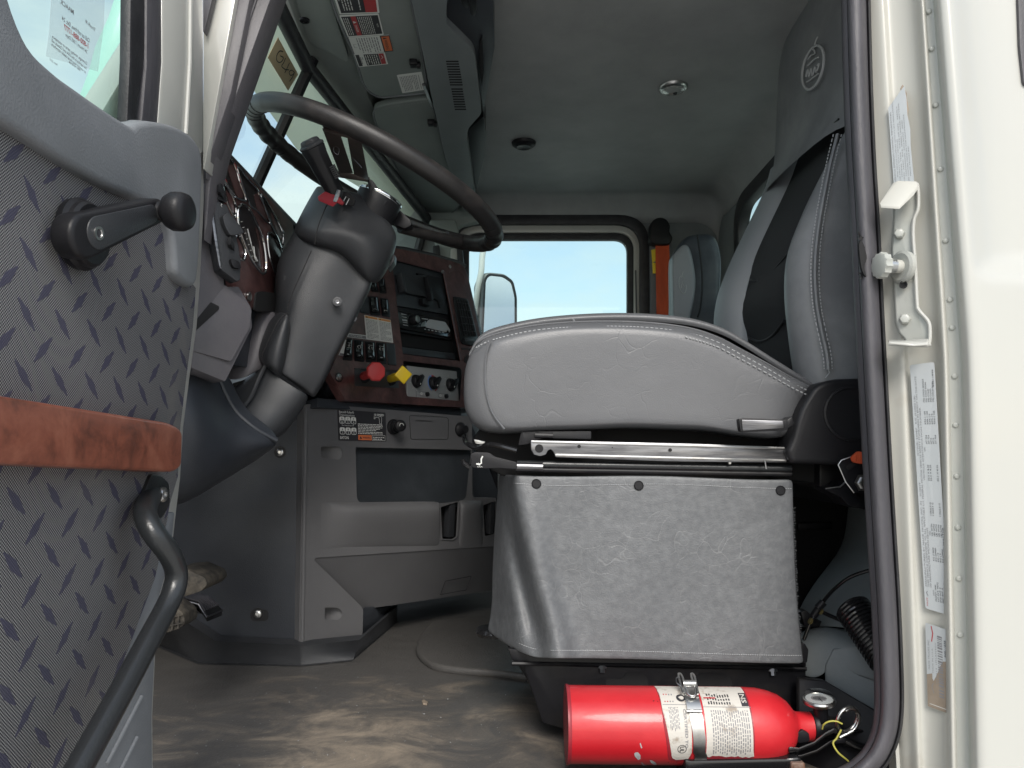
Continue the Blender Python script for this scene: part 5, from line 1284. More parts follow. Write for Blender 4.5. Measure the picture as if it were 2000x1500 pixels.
# upper face, with a real recess for the bin
topf = cs([(48, 82), (150, 82), (950, 150), (952, 590), (1080, 590), (1105, 850), (640, 880), (100, 915), (95, 930), (360, 1190), (355, 1345), (100, 1382), (20, 1375), (40, 120)], 0, .03, m_console, 'main_shell', bv=0, r=[4, 0, 3, 8, 3, 0, 0, 6, 0, 8, 8, 4, 3, 3])
def ccut(px, r, h0, h1, zf=zc):
    px = rnd(zf(px), r, 6); return MB().loop_prism([CP(*p, h0) for p in px], [CP(*p, h1) for p in px]).build('c', m_void)
topf.data.transform(Matrix.Translation(con.location)); topf.parent = None
pk1 = [(780, 640), (872, 612), (862, 800), (838, 815), (790, 812)]
pk2 = [(1010, 630), (1078, 605), (1070, 785), (1020, 798)]
bake(topf, [ccut([(318, 315), (945, 330), (915, 600), (800, 618), (360, 628), (325, 600)], [2, 2, 10, 8, 12, 8], .02, -.02),
            ccut(pk1, 3, .02, -.04), ccut(pk2, 3, .02, -.04),
            ccut([(130, 312), (235, 312), (250, 345), (235, 385), (130, 372)], [2, 6, 12, 8, 5], .02, -.04),
            ccut([(152, 1185), (225, 1185), (250, 1215), (232, 1252), (150, 1250)], [2, 8, 12, 8, 3], .02, -.04),
            ccut([(645, 168), (735, 172), (735, 240), (645, 240)], 1, .02, -.004)])
topf.data.transform(Matrix.Translation(-con.location)); topf.parent = con
cs([(300, 300), (960, 315), (960, 640), (300, 640)], -.0195, .004, m_console_d, 'bin_panel', bv=0, r=0)
for _a, _b, _c, _d in ((120, 300, 262, 395), (140, 1175, 262, 1262)):
    MB().grid([[CP(*zc([(_a + (_c - _a) * t_, y)])[0], h) for t_, h in ((0, -.026), (.3, -.024), (.7, -.012), (.95, -.002), (1.02, -.001))] for y in (_b, _d)]).build('grip_recess', m_console, con)
MB().prism([P(a, b, 1.6315) for a, b in [(587, 790), (592, 790), (583, 1258), (578, 1258)]], (0, -.0008, 0)).build('panel_gap', m_void, con, smooth=False)
for a_, b_ in (((770, 600), (880, 825)), ((1000, 590), (1090, 810))):
    cs([(a_[0], a_[1]), (b_[0], a_[1]), (b_[0], b_[1]), (a_[0], b_[1])], -.030, .004, m_void, 'slot_backing', bv=0, r=0)
cs([(832, 625), (860, 617), (852, 800), (820, 805)], -.004, .02, m_plas, 'slot_divider', bv=.002, r=2)
cs([(1052, 612), (1074, 608), (1066, 782), (1046, 788)], -.004, .02, m_plas, 'slot_divider', bv=.002, r=2)
MB().tube([CP(*p, .0015) for p in zc([(878, 618), (868, 800), (845, 818), (785, 815), (775, 640)])], .002, 6).build('slot_rim', m_console, con)
# soft rolled shelf under the bin
rows = []
for y, h in ((612, .0), (622, .010), (640, .020), (665, .024), (720, .020), (790, .010), (840, .003), (860, -.002)):
    row = []
    for x in (130, 170, 230, 320, 450, 600, 770):
        k = min(1, max(0, (x - 130) / 230)); k = k * k * (3 - 2 * k); yy = y + (640 - y) * 0 - (x - 450) * .012
        row.append(CP(*zc([(x, yy)])[0], h * k + .0005))
    rows.append(row)
MB().grid(rows).build('rolled_shelf', m_console, con, sub=1)
rows = []
for x, h in ((880, .0), (886, .018), (930, .020), (1004, .018), (1008, .0)):
    rows.append([CP(*zc([(x, y)])[0], h * k + .0005) for y, k in ((604, 0), (612, .6), (640, 1), (700, .8), (790, .3), (855, 0))])
MB().grid(rows).build('rolled_shelf', m_console, con, sub=1)
# undercut below the crease: falls back towards the floor
uc = [zc([p])[0] for p in [(100, 918), (360, 1192), (360, 905)]]
a, b, c_, d_ = CP(*zc([(60, 915)])[0], -.002), CP(*zc([(325, 1200)])[0], -.05), CP(*zc([(1110, 1085)])[0], -.06), CP(*zc([(1110, 845)])[0], 0)
MB().grid([[a, a + (d_ - a) * .33, a + (d_ - a) * .66, d_], [a + (b - a) * .5, (a + (d_ - a) * .33) * .5 + (b + (c_ - b) * .33) * .5, (a + (d_ - a) * .66) * .5 + (b + (c_ - b) * .66) * .5, d_ * .5 + c_ * .5], [b, b + (c_ - b) * .33, b + (c_ - b) * .66, c_]]).build('undercut_panel', m_console, con, ang=60)
MB().prism([CP(*p, -.052) for p in zc([(800, 1045), (945, 1015), (920, 1092), (775, 1118)])], CP.n * -.004).build('access_flap', m_plas, con, bevel=.001) if False else None
fl = [a for a in zc([(805, 1042), (945, 1015), (918, 1090), (778, 1115)])]
UP_ = Plane(b, (d_ - a).cross(b - a) if (d_ - a).cross(b - a).x > 0 else -(d_ - a).cross(b - a))
MB().tube([UP_(*p, .0005) for p in fl], .0007, 5, closed=True).build('flap_seam', m_black, con)
# leg side: short face turning away at the right of the leg, and back box
MB().prism([CP(*p, -.075) for p in zc([(60, 90), (940, 160), (1110, 600), (1110, 1080), (360, 1190), (360, 1340), (60, 1370)])], CP.n * -.2).build('inner_box', m_plas_b, con, bevel=.004)
l0_, l1_ = CP(*zc([(358, 1190)])[0], 0), CP(*zc([(355, 1347)])[0], 0)
MB().prism([l0_, l1_, P(*zc([(540, 1215)])[0], 1.98), P(*zc([(538, 1180)])[0], 2.0)], (0, .02, 0)).build('leg_return', m_plas_b, con, bevel=.002)
# rounded vertical front corner of the console
MB().tube([CP(*zc([(46, 88)])[0], -.006), CP(*zc([(24, 1374)])[0], -.006)], .007, 10).build('front_corner', m_console, con)
# left-hand side panel (dark) facing the door
side_px = [(592, 790), (589, 1000), (581, 1257), (421, 1250), (362, 1212), (250, 1180), (250, 950), (400, 860), (440, 800)]
MB().prism([P(a, b, 1.632) for a, b in side_px], (0, .03, 0)).build('side_panel', m_plas_b, con, bevel=.003)
for x, y, slot in ((547, 883, 0), (504, 1199, 1)):
    c = P(x, y, 1.631)
    if slot: MB().prism([P(a, b, 1.6315) for a, b in rnd([(489, 1190), (525, 1190), (525, 1213), (489, 1213)], 11, 5)], (0, -.0006, 0)).build('screw_slot', m_black, con, smooth=False)
    MB().lathe(c, (0, -1, 0), [(.0125, -.002), (.0125, .0006), (.0105, .0009)], 24).build('screw_cup', m_black, con, ang=40)
    MB().lathe(c, (0, -1, 0), [(.0085, 0), (.0075, .004), (.004, .0055), (.003, .004)], 20).build('screw', m_steel, con, ang=40)
# base skirting standing on the floor
top = [(300, 1196, 1.60), (362, 1214, 1.60), (421, 1252, 1.60), (583, 1260, 1.60), (592, 1261, 1.60), (702, 1250, 1.68), (774, 1187, 1.95), (774, 1183, 2.1)]
bot = [(300, 1255, 1.60), (330, 1268, 1.60), (392, 1294, 1.58), (585, 1298, 1.57), (592, 1298, 1.57), (690, 1288, 1.62), (776, 1214, 1.90), (776, 1205, 2.1)]
tt_ = [P(*p) for p in top]; bb_ = [PZ(p[0], p[1], FZ + .001) for p in bot]
MB().grid([[p + Vector((0, .03, .004)) for p in tt_], tt_, [t_ * .5 + b_ * .5 + Vector((0, .004, 0)) for t_, b_ in zip(tt_, bb_)], bb_, [b_ + Vector((0, -.012, 0)) for b_ in bb_]]).build('skirting', m_plas, con, ang=50)
# decal, lighter, ashtray
ze = ZM(640, 780, 7.143)
EC = Plane(CP.p, CP.n)
f, w, h = quadmap(*[EC(*p, .0006) for p in ze([(135, 142), (805, 185), (818, 588), (150, 572)])])
d = Decal(f, w, h, [m_ink, m_white, m_lora, m_inkg, m_ink], 0, .002)
d.text(w * .025, h * .895, h * .075, 'Eaton\u00ae Fuller\u00ae', 1, w=w * .30); d.text(w * .025, h * .80, h * .075, 'Transmissions', 1, w=w * .31)
d.text(w * .74, h * .87, h * .07, '10 SPEED', 1, w=w * .22, bold=True)
for r_, (u0, nums) in enumerate(((0.0, (('R', 'Lo'), ('7', '2'), ('9', '4'))), (0.0, (('6', '1'), ('8', '3'), ('10', '5'))))):
    for k in range(3):
        x0 = w * (.03 + k * .115); y0 = h * (.55 if r_ == 0 else .20)
        bp0 = [(x0, y0), (x0 + w * .105, y0), (x0 + w * .105, y0 + h * .23), (x0, y0 + h * .23)]
        d.poly(rnd(bp0, w * .03, 3), 1, 1); d.poly(rnd([(x0 + w * .01, y0 + h * .015), (x0 + w * .095, y0 + h * .015), (x0 + w * .095, y0 + h * .11), (x0 + w * .01, y0 + h * .11)], w * .02, 3), 0, 2)
        d.text(x0 + w * .052, y0 + h * .135, h * .065, nums[k][0], 0, 3, center=True, bold=True); d.text(x0 + w * .052, y0 + h * .03, h * .065, nums[k][1], 1, 3, center=True, bold=True)
d.text(w * .13, h * .475, h * .045, 'Neutral', 1, w=w * .12); d.line([(w * .08, h * .55), (w * .08, h * .49), (w * .12, h * .49)], .0006, 1); d.line([(w * .31, h * .55), (w * .31, h * .49), (w * .26, h * .49)], .0006, 1)
d.text(w * .03, h * .05, h * .09, 'E\u00b7T\u00b7N', 1, w=w * .17, bold=True) if False else d.text(w * .03, h * .05, h * .09, 'EATON', 1, w=w * .17, bold=True)
for y_, rr_ in ((.60, 2), (.50, 3), (.34, 2)):
    d.para(w * .40, h * y_, w * .92, rr_, h * .05, 1, 2, int(y_ * 100), .45)
d.rect(w * .40, h * .03, w * .68, h * .20, 2); d.poly([(w * .42, h * .07), (w * .48, h * .07), (w * .45, h * .16)], 0, 2); d.text(w * .49, h * .08, h * .07, 'WARNING', 0, 2, w=w * .17, bold=True)
d.line([(w * .69, h * .03), (w * .97, h * .03), (w * .97, h * .2), (w * .69, h * .2)], .0006, 1, closed=True); d.para(w * .71, h * .18, w * .95, 2, h * .06, 1, 2, 4, .4)
d.line([(w * .86, h * .60), (w * .86, h * .74), (w * .84, h * .83), (w * .88, h * .86), (w * .91, h * .83), (w * .90, h * .60), (w * .86, h * .60)], .0008, 1)
d.para(w * .74, h * .86, w * .82, 2, h * .05, 1, 2, 9, .4)
d.build('shift_pattern_decal', con)
c = CP(*ze([(915, 385)])[0], 0)
MB().lathe(c, CP.n, [(.0185, -.002), (.0185, .003), (.016, .006), (.013, .006), (.013, .012), (.008, .014)], 32).build('lighter_socket', m_black, con, ang=40)
c2 = P(*ze([(1028, 365)])[0], c.y - .035); ax = (c2 - c).normalized()
MB().lathe(c + ax * .008, ax, [(.007, 0), (.007, .016), (.0125, .020), (.0135, .024), (.0135, .032), (.011, .035), (.003, .0355)], 32).build('cigar_lighter', m_black, con, ang=50)
sy = c + ax * .0438; u_, v_, w_ = frame(ax)
MB().tube([sy + u_ * (.005 * math.cos(a)) + v_ * (.005 * math.sin(a)) for a in [k * .5 for k in range(8)]], .0006, 5).build('lighter_symbol', m_white, con)
c = CP(*ze([(1850, 420)])[0], 0)
MB().lathe(c, CP.n, [(.0185, -.002), (.0185, .003), (.016, .006), (.010, .014), (.010, .02)], 32).build('power_socket', m_black, con, ang=40)
MB().tube([CP(*p, .0003) for p in rnd(ze([(1140, 222), (1655, 248), (1685, 275), (1680, 558), (1160, 558)]), 4, 3)], .0008, 6, closed=True).build('ashtray_seam', m_plas, con)
MB().prism([CP(*p, -.0035) for p in zc([(640, 160), (740, 168), (740, 245), (640, 245)])], CP.n * -.002).build('ashtray_pull', m_console, con, smooth=False)

# ================================================================== pedals
pd = thing('brake_pedal', 'worn muddy brake pedal pad behind the grab rail', 'pedal', P(360, 1150, 1.32))
MB().prism([P(a, b, 1.27) for a, b in rnd([(330, 1115), (365, 1112), (400, 1128), (405, 1142), (392, 1155), (352, 1168), (320, 1180)], 5, 3)], (0, .09, .0)).build('pad', m_pedal, pd, bevel=.006)
MB().tube([P(345, 1165, 1.32), P(300, 1000, 1.36)], .009, 8).build('pedal_arm', m_blackm, pd)
pc = thing('clutch_pedal', 'ribbed worn clutch pedal pad below the brake pedal', 'pedal', P(335, 1210, 1.2))
MB().prism([P(a, b, 1.22) for a, b in rnd([(300, 1170), (340, 1183), (358, 1198), (361, 1218), (350, 1228), (318, 1238), (296, 1240)], 5, 3)], (0, .05, 0)).build('pad', m_pedal, pc, bevel=.004)
tr_ = MB()
for k in range(4): tr_.tube([P(322 + k * 9, 1190 + k * 3, 1.217), P(312 + k * 12, 1234 - k * 2, 1.217)], .0016, 5)
for y in (1206, 1222): tr_.tube([P(310, y + 6, 1.217), P(358, y - 6, 1.217)], .0014, 5)
tr_.build('pad_treads', m_pedal, pc)
MB().tube([P(315, 1225, 1.25), P(280, 1050, 1.30)], .009, 8).build('pedal_arm', m_blackm, pc)
pa = thing('accelerator_pedal', 'black ribbed accelerator pedal with a metal edge on the floor', 'pedal', P(395, 1180, 1.5))
AP = [(352, 1165), (378, 1156), (412, 1170), (434, 1190), (404, 1201), (390, 1180), (365, 1168)]
a1, a2, a3, a4 = P(350, 1166, 1.42), P(376, 1157, 1.52), P(434, 1190, 1.50), P(405, 1201, 1.40)
am, bm_ = P(388, 1176, 1.41), P(410, 1168, 1.51)
nn = Vector((0, 0, -.012))
MB().loop_prism([a1, am, a4, a3, bm_, a2], [p + nn for p in (a1, am, a4, a3, bm_, a2)]).build('pad', m_black, pa, bevel=.001)
rb = MB()
for k in range(8):
    t_ = k / 7; rb.tube([a1 + (a2 - a1) * t_ + Vector((0, 0, .002)), am + (bm_ - am) * t_ + Vector((0, 0, .002)), (am + (a4 - am) * .75) + ((bm_ + (a3 - bm_) * .75) - (am + (a4 - am) * .75)) * t_ + Vector((0, 0, .002))], .0016, 5)
rb.build('pad_ribs', m_rubber, pa)
MB().tube([a1 + Vector((0, 0, -.004)), am + Vector((0, 0, -.004)), a4 + Vector((0, 0, -.003)), a3 + Vector((0, 0, -.002))], .0018, 6).build('metal_edge', m_steel_d, pa)
MB().prism([P(a, b, 1.45) for a, b in [(352, 1172), (372, 1180), (395, 1200), (368, 1198), (352, 1188)]], (0, .05, 0)).build('pedal_arm', m_blackm, pa, bevel=.003)

# raised hatch in the floor mat
FZ2 = FZ + .014
ht_px = [(812, 1262), (835, 1222), (862, 1210), (960, 1203), (1060, 1200), (1080, 1310), (960, 1308), (868, 1300), (832, 1288)]
fh = MB().prism([PZ(a, b, FZ2) for a, b in cr(ht_px, 4, closed=True)], (0, 0, -.016)).build('floor_hatch', m_floor, bevel=.006, seg=3)
tag(fh, 'raised rounded floor hatch cover between the console and the seat', 'hatch')
# crumbs and grit on the mat: uncountable
random.seed(11); gt = MB()
for k in range(420):
    x = random.uniform(300, 1000); y = random.uniform(1290, 1520) if random.random() < .8 else random.uniform(1200, 1300)
    c = PZ(x, y, FZ + .0006); r_ = random.uniform(.0004, .0012) * (2.2 if random.random() < .08 else 1)
    gt.add([c + Vector((random.uniform(-1, 1), random.uniform(-1, 1), random.uniform(.1, 1))) * r_ for _ in range(4)], [(0, 1, 2), (0, 2, 3), (0, 3, 1), (1, 3, 2)])
o = gt.build('grit', m_stitch, smooth=False, kind='stuff'); tag(o, 'scattered pale grit and crumbs on the rubber floor mat', 'grit')
fl_ = MB().prism([PZ(a, b, FZ + .004) for a, b in [(824, 1368), (828, 1366), (836, 1371), (834, 1374), (826, 1373)]], (0, 0, -.003)).build('crumb', m_brown); tag(fl_, 'single small brown crumb lying on the floor mat', 'crumb')
# ================================================================== steering column and wheel
WC = Vector((-.248, 1.38, .497)); WA = Vector((math.cos(R(25)), 0, -math.sin(R(25)))); WB = Vector((0, 1, 0)); WN = WA.cross(WB)
if WN.z < 0: WN = -WN
col = thing('steering_column', 'dark grey two part plastic steering column cover with a boot at its foot', 'steering column', P(560, 780, 1.38))
def section(L, Rr, ridge, Yn=1.30, Ym=1.38, Yf=1.47, dl=.0, dr=.012, flat=.85):
    """closed ring around the column; L,R silhouette pixels at mid depth, ridge 0..1 position of the nearest edge"""
    L, Rr = Vector(L), Vector(Rr); g_ = lambda t, Y: P(L.x + (Rr.x - L.x) * t, L.y + (Rr.y - L.y) * t, Y)
    return [g_(0, Ym), g_(.02, Ym - .035), g_(.10, Yn + .018 + dl), g_(ridge, Yn), g_(min(.98, ridge + .25), Yn + dr * .4), g_(.86, Yn + .022 + dr), g_(.985, Ym - .03), g_(1, Ym),
            g_(.97, Ym + .05), g_(.8, Yf), g_(.5, Yf + .005), g_(.2, Yf), g_(.03, Ym + .05)]
up = [section((622, 362), (716, 380), .42, 1.33, 1.38, 1.43), section((617, 364), (722, 384), .40, 1.312, 1.38, 1.45), section((596, 400), (752, 424), .36, 1.305, 1.38, 1.46), section((580, 430), (779, 455), .32, 1.30, 1.38, 1.47),
      ]
def ring3(fr, bk): return [P(*p) for p in fr + bk]
up += [ring3([(576, 440, 1.38), (578, 444, 1.345), (592, 446, 1.314), (622, 450, 1.295), (690, 450, 1.297), (728, 476, 1.303), (764, 508, 1.345), (778, 482, 1.38)], [(762, 490, 1.43), (710, 470, 1.468), (660, 460, 1.472), (610, 450, 1.468), (582, 440, 1.43)]),
       ring3([(573, 450, 1.38), (575, 455, 1.345), (590, 460, 1.318), (622, 468, 1.300), (676, 470, 1.302), (714, 500, 1.308), (744, 545, 1.345), (764, 522, 1.38)], [(752, 515, 1.43), (700, 490, 1.465), (655, 475, 1.47), (610, 462, 1.465), (580, 450, 1.43)]),
       ring3([(575, 460, 1.38), (578, 466, 1.350), (593, 472, 1.328), (624, 482, 1.312), (668, 488, 1.314), (702, 522, 1.320), (727, 562, 1.350), (745, 552, 1.38)], [(735, 545, 1.43), (692, 512, 1.46), (650, 490, 1.465), (610, 474, 1.46), (582, 460, 1.43)]),
       ring3([(582, 462, 1.38), (585, 468, 1.355), (598, 474, 1.340), (626, 484, 1.328), (664, 490, 1.33), (696, 522, 1.334), (720, 558, 1.355), (735, 548, 1.38)], [(727, 542, 1.42), (688, 512, 1.45), (650, 490, 1.455), (612, 474, 1.45), (588, 462, 1.42)])]
MB().loft(up).build('upper_shroud', m_plas, col, sub=2)
lo = [section((580, 440), (742, 505), .3, 1.325, 1.38, 1.44), section((572, 455), (735, 530), .3, 1.322, 1.38, 1.44), section((556, 482), (727, 556), .3, 1.318, 1.38, 1.44), section((541, 506), (722, 572), .28, 1.315, 1.38, 1.44), section((537, 540), (710, 595), .25, 1.313, 1.38, 1.44),
      section((537, 585), (698, 620), .2, 1.31, 1.38, 1.44), section((536, 620), (686, 645), .18, 1.31, 1.38, 1.44), section((522, 690), (655, 700), .2, 1.31, 1.38, 1.44), section((518, 700), (636, 745), .25, 1.31, 1.38, 1.44), section((517, 704), (620, 768), .3, 1.311, 1.38, 1.44), section((516, 706), (616, 776), .3, 1.312, 1.38, 1.44), section((519, 708), (608, 777), .3, 1.33, 1.38, 1.43)]
MB().loft(lo).build('lower_shroud', m_plas, col, sub=2)
# side lump with its seam
lump = [[P(a, b, Y) for a, b, Y in r] for r in (
    [(540, 612, 1.36), (548, 608, 1.325), (560, 612, 1.290), (566, 618, 1.303), (560, 640, 1.335)],
    [(522, 630, 1.36), (532, 628, 1.315), (552, 632, 1.280), (568, 636, 1.298), (566, 650, 1.335)],
    [(508, 662, 1.36), (516, 664, 1.312), (540, 668, 1.274), (562, 670, 1.296), (562, 680, 1.335)],
    [(498, 690, 1.36), (505, 694, 1.312), (530, 704, 1.274), (556, 706, 1.297), (556, 712, 1.335)],
    [(500, 700, 1.36), (512, 708, 1.318), (532, 722, 1.280), (550, 726, 1.302), (552, 728, 1.335)],
    [(505, 705, 1.36), (518, 714, 1.33), (534, 728, 1.305), (546, 734, 1.31), (550, 734, 1.335)])]
MB().grid(lump).build('side_lump', m_plas, col, sub=2, solid=.002)
sm = MB()
sm.tube(cr([tuple(P(a, b, Y)) for a, b, Y in [(643, 392, 1.297), (634, 410, 1.2935), (622, 440, 1.2915), (617, 462, 1.2915), (615, 478, 1.294)]], 4), .0009, 5)
sm.tube(cr([tuple(P(a, b, Y)) for a, b, Y in [(608, 490, 1.3075), (590, 530, 1.3035), (572, 570, 1.3005), (560, 605, 1.2995)]], 4), .0009, 5)
sm.tube(cr([tuple(P(a, b, Y)) for a, b, Y in [(560, 612, 1.288), (545, 625, 1.281), (532, 650, 1.278), (515, 685, 1.278), (512, 698, 1.282)]], 4), .0009, 5)
sm.build('cover_seam', m_void, col)
for x, y, Y, r_ in ((659, 589, 1.318, .0065), (690, 622, 1.36, .005)):
    c = P(x, y, Y); ax = (Vector((.25, -1, 0)))
    MB().lathe(c, ax, [(r_ * 1.25, -.006), (r_ * 1.25, .0005), (r_, .0008)], 20).build('screw_cup', m_plas, col, ang=40)
    MB().lathe(c, ax, [(r_ * .6, .0), (r_ * .5, .0012), (r_ * .25, .0008)], 16).build('screw', m_steel_d, col, ang=40)
MB().prism([P(a, b, 1.37) for a, b in rnd([(756, 512), (770, 495), (769, 510), (757, 526)], 2, 2)], (0, .03, 0)).build('tilt_lever', m_plas, col, bevel=.003)
# slot and clip on top of the shroud
MB().prism([P(a, b, 1.2985) for a, b in rnd([(672, 374), (684, 378), (694, 390), (690, 402), (672, 400), (666, 388)], 2, 2)], (0, .004, 0)).build('lever_slot', m_void, col, smooth=False)
MB().tube([P(668, 398, 1.293), P(676, 384, 1.29), (P(682, 388, 1.29)), P(676, 400, 1.293)], .0008, 6).build('wire_clip', m_steel, col)
# foot boot
bt_ = [[P(a, b, Y) for a, b, Y in r] for r in (
    [(528, 700, 1.36), (520, 712, 1.325), (535, 730, 1.312), (560, 745, 1.31), (590, 765, 1.315), (606, 772, 1.34)],
    [(500, 725, 1.37), (492, 735, 1.325), (510, 755, 1.305), (540, 772, 1.302), (575, 790, 1.31), (594, 796, 1.34)],
    [(470, 745, 1.37), (464, 757, 1.32), (482, 784, 1.298), (514, 802, 1.295), (550, 818, 1.305), (578, 820, 1.34)],
    [(440, 765, 1.37), (436, 778, 1.31), (450, 806, 1.275), (480, 828, 1.272), (522, 844, 1.285), (560, 842, 1.33)],
    [(420, 775, 1.37), (425, 788, 1.30), (440, 818, 1.262), (470, 842, 1.26), (510, 858, 1.275), (545, 858, 1.33)])]
MB().grid(bt_).build('foot_boot', m_plas, col, sub=2, solid=.002)
MB().tube(cr([tuple(P(a, b, Y)) for a, b, Y in [(520, 712, 1.315), (505, 740, 1.297), (490, 775, 1.288), (470, 800, 1.280), (455, 815, 1.270)]], 4), .0035, 8).build('boot_rib', m_plas, col)
# pale cover behind the boot, rising beside the column
bk = [[P(a, b, Y) for a, b, Y in r] for r in (
    [(488, 610, 1.38), (500, 604, 1.36), (520, 604, 1.36), (545, 610, 1.38)],
    [(480, 640, 1.38), (492, 632, 1.34), (518, 632, 1.335), (548, 640, 1.37)],
    [(465, 690, 1.37), (476, 682, 1.33), (508, 684, 1.325), (540, 694, 1.36)],
    [(446, 722, 1.36), (460, 720, 1.32), (496, 722, 1.315), (528, 720, 1.35)],
    [(440, 738, 1.36), (456, 745, 1.32), (488, 735, 1.315), (515, 715, 1.35)])]
MB().grid(bk).build('column_sleeve', m_pillar, col, sub=2, solid=.002)
MB().prism([P(a, b, 1.345) for a, b in [(456, 748), (490, 738), (520, 712), (500, 735), (470, 752), (430, 782), (428, 778)]], (0, .01, 0)).build('boot_gap', m_void, col, smooth=False)

# trailer brake hand lever
hl = thing('hand_lever', 'black hand control lever with a flat capped end and red tag on the steering column', 'lever', P(655, 378, 1.27))
A, B_ = P(609, 285, 1.245), P(656, 378, 1.285); ax = (A - B_).normalized(); L_ = (A - B_).length
u = Vector((0, 1, 0)); u = (u - ax * u.dot(ax)).normalized(); v = ax.cross(u)
def oct_(c, ru, rv): return [c + u * (ru * math.cos(a)) * (1 / max(abs(math.cos(a)), abs(math.sin(a))) * .8) + v * (rv * math.sin(a)) * (1 / max(abs(math.cos(a)), abs(math.sin(a))) * .8) for a in [math.pi / 8 + k * math.pi / 4 for k in range(8)]]
MB().loft([oct_(B_, .020, .018), oct_(B_ + ax * L_ * .3, .021, .020), oct_(B_ + ax * L_ * .8, .024, .023), oct_(B_ + ax * L_ * .97, .026, .026)]).build('lever_body', m_black, hl, bevel=.0022, bang=20)
MB().loft([oct_(B_ + ax * L_ * .97, .0262, .0262), oct_(B_ + ax * L_ * 1.02, .0262, .0262), oct_(B_ + ax * (L_ * 1.05), .022, .022)]).build('lever_collar', m_plas, hl, bevel=.001, bang=20)
MB().loft([oct_(B_ + ax * L_ * 1.04, .0215, .0215), oct_(B_ + ax * (L_ * 1.04 + .007), .019, .019), oct_(B_ + ax * (L_ * 1.04 + .0085), .013, .013)]).build('end_button', m_plas, hl, bevel=.0014, bang=15)
s = MB(); c = P(654, 335, 1.262)
for k in range(7): s.box(c + ax * (k - 3) * .0032, ax * .001, u * .008, v * .005)
s.build('slide_ridges', m_plas, hl)
rt = [P(a, b, Y) for a, b, Y in ((620, 384, 1.285), (634, 374, 1.27), (662, 384, 1.268), (672, 396, 1.272), (668, 402, 1.275), (658, 396, 1.268), (650, 404, 1.268), (622, 392, 1.283))]
MB().prism(rt, (0, .006, .002)).build('red_tag', m_redd, hl, bevel=.0012)
# key in its barrel beside the red tag
MB().tube([P(662, 372, 1.27), P(655, 395, 1.27)], .004, 6).build('lever_pivot', m_steel_d, hl)

# wheel
sw = thing('steering_wheel', 'large black leather wrapped steering wheel with metal spokes', 'steering wheel', WC)
RR = .238; rim = []; rad_ = []
N_ = 240
for k in range(N_):
    a = 2 * math.pi * k / N_
    w = max(0, math.cos(a - R(172))) ** 14 + max(0, math.cos(a - R(8))) ** 18
    rp = .0012 * math.sin(k * 1.05) * w
    rim.append(WC + (WA * math.cos(a) + WB * math.sin(a)) * RR); rad_.append(.0162 + rp)
rimob = MB().tube(rim, rad_, 20, closed=True).build('rim', m_leather, sw, ang=80)
# wrap seams
se = MB()
for a0, n in ((148, 5), (200, 4), (-14, 4)):
    for k in range(n):
        a = R(a0 + k * 6); c = WC + (WA * math.cos(a) + WB * math.sin(a)) * RR; rd = (WA * math.cos(a) + WB * math.sin(a)); tg = WN.cross(rd)
        se.tube([c + (rd * math.cos(b) + WN * math.sin(b)) * .0163 + tg * .004 * math.sin(b * 2) for b in [R(x) for x in range(-150, -20, 12)]], .0007, 4)
se.build('wrap_seams', m_void, rimob)
HC = P(742, 388, 1.38)
MB().lathe(HC - WN * .03, WN, [(.040, -.01), (.041, .004), (.0415, .028), (.0405, .034)], 48).build('hub', m_black, sw, ang=50)
MB().lathe(HC - WN * .03, WN, [(.0415, .030), (.0425, .034), (.0405, .037), (.030, .038), (.012, .041)], 48).build('hub_cap', m_chrome, sw, ang=50)
MB().prism([P(a, b, Y) for a, b, Y in ((716, 345, 1.335), (728, 352, 1.335), (758, 395, 1.345), (742, 410, 1.345), (722, 385, 1.34))], (0, .05, 0)).build('hub_block', m_black, sw, bevel=.003)
# near spoke: two bronze plates with a slot between, from the near rim to the hub
def plate_(name, p, m, back=(0, .0, -.002), par=sw, bv=.0006): return MB().prism([Vector(q_) for q_ in p], back).build(name, m, par, bevel=bv)
S0 = lambda x, y, t: P(x, y, 1.155 + (1.345 - 1.155) * t)
SPN = Vector((.35, -.5, -.1)).normalized() * -.003
sp1 = plate_('spoke', [S0(630, 250, .0), S0(664, 258, .0), S0(690, 338, .9), S0(664, 338, .85)], m_bronze, SPN)
sp2 = plate_('spoke', [S0(678, 262, .0), S0(706, 272, .0), S0(721, 352, .95), S0(692, 340, .9)], m_bronze, SPN)
plate_('spoke_bridge', [S0(630, 244, .0), S0(706, 262, .0), S0(706, 276, .05), S0(636, 258, .05)], m_bronze, SPN)
plate_('spoke_bridge', [S0(655, 332, .85), S0(722, 346, .95), S0(724, 356, 1.0), S0(660, 346, .93)], m_bronze, SPN)
em = MB()
for k in range(4): em.tube([P(688 + k * 4, 308 + k * 4, 1.222), P(694 + k * 4, 316 + k * 4, 1.226)], .0009, 5)
em.tube(cr([tuple(P(a, b, 1.22)) for a, b in [(652, 286), (662, 290), (660, 302), (652, 296), (652, 286)]], 3), .0006, 5)
em.build('spoke_emboss', m_steel_d, sp2)
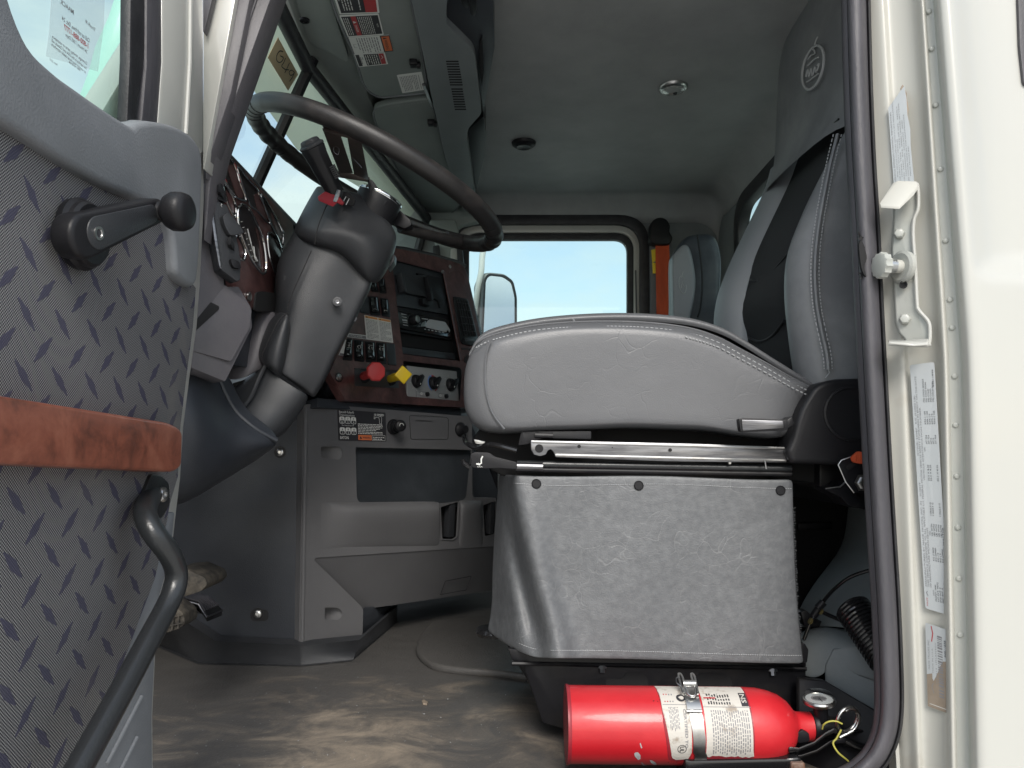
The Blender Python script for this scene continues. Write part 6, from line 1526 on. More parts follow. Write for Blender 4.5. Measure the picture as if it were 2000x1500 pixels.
# far spoke with chrome rod and leather end
T1 = WC + (WA * math.cos(R(46)) + WB * math.sin(R(46))) * (RR - .008)
H1 = P(790, 430, 1.42)
MB().prism([P(a, b, 1.41) for a, b in rnd([(772, 402), (802, 430), (803, 440), (790, 446), (770, 438), (764, 420)], 3, 3)], (0, .035, 0)).build('spoke_root', m_black, sw, bevel=.003)
MB().tube([H1, H1 + (T1 - H1) * .35, T1], [.0045, .0045, .0045], 10).build('spoke_rod', m_steel, sw)
MB().tube([H1 + Vector((-.01, .01, -.012)), H1 + (T1 - H1) * .6 + Vector((0, 0, -.010)), T1 + Vector((0, 0, -.004))], [.010, .011, .013], 10).build('spoke_sleeve', m_leather, sw)
MB().tube([H1 + (T1 - H1) * .72, T1 + (T1 - H1) * .04], [.008, .0135], 12).build('spoke_boot', m_leather, sw)

# ================================================================== driver's seat
seat = thing('driver_seat', 'grey vinyl air ride driver seat with black knit insert, tall backrest and skirt', 'seat', P(1280, 1290, 1.4))
YN, YFAR = 1.16, 1.62
side = cr([(903, 765), (906, 720), (917, 690), (934, 668), (960, 654), (1040, 636), (1140, 628), (1250, 630), (1340, 639), (1400, 656), (1450, 682), (1500, 710), (1548, 738), (1588, 756), (1572, 790), (1558, 828), (1530, 856), (1450, 852), (1390, 842), (1300, 838), (1220, 836), (1130, 840), (1040, 843), (985, 846), (945, 842), (920, 826), (906, 800)], 3, closed=True)
pillow('cushion', side, 1.165, YFAR, m_seat, seat, inset=.16, steps=4, bulge=.030, center=(1240, 745), sub=1)
# top pad above the welt, crowned
rows = []
tp_ = cr([(916, 694), (934, 664), (968, 646), (1050, 628), (1150, 619), (1250, 618), (1345, 626), (1410, 644), (1458, 670), (1505, 700), (1550, 728), (1590, 752)], 3)
for Yq, dz, dx in ((1.172, -.006, .0), (1.166, .0, 0), (1.172, .006, 0), (1.20, .012, 0), (1.28, .018, 0), (1.39, .012, 0), (1.50, .018, 0), (1.58, .012, 0), (1.615, .0, 0), (1.62, -.02, 0)):
    rows.append([P(a, b, 1.166) + Vector((0, Yq - 1.166, dz)) for a, b in tp_])
MB().grid(rows).build('cushion_top', m_seat, seat, sub=1)
def stitch(px, Y, nx=(0, -1, 0), step=.0062, r=.00055, m=None, name='stitching', parent=seat, off=0.0, conv=None):
    pts = cr(px, 5); q3 = [conv(*p) if conv else P(*p, Y) for p in pts]; s = MB(); acc = 0; cur = q3[0]
    for i in range(len(q3) - 1):
        a, b = q3[i], q3[i + 1]; L_ = (b - a).length; n = max(1, round(L_ / step))
        for k in range(n): s.tube([a + (b - a) * ((k + .1) / n), a + (b - a) * ((k + .68) / n)], r, 4)
    return s.build(name, m or m_stitch, parent)
def welt(px, Y, r, m, name, parent=seat): return MB().tube(cr([tuple(P(a, b, Y)) for a, b in px], 4), r, 6).build(name, m, parent)
edge_ = [(930, 676), (962, 661), (1040, 643), (1140, 635), (1250, 636), (1338, 646), (1398, 664), (1448, 690), (1500, 718), (1545, 744), (1582, 762)]
welt([(a, b - 6) for a, b in edge_], 1.158, .0022, m_seat, 'cushion_welt')
stitch([(a, b + 3) for a, b in edge_], 1.141, r=.0009); stitch([(a, b + 12) for a, b in edge_[5:]], 1.1345, r=.0009)
welt([(958, 664), (950, 690), (947, 730), (950, 770), (962, 808), (985, 838)], 1.134, .0018, m_seat, 'cushion_welt')
welt([(1118, 622), (1122, 628), (1121, 634)], 1.16, .0015, m_seat_d, 'top_seam')

# backrest
prof = [(.06, .445), (.12, .432), (.19, .424), (.26, .418), (.315, .424), (.39, .455), (.456, .488), (.527, .524), (.565, .542), (.60, .550), (.68, .556), (.76, .561), (.82, .566), (.87, .578), (.91, .60), (.935, .635)]
def fx(z):
    for i in range(len(prof) - 1):
        if prof[i][0] <= z <= prof[i + 1][0]:
            t_ = (z - prof[i][0]) / (prof[i + 1][0] - prof[i][0]); return prof[i][1] + (prof[i + 1][1] - prof[i][1]) * t_
    return prof[0][1] if z < prof[0][0] else prof[-1][1]
def zrange(a, b, n): return [a + (b - a) * k / n for k in range(n + 1)]
NY, FY = 1.155, 1.62
def band(name, z0, z1, n, ys, m, sub=1, par=seat, f=None):
    rows = []
    for z in zrange(z0, z1, n):
        rows.append([Vector((fx(z) + dx_, y, z)) if f is None else f(z, y, dx_) for y, dx_ in ys])
    return MB().grid(rows).build(name, m, par, sub=sub)
hz = lambda y: .565 - .03 * (1.62 - y) / .46           # height where the head section begins
nt_ = 14
# far bolster (smooth light grey)
def zz_(t_, y, dn=0): return .06 + (hz(y) + .035 - .06) * t_
def vband(name, ys, m, sub=1, par=seat, tnar=None):
    rows = []
    for k in range(nt_ + 1):
        t_ = k / nt_; row = []
        for y, dx_ in ys:
            yy = y
            if tnar: yy = tnar(t_, y)
            z = zz_(t_, yy); row.append(Vector((fx(z) + dx_, yy, z)))
        rows.append(row)
    return MB().grid(rows).build(name, m, par, sub=sub)
taper = lambda y0: (lambda t_, y: y)
def wf(t_, y):  # insert/far boundary wanders: narrow at bottom, the bolster thins near the head
    return y
far_in = lambda t_: 1.44 + .06 * t_ + .02 * math.sin(t_ * 3)
near_in = lambda t_: 1.248 - .02 * t_ - .06 * t_ ** 4
def far_b():
    rows = []
    for k in range(nt_ + 1):
        t_ = k / nt_; fi = far_in(t_); row = []
        for s_, d_ in ((0, .16), (0, .05), (.03, .018), (.10, .004), (.30, 0), (.65, .004), (.92, .016), (1.0, .034)):
            y = FY + (fi - FY) * s_; z = zz_(t_, y); row.append(Vector((fx(z) + d_, y, z)))
        rows.append(row)
    return MB().grid(rows).build('far_bolster', m_seat_f, seat, sub=1)
far_b()
rows = []
for k in range(nt_ + 1):
    t_ = k / nt_; a, b = far_in(t_) + .004, near_in(t_) - .004; row = []
    for s_, d_ in ((0, .030), (.15, .026), (.5, .022), (.85, .026), (1, .032)):
        y = a + (b - a) * s_; z = zz_(t_, y); g_ = .010 * max(0, 1 - abs(t_ - .50) * 14) + .010 * max(0, 1 - abs(t_ - .28) * 14); row.append(Vector((fx(z) + d_ + g_, y, z)))
    rows.append(row)
ins = MB().grid(rows).build('knit_insert', m_fab, seat, sub=1)
for t_ in (.50, .28):
    MB().tube(cr([tuple(Vector((fx(zz_(t_ + .03 * (s_ - .5) ** 2 * 4, far_in(t_))) + .030, far_in(t_) + (near_in(t_) - far_in(t_)) * s_, zz_(t_ - .02 + .05 * (s_ - .5) ** 2 * 4, 1.4)))) for s_ in (.08, .3, .5, .7, .92)], 4), .0022, 6).build('insert_piping', m_black, ins)
rows = []
for k in range(nt_ + 1):
    t_ = k / nt_; ni = near_in(t_); row = []
    for s_, d_ in ((0, .044), (.06, .028), (.25, .016), (.5, .012), (.78, .016), (.95, .030), (1, .05), (1.02, .11), (1.0, .18), (.97, .24)):
        y = ni + (NY - ni) * s_; z = zz_(t_, min(y, 1.62)) if s_ < .9 else zz_(t_, NY) + .0
        row.append(Vector((fx(z) + d_ + .03 * max(0, t_ - .8) * 2 * s_ + .02 * max(0, t_ - .85), y, z)))
    rows.append(row)
MB().grid([r[:8] for r in rows]).build('near_bolster', m_seat_d, seat, sub=1)
MB().grid([r[7:] for r in rows]).build('bolster_side', m_seat_k, seat, sub=1)
# side seam: double stitch along the bolster's outer face
SX = lambda x, y: P(x, y, NY - .0055)
seam = [(1636, 262), (1622, 320), (1609, 385), (1598, 450), (1592, 520), (1595, 590), (1606, 650), (1615, 690), (1618, 722)]
MB().tube(cr([tuple(SX(a, b)) for a, b in seam], 4), .0030, 6).build('side_seam', m_seat_d, seat)
stitch([(a - 8, b) for a, b in seam], 0, conv=SX, r=.0010); stitch([(a + 8, b) for a, b in seam], 0, conv=SX, r=.0010)
# loose thread end
MB().tube([SX(1616, 716), SX(1620, 728), SX(1612, 738)], .0008, 5).build('loose_thread', m_stitch, seat)
# head section
rows = []
for k in range(13):
    t_ = k / 12; row = []
    for s_, d_ in ((-.01, .20), (0, .09), (.0, .04), (.05, .014), (.16, .003), (.35, 0), (.65, .0), (.85, .004), (.96, .018), (1, .05), (1.0, .12), (.98, .2)):
        nar = .018 * max(0, t_ - .25) ** 1.5 + .14 * max(0, t_ - .78) ** 1.6 * 2
        y0, y1 = FY - nar, NY + nar + .01 * t_; y = y0 + (y1 - y0) * s_
        z = hz(FY + (NY - FY) * s_) - .022 * (1 - t_) + (.935 - hz(FY + (NY - FY) * s_)) * t_
        row.append(Vector((fx(z) + d_ - .007, y, z)))
    rows.append(row)
rows.append([Vector((p.x * .3 + .66 * .7, p.y * .9 + 1.387 * .1, p.z + .012)) for p in rows[-1]])
head = MB().grid(rows).build('head_section', m_seat_d, seat, sub=1)
MB().tube([Vector((fx(hz(y)) + .001, y, hz(y) - .002)) for y in [FY - .01 - k * .045 for k in range(10)]], .0018, 6).build('head_seam', m_black, seat)
# embroidered badge on the head section: oval ring, animal outline and script
BP = Plane(Vector((fx(.72) - .011, 1.3, .72)), (-1, 0, .10))
bd = MB()
ring = circ(1588, 132, 19, 44, 40, rot=14)
FR = lambda x, y: BP(x, y)
bd.tube([FR(*p) for p in ring], .0024, 6, closed=True)
for pts in ([(1586, 96), (1590, 92), (1594, 78), (1597, 72)], [(1578, 116), (1584, 108), (1592, 104), (1588, 96)], [(1574, 150), (1578, 136), (1580, 150), (1584, 134), (1586, 148)], [(1588, 146), (1592, 130), (1594, 142)], [(1596, 138), (1600, 124), (1596, 128)],
            [(1577, 128), (1584, 122), (1590, 116), (1598, 112)], [(1576, 160), (1582, 156), (1590, 150), (1598, 144)]):
    bd.tube([FR(*p) for p in cr(pts, 3)], .0014, 5)
bd.build('embroidered_badge', m_stitch, head)
# recliner cover, lever
rc_px = [(1592, 752), (1625, 740), (1750, 736), (1750, 908), (1620, 908), (1545, 905), (1536, 880), (1546, 858), (1562, 800)]
rc = MB().prism([P(a, b, 1.12) for a, b in rnd(rc_px, [16, 20, 0, 0, 0, 12, 6, 10, 20], 5)], (0, .06, 0)).build('recliner_cover', m_black, seat, bevel=.008, seg=4, ang=50)
MB().lathe(P(1662, 808, 1.119), (0, -1, 0), [(.040, -.002), (.040, .0015), (.037, .0022), (.036, .0005), (.034, .0003)], 48).build('cover_disc', m_black, seat, ang=30)
lv_ = MB().prism([P(a, b, 1.085) for a, b in rnd([(1443, 818), (1452, 816), (1520, 819), (1538, 820), (1540, 838), (1532, 841), (1450, 844), (1446, 840)], 3, 3)], (0, .014, 0)).build('recline_lever', m_black, seat, bevel=.003)
MB().prism([P(a, b, 1.0835) for a, b in rnd([(1449, 820), (1530, 822), (1531, 836), (1451, 841)], 2, 3)], (0, .003, 0)).build('lever_inlay', m_steel_d, lv_, bevel=.001)
MB().prism([P(a, b, 1.10) for a, b in [(1534, 822), (1548, 812), (1552, 830), (1538, 838)]], (0, .03, 0)).build('lever_arm', m_black, seat, bevel=.002)
# slide rail
rl = z_ = None
rail = [(1036, 860), (1340, 866), (1536, 873), (1536, 904), (1300, 901), (1085, 893), (1082, 884), (1076, 877), (1070, 880), (1066, 888), (1055, 891), (1043, 888), (1037, 878)]
r1 = MB().prism([P(a, b, 1.135) for a, b in rnd(rail, 2, 2)], (0, .012, 0)).build('slide_rail', m_steel_d, seat, bevel=.0012)
MB().tube([P(1085, 889, 1.1345), P(1535, 900, 1.1345)], .0022, 6).build('rail_bead', m_steel, r1)
MB().tube([P(1040, 863, 1.1345), P(1535, 876, 1.1345)], .0018, 6).build('rail_bead', m_steel, r1)
hb = MB()
for x, y, r_ in ((1053, 876, .0062), (1131, 872, .0026), (1309, 879, .0026), (1196, 874, .0008)): hb.lathe(P(x, y, 1.1338), (0, -1, 0), [(r_, 0), (r_, .0006)], 20)
hb.build('rail_holes', m_void, r1)
for y_, r_, m in ((907, .0055, m_tube), (918, .004, m_blackm)): MB().tube([P(1010, y_ - 1, 1.15), P(1545, y_ + 8, 1.15)], r_, 10).build('linkage_bar', m, seat)
MB().tube([P(1008, 911, 1.142), P(1060, 912, 1.142)], .0062, 12).build('bar_sleeve', m_steel_d, seat)
MB().tube([P(1494, 898, 1.13), P(1497, 916, 1.13)], .0012, 6).build('cotter_pin', m_steel, seat)
MB().lathe(P(1425, 904, 1.139), (0, -1, 0), [(.003, 0), (.002, .002)], 6).build('bolt', m_steel, seat)
# mechanism mass in near-black, its colour carrying the shade under the cushion
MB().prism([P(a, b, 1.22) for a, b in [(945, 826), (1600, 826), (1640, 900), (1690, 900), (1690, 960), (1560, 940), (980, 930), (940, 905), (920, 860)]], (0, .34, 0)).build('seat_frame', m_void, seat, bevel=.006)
MB().prism([P(a, b, 1.15) for a, b in rnd([(1018, 842), (1155, 842), (1155, 858), (1060, 856), (1030, 868), (1012, 870)], 2, 2)], (0, .02, 0)).build('frame_bracket', m_black, seat, bevel=.002)
MB().tube([P(1045, 850, 1.148), P(1080, 851, 1.148)], .004, 8).build('frame_bolt', m_black, seat)
fw = MB(); fw.tube(cr([tuple(P(*p)) for p in [(906, 852, 1.25), (912, 866, 1.2), (935, 875, 1.18), (960, 868, 1.16), (1010, 880, 1.15)]], 4), .004, 8); fw.build('release_wire', m_gloss, seat)
MB().prism([P(a, b, 1.19) for a, b in [(925, 858), (948, 862), (944, 870), (928, 866)]], (0, .006, 0)).build('wire_clip', m_steel, seat, bevel=.001)
# height lever paddle with its symbol
pdl = MB().prism([P(a, b, 1.13) for a, b in rnd([(918, 888), (926, 883), (955, 884), (966, 892), (1010, 903), (1010, 917), (975, 914), (948, 915), (922, 913)], 4, 3)], (0, .014, 0)).build('height_paddle', m_black, seat, bevel=.003, seg=3)
MB().tube([P(904, 897, 1.15), P(906, 905, 1.15), P(918, 912, 1.15)], .004, 8).build('paddle_end', m_gloss, seat)
ic = MB(); ic.tube([P(a, b, 1.1288) for a, b in [(933, 905), (936, 907), (940, 905), (940, 896), (943, 891)]], .0013, 5); ic.tube([P(a, b, 1.1288) for a, b in [(930, 906), (938, 908)]], .0013, 5)
ic.tube([P(932 + k * 2, 911 + (k % 2) * 1.5, 1.1288) for k in range(6)], .0004, 4); ic.build('seat_symbol', m_white, pdl)

# skirt: hanging vinyl panel with a fold where it wraps the front corner
SXS = [k * .0125 for k in range(25)] + [.33, .37, .42, .48, .55, .62, .68, .74, .8, .86, .9, .94, .97, 1]
def skirt():
    rows = []
    xs = SXS
    for t_ in [0, .04, .1, .18, .27, .36, .45, .54, .63, .72, .81, .9, .96, 1]:
        xl = cr([(973,), (972,), (968,), (962,), (964,)], 25)[int(t_ * 100)][0] if t_ < 1 else 958
        xl = 975 - 14 * math.sin(t_ * 1.9) if t_ < .85 else 975 - 14 * math.sin(t_ * 1.9) - 10 * (t_ - .85) / .15
        xr = 1549 + 6 * t_ + 16 * t_ ** 3
        row = []
        for s_ in xs:
            x = xl + (xr - xl) * s_
            yt = 926 + 9 * s_ + 2 * math.sin(s_ * 9); yb = 1240 + 60 * min(1, s_ / .2) ** .6 * (.78) + 8 * s_ if s_ < .2 else 1288 + (1294 - 1288) * s_ - 3 * math.sin(s_ * 5)
            if s_ < .2: yb = 1232 + (1286 - 1232) * (math.sin(min(1, s_ / .18) * math.pi / 2))
            y = yt + (yb - yt) * t_
            Y = 1.150
            # front corner wraps away from the camera; the wrap opens and swings out towards the bottom
            cor = .055 + .10 * t_
            if s_ < cor: Y += .16 * (1 - s_ / cor) ** 1.5
            # deep fold running down to the right
            fc = .03 + .135 * t_ ** 1.3; fd = (s_ - fc) / (.022 + .01 * t_)
            Y += .048 * math.exp(-fd * fd) * min(1, t_ * 2.2) * (1 - .9 * max(0, t_ - .82) / .18)
            fd2 = (s_ - fc - .06) / .05; Y -= .030 * math.exp(-fd2 * fd2) * t_
            Y -= .012 * t_ * math.sin(s_ * math.pi) + .004 * math.sin(s_ * 14 + t_ * 3) * t_
            row.append(P(x, y, Y))
        rows.append(row)
    return rows
SK = skirt()
sk = MB().grid(SK).build('skirt', m_skirt, seat, sub=1, solid=.003)
def skp(s_, t_, d_=.0025):
    xs = SXS; ts = [0, .04, .1, .18, .27, .36, .45, .54, .63, .72, .81, .9, .96, 1]
    i = max(k for k in range(len(ts) - 1) if ts[k] <= t_); j = max(k for k in range(len(xs) - 1) if xs[k] <= s_)
    a = (t_ - ts[i]) / (ts[i + 1] - ts[i]); b = (s_ - xs[j]) / (xs[j + 1] - xs[j])
    q_ = (SK[i][j] * (1 - b) + SK[i][j + 1] * b) * (1 - a) + (SK[i + 1][j] * (1 - b) + SK[i + 1][j + 1] * b) * a
    return q_ + Vector((0, -d_, 0))
for s_, t_ in ((.128, .045), (.475, .055), (.955, .06)):
    MB().lathe(skp(s_, t_), (0, -1, 0), [(.0072, -.002), (.0072, .0008), (.0062, .0018), (.0058, .001), (.003, .001)], 24).build('snap', m_black, sk, ang=40)
def skstitch(f, n=130):
    s = MB()
    for k in range(n):
        a, b = f(k / n), f((k + .6) / n); s.tube([skp(*a, .0022), skp(*b, .0022)], .0005, 4)
    s.build('stitching', m_stitch, sk)
skstitch(lambda u: (.01 + .985 * u, .048 + .004 * math.sin(u * 7))); skstitch(lambda u: (.06 + .935 * u, .952))
# frayed right edge
fy = MB(); random.seed(2)
for k in range(70):
    t_ = .16 + .7 * k / 70; p = skp(.998, t_, .0); fy.tube([p, p + Vector((random.uniform(.001, .004), 0, random.uniform(-.002, .002)))], .0004, 3)
fy.build('frayed_edge', m_seat, sk)
# pedestal
pb_ = MB(); 
MB().prism([P(a, b, 1.19) for a, b in [(992, 1266), (1030, 1272), (1575, 1292), (1572, 1425), (1105, 1425), (1060, 1412), (1022, 1300), (1000, 1290)]], (0, .010, 0)).build('pedestal_plate', m_blackm, seat, bevel=.002)
MB().prism([P(a, b, 1.24) for a, b in [(990, 1262), (1600, 1280), (1600, 1400), (1070, 1400)]], (0, .3, 0)).build('pedestal_box', m_blackm, seat, bevel=.004)
MB().tube([P(1000, 1296, 1.185), P(1575, 1306, 1.185)], .003, 6).build('plate_flange', m_blackm, seat)
for px in ([(1183, 1326), (1216, 1326), (1224, 1312), (1256, 1312), (1266, 1325), (1266, 1348), (1183, 1348)], [(1355, 1330), (1366, 1314), (1418, 1316), (1430, 1330), (1430, 1350), (1355, 1350)]):
    MB().prism([P(a, b, 1.1892) for a, b in rnd(px, 5, 3)], (0, .001, 0)).build('plate_slot', m_void, seat, smooth=False)
for x, y in ((1176, 1300), (1509, 1306)): MB().lathe(P(x, y, 1.187), (0, -.3, -1), [(.007, 0), (.007, .004), (.004, .004), (.004, .010)], 6).build('flange_bolt', m_steel_d, seat, ang=30)
MB().lathe(P(966, 1226, 1.33), (0, 0, 1), [(.03, -.012), (.033, -.006), (.030, 0)], 32).build('pedestal_foot', m_gloss, seat)
MB().prism([P(a, b, 1.17) for a, b in rnd([(1556, 1258), (1572, 1256), (1580, 1270), (1577, 1295), (1560, 1296)], 3, 2)], (0, .05, 0)).build('base_knuckle', m_black, seat, bevel=.003)
MB().prism([P(a, b, 1.20) for a, b in [(1600, 900), (1700, 900), (1700, 990), (1640, 985), (1600, 950)]], (0, .25, 0)).build('rear_bracket', m_blackm, seat, bevel=.004)

# belt anchor
ba = thing('belt_anchor', 'black seat belt anchor bracket with a bit of orange webbing by the door seal', 'belt anchor', P(1665, 950, 1.1))
za5 = ZM(1540, 860, 2.3455)
MB().prism([P(a, b, 1.105) for a, b in rnd(za5([(225, 105), (240, 88), (330, 55), (360, 60), (360, 240), (300, 240), (270, 200)]), 2, 2)], (0, .004, 0)).build('bracket_plate', m_blackm, ba, bevel=.0012)
MB().tube([P(*p, 1.1045) for p in za5([(300, 240), (262, 190), (228, 112), (242, 92), (330, 60)])], .0009, 6).build('worn_edge', m_steel, ba)
MB().prism([P(a, b, 1.095) for a, b in rnd(za5([(292, 78), (322, 50), (365, 60), (365, 110), (330, 108), (300, 100)]), 3, 3)], (0, .008, 0)).build('orange_webbing', m_orange, ba, bevel=.003)
MB().prism([P(a, b, 1.1035) for a, b in rnd(za5([(258, 120), (300, 100), (315, 108), (275, 140)]), 3, 2)], (0, .001, 0)).build('slot', m_void, ba, smooth=False)
MB().lathe(P(*za5([(340, 195)])[0], 1.103), (.1, -1, 0), [(.013, 0), (.013, .002), (.0095, .0025), (.0085, .009)], 6).build('bolt', m_steel, ba, ang=25)
MB().prism([P(a, b, 1.13) for a, b in rnd(za5([(170, 225), (235, 215), (265, 190), (300, 240), (360, 300), (360, 320), (280, 300), (240, 260)]), 2, 2)], (0, .05, 0)).build('lower_bracket', m_blackm, ba, bevel=.002)
MB().tube([P(*p, 1.129) for p in za5([(170, 222), (235, 214), (265, 188)])], .0012, 6).build('worn_edge', m_steel, ba)

# ================================================================== passenger seat head, belt, mirror
ps = thing('passenger_seat', 'scuffed grey passenger seat top with a small badge beside the orange belt', 'seat', P(1365, 620, 2.1))
pp_ = cr([(1313, 510), (1318, 492), (1330, 472), (1345, 460), (1370, 456), (1390, 458), (1402, 475), (1408, 505), (1408, 540), (1404, 600), (1400, 700), (1316, 700), (1314, 600)], 3, closed=True)
pillow('seat_back', pp_, 2.12, 2.19, m_seat_n, ps, inset=.15, steps=3, bulge=.02, center=(1360, 560))
fc_ = cr([(1312, 512), (1320, 492), (1334, 478), (1346, 482), (1354, 510), (1359, 550), (1355, 590), (1345, 640), (1343, 700), (1316, 700), (1314, 600)], 3, closed=True)
pillow('front_face', fc_, 2.10, 2.13, m_seat_f, ps, inset=.2, steps=3, bulge=.012, center=(1335, 570))
MB().tube(cr([tuple(P(a, b, 2.085)) for a, b in [(1362, 458), (1368, 500), (1372, 550), (1368, 600), (1362, 620)]], 3), .0025, 6).build('side_seam', m_black, ps)
b2 = MB(); b2.tube([P(1333 + 7 * math.cos(a) + 2 * math.sin(a), 556 + 17 * math.sin(a), 2.088) for a in [2 * math.pi * k / 24 for k in range(22)]], .0014, 5); b2.tube([P(a, b, 2.088) for a, b in [(1330, 562), (1333, 550), (1336, 560)]], .0014, 5); b2.tube([P(a, b, 2.088) for a, b in [(1331, 542), (1334, 530)]], .0014, 5)
b2.build('embroidered_badge', m_stitch, ps)
sbt = thing('seat_belt', 'orange seat belt webbing hanging from a black guide by the passenger window', 'seat belt', P(1298, 470, 2.48))
MB().prism([P(a, b, 2.485) for a, b in [(1280, 462), (1306, 460), (1317, 720), (1284, 720)]], (0, .002, 0)).build('webbing', m_orange, sbt)
MB().prism([P(a, b, 2.47) for a, b in cr([(1270, 455), (1271, 438), (1278, 428), (1290, 424), (1302, 428), (1309, 440), (1308, 452), (1314, 464), (1308, 476), (1290, 478), (1272, 474), (1268, 466)], 3, closed=True)], (0, .04, 0)).build('belt_guide', m_black, sbt, bevel=.006, seg=3)
MB().prism([P(a, b, 2.488) for a, b in [(1272, 488), (1281, 486), (1282, 510), (1274, 512), (1281, 514), (1283, 534), (1275, 534), (1274, 512)]], (0, .002, 0)).build('yellow_tag', m_yel, sbt)
o = MB().prism([P(a, b, 2.52) for a, b in rnd([(1270, 470), (1312, 470), (1316, 740), (1272, 740)], 5, 3)], (0, .03, 0)).build('pillar_trim', m_trim, bevel=.006); tag(o, 'pale grey pillar trim strip behind the orange seat belt', 'trim')

mr_ = thing('side_mirror', 'grey truck side mirror on a white arm outside the passenger window', 'mirror', P(965, 640, 3.0))
mo = cr([(945, 545), (950, 534), (965, 532), (985, 536), (1001, 548), (1008, 575), (1009, 700), (948, 700), (944, 620)], 4, closed=True)
MB().prism([P(a, b, 3.04) for a, b in rnd([(925, 560), (935, 535), (955, 531), (985, 534), (1003, 548), (1010, 580), (1010, 780), (922, 780), (928, 640)], 7, 4)], (0, .09, 0)).build('housing', m_mirhouse, mr_, bevel=.012, seg=3)
MPL = Plane(P(975, 600, 2.955), (.42, -.82, .38))
Mp = [(949, 548), (956, 538), (982, 541), (998, 552), (1005, 580), (1006, 780), (940, 780), (945, 640)]
gm = MB().prism([MPL(a, b) for a, b in rnd(Mp, 6, 4)], MPL.n * -.006).build('glass', m_mirror, mr_, smooth=False)
MB().ring([MPL(a, b, .001) for a, b in rnd([(a + (-3 if a < 975 else 4), b - 4) for a, b in Mp], 6, 4)], [MPL(a, b, .001) for a, b in rnd(Mp, 6, 4)], MPL.n * -.03).build('glass_rim', m_black, mr_, bevel=.002)
MB().tube(cr([tuple(P(a, b, 3.02)) for a, b in [(960, 470), (948, 478), (942, 500), (940, 530), (934, 560), (926, 620)]], 4), .012, 12).build('arm', m_whitep, mr_)
MB().prism([P(a, b, 3.06) for a, b in rnd([(916, 620), (930, 560), (940, 545), (952, 640), (952, 780), (905, 780)], 6, 3)], (0, .06, 0)).build('back_shell', m_whitep, mr_, bevel=.015)
# ================================================================== fire extinguisher
EY = 1.08
C0, C1 = P(1105, 1413.5, EY), P(1587, 1419, EY)
EX = (C1 - C0).normalized(); Er = 68.5 / F * EY
fe = thing('fire_extinguisher', 'scratched red fire extinguisher lying on its side strapped in front of the seat', 'fire extinguisher', C0 + Vector((.16, 0, -Er)))
pxm = lambda x: (P(x, 1414, EY) - C0).dot(EX)
prof_e = [(.003, pxm(1106)), (Er * .93, pxm(1106)), (Er * .985, pxm(1108)), (Er, pxm(1112)), (Er, pxm(1300)), (Er, pxm(1458)), (Er * .985, pxm(1480)), (Er * .93, pxm(1500)), (Er * .83, pxm(1520)), (Er * .68, pxm(1536)), (Er * .50, pxm(1546)), (Er * .42, pxm(1550)), (Er * .385, pxm(1556)), (Er * .38, pxm(1583)), (Er * .30, pxm(1586))]
MB().lathe(C0, EX, prof_e, 72).build('cylinder', m_red, fe, ang=60)
MB().lathe(C0, EX, [(Er + .0012, pxm(1105)), (Er + .0014, pxm(1108)), (Er + .0002, pxm(1112))], 64).build('base_seam', m_redd, fe)
eu = Vector((0, -1, 0)); ev_ = Vector((0, 0, 1))
def cyl(x, a, h=0.0):            # x pixel along the body, a degrees from the side facing the camera, up positive
    return C0 + EX * pxm(x) + (eu * math.cos(R(a)) + ev_ * math.sin(R(a))) * (Er + h)
class CylMap:
    def __init__(s, x0, x1, a0, a1): s.x0, s.x1, s.a0, s.a1 = x0, x1, a0, a1; s.W = abs(pxm(x1) - pxm(x0)); s.H = Er * R(abs(a1 - a0))
    def __call__(s, u, v, h): return cyl(s.x0 + (s.x1 - s.x0) * u / s.W, s.a0 + (s.a1 - s.a0) * v / s.H, h + .0002)
m_paper = mat('scuffed_label_paper', (.58, .55, .50), .6, col2=(.33, .28, .23), ns=70, nd=8, nlo=.55, nhi=.68)
EM = [m_paper, m_inkg, m_ink, m_lred, m_brown, m_redd]
def curved_base(d, cm, pts, m, h):
    # tessellate into strips so it follows the cylinder
    n = 20; us = sorted(set([p[0] for p in pts]));
    import bisect
    def rng_at(u):
        vs_ = []
        for i in range(len(pts)):
            a, b = pts[i], pts[(i + 1) % len(pts)]
            if (a[0] - u) * (b[0] - u) <= 0 and a[0] != b[0]:
                t_ = (u - a[0]) / (b[0] - a[0]); vs_.append(a[1] + (b[1] - a[1]) * t_)
        return (min(vs_), max(vs_)) if len(vs_) >= 2 else None
    u0, u1 = us[0], us[-1]; cols = []
    for k in range(31):
        u = u0 + (u1 - u0) * (k + .0001) / 30.0002; r_ = rng_at(min(u, u1 - 1e-6))
        if r_: cols.append([cm(u * cm.W, (r_[0] + (r_[1] - r_[0]) * j / n) * cm.H, h) for j in range(n + 1)])
    d.mb.grid(cols, False, m)
random.seed(21)
def jag(pts, amp):
    out = []
    for i in range(len(pts) - 1):
        a, b = pts[i], pts[i + 1]; n = 8
        for k in range(n): out.append((a[0] + (b[0] - a[0]) * k / n, a[1] + (b[1] - a[1]) * k / n + random.uniform(-amp, amp)))
    return out + [pts[-1]]
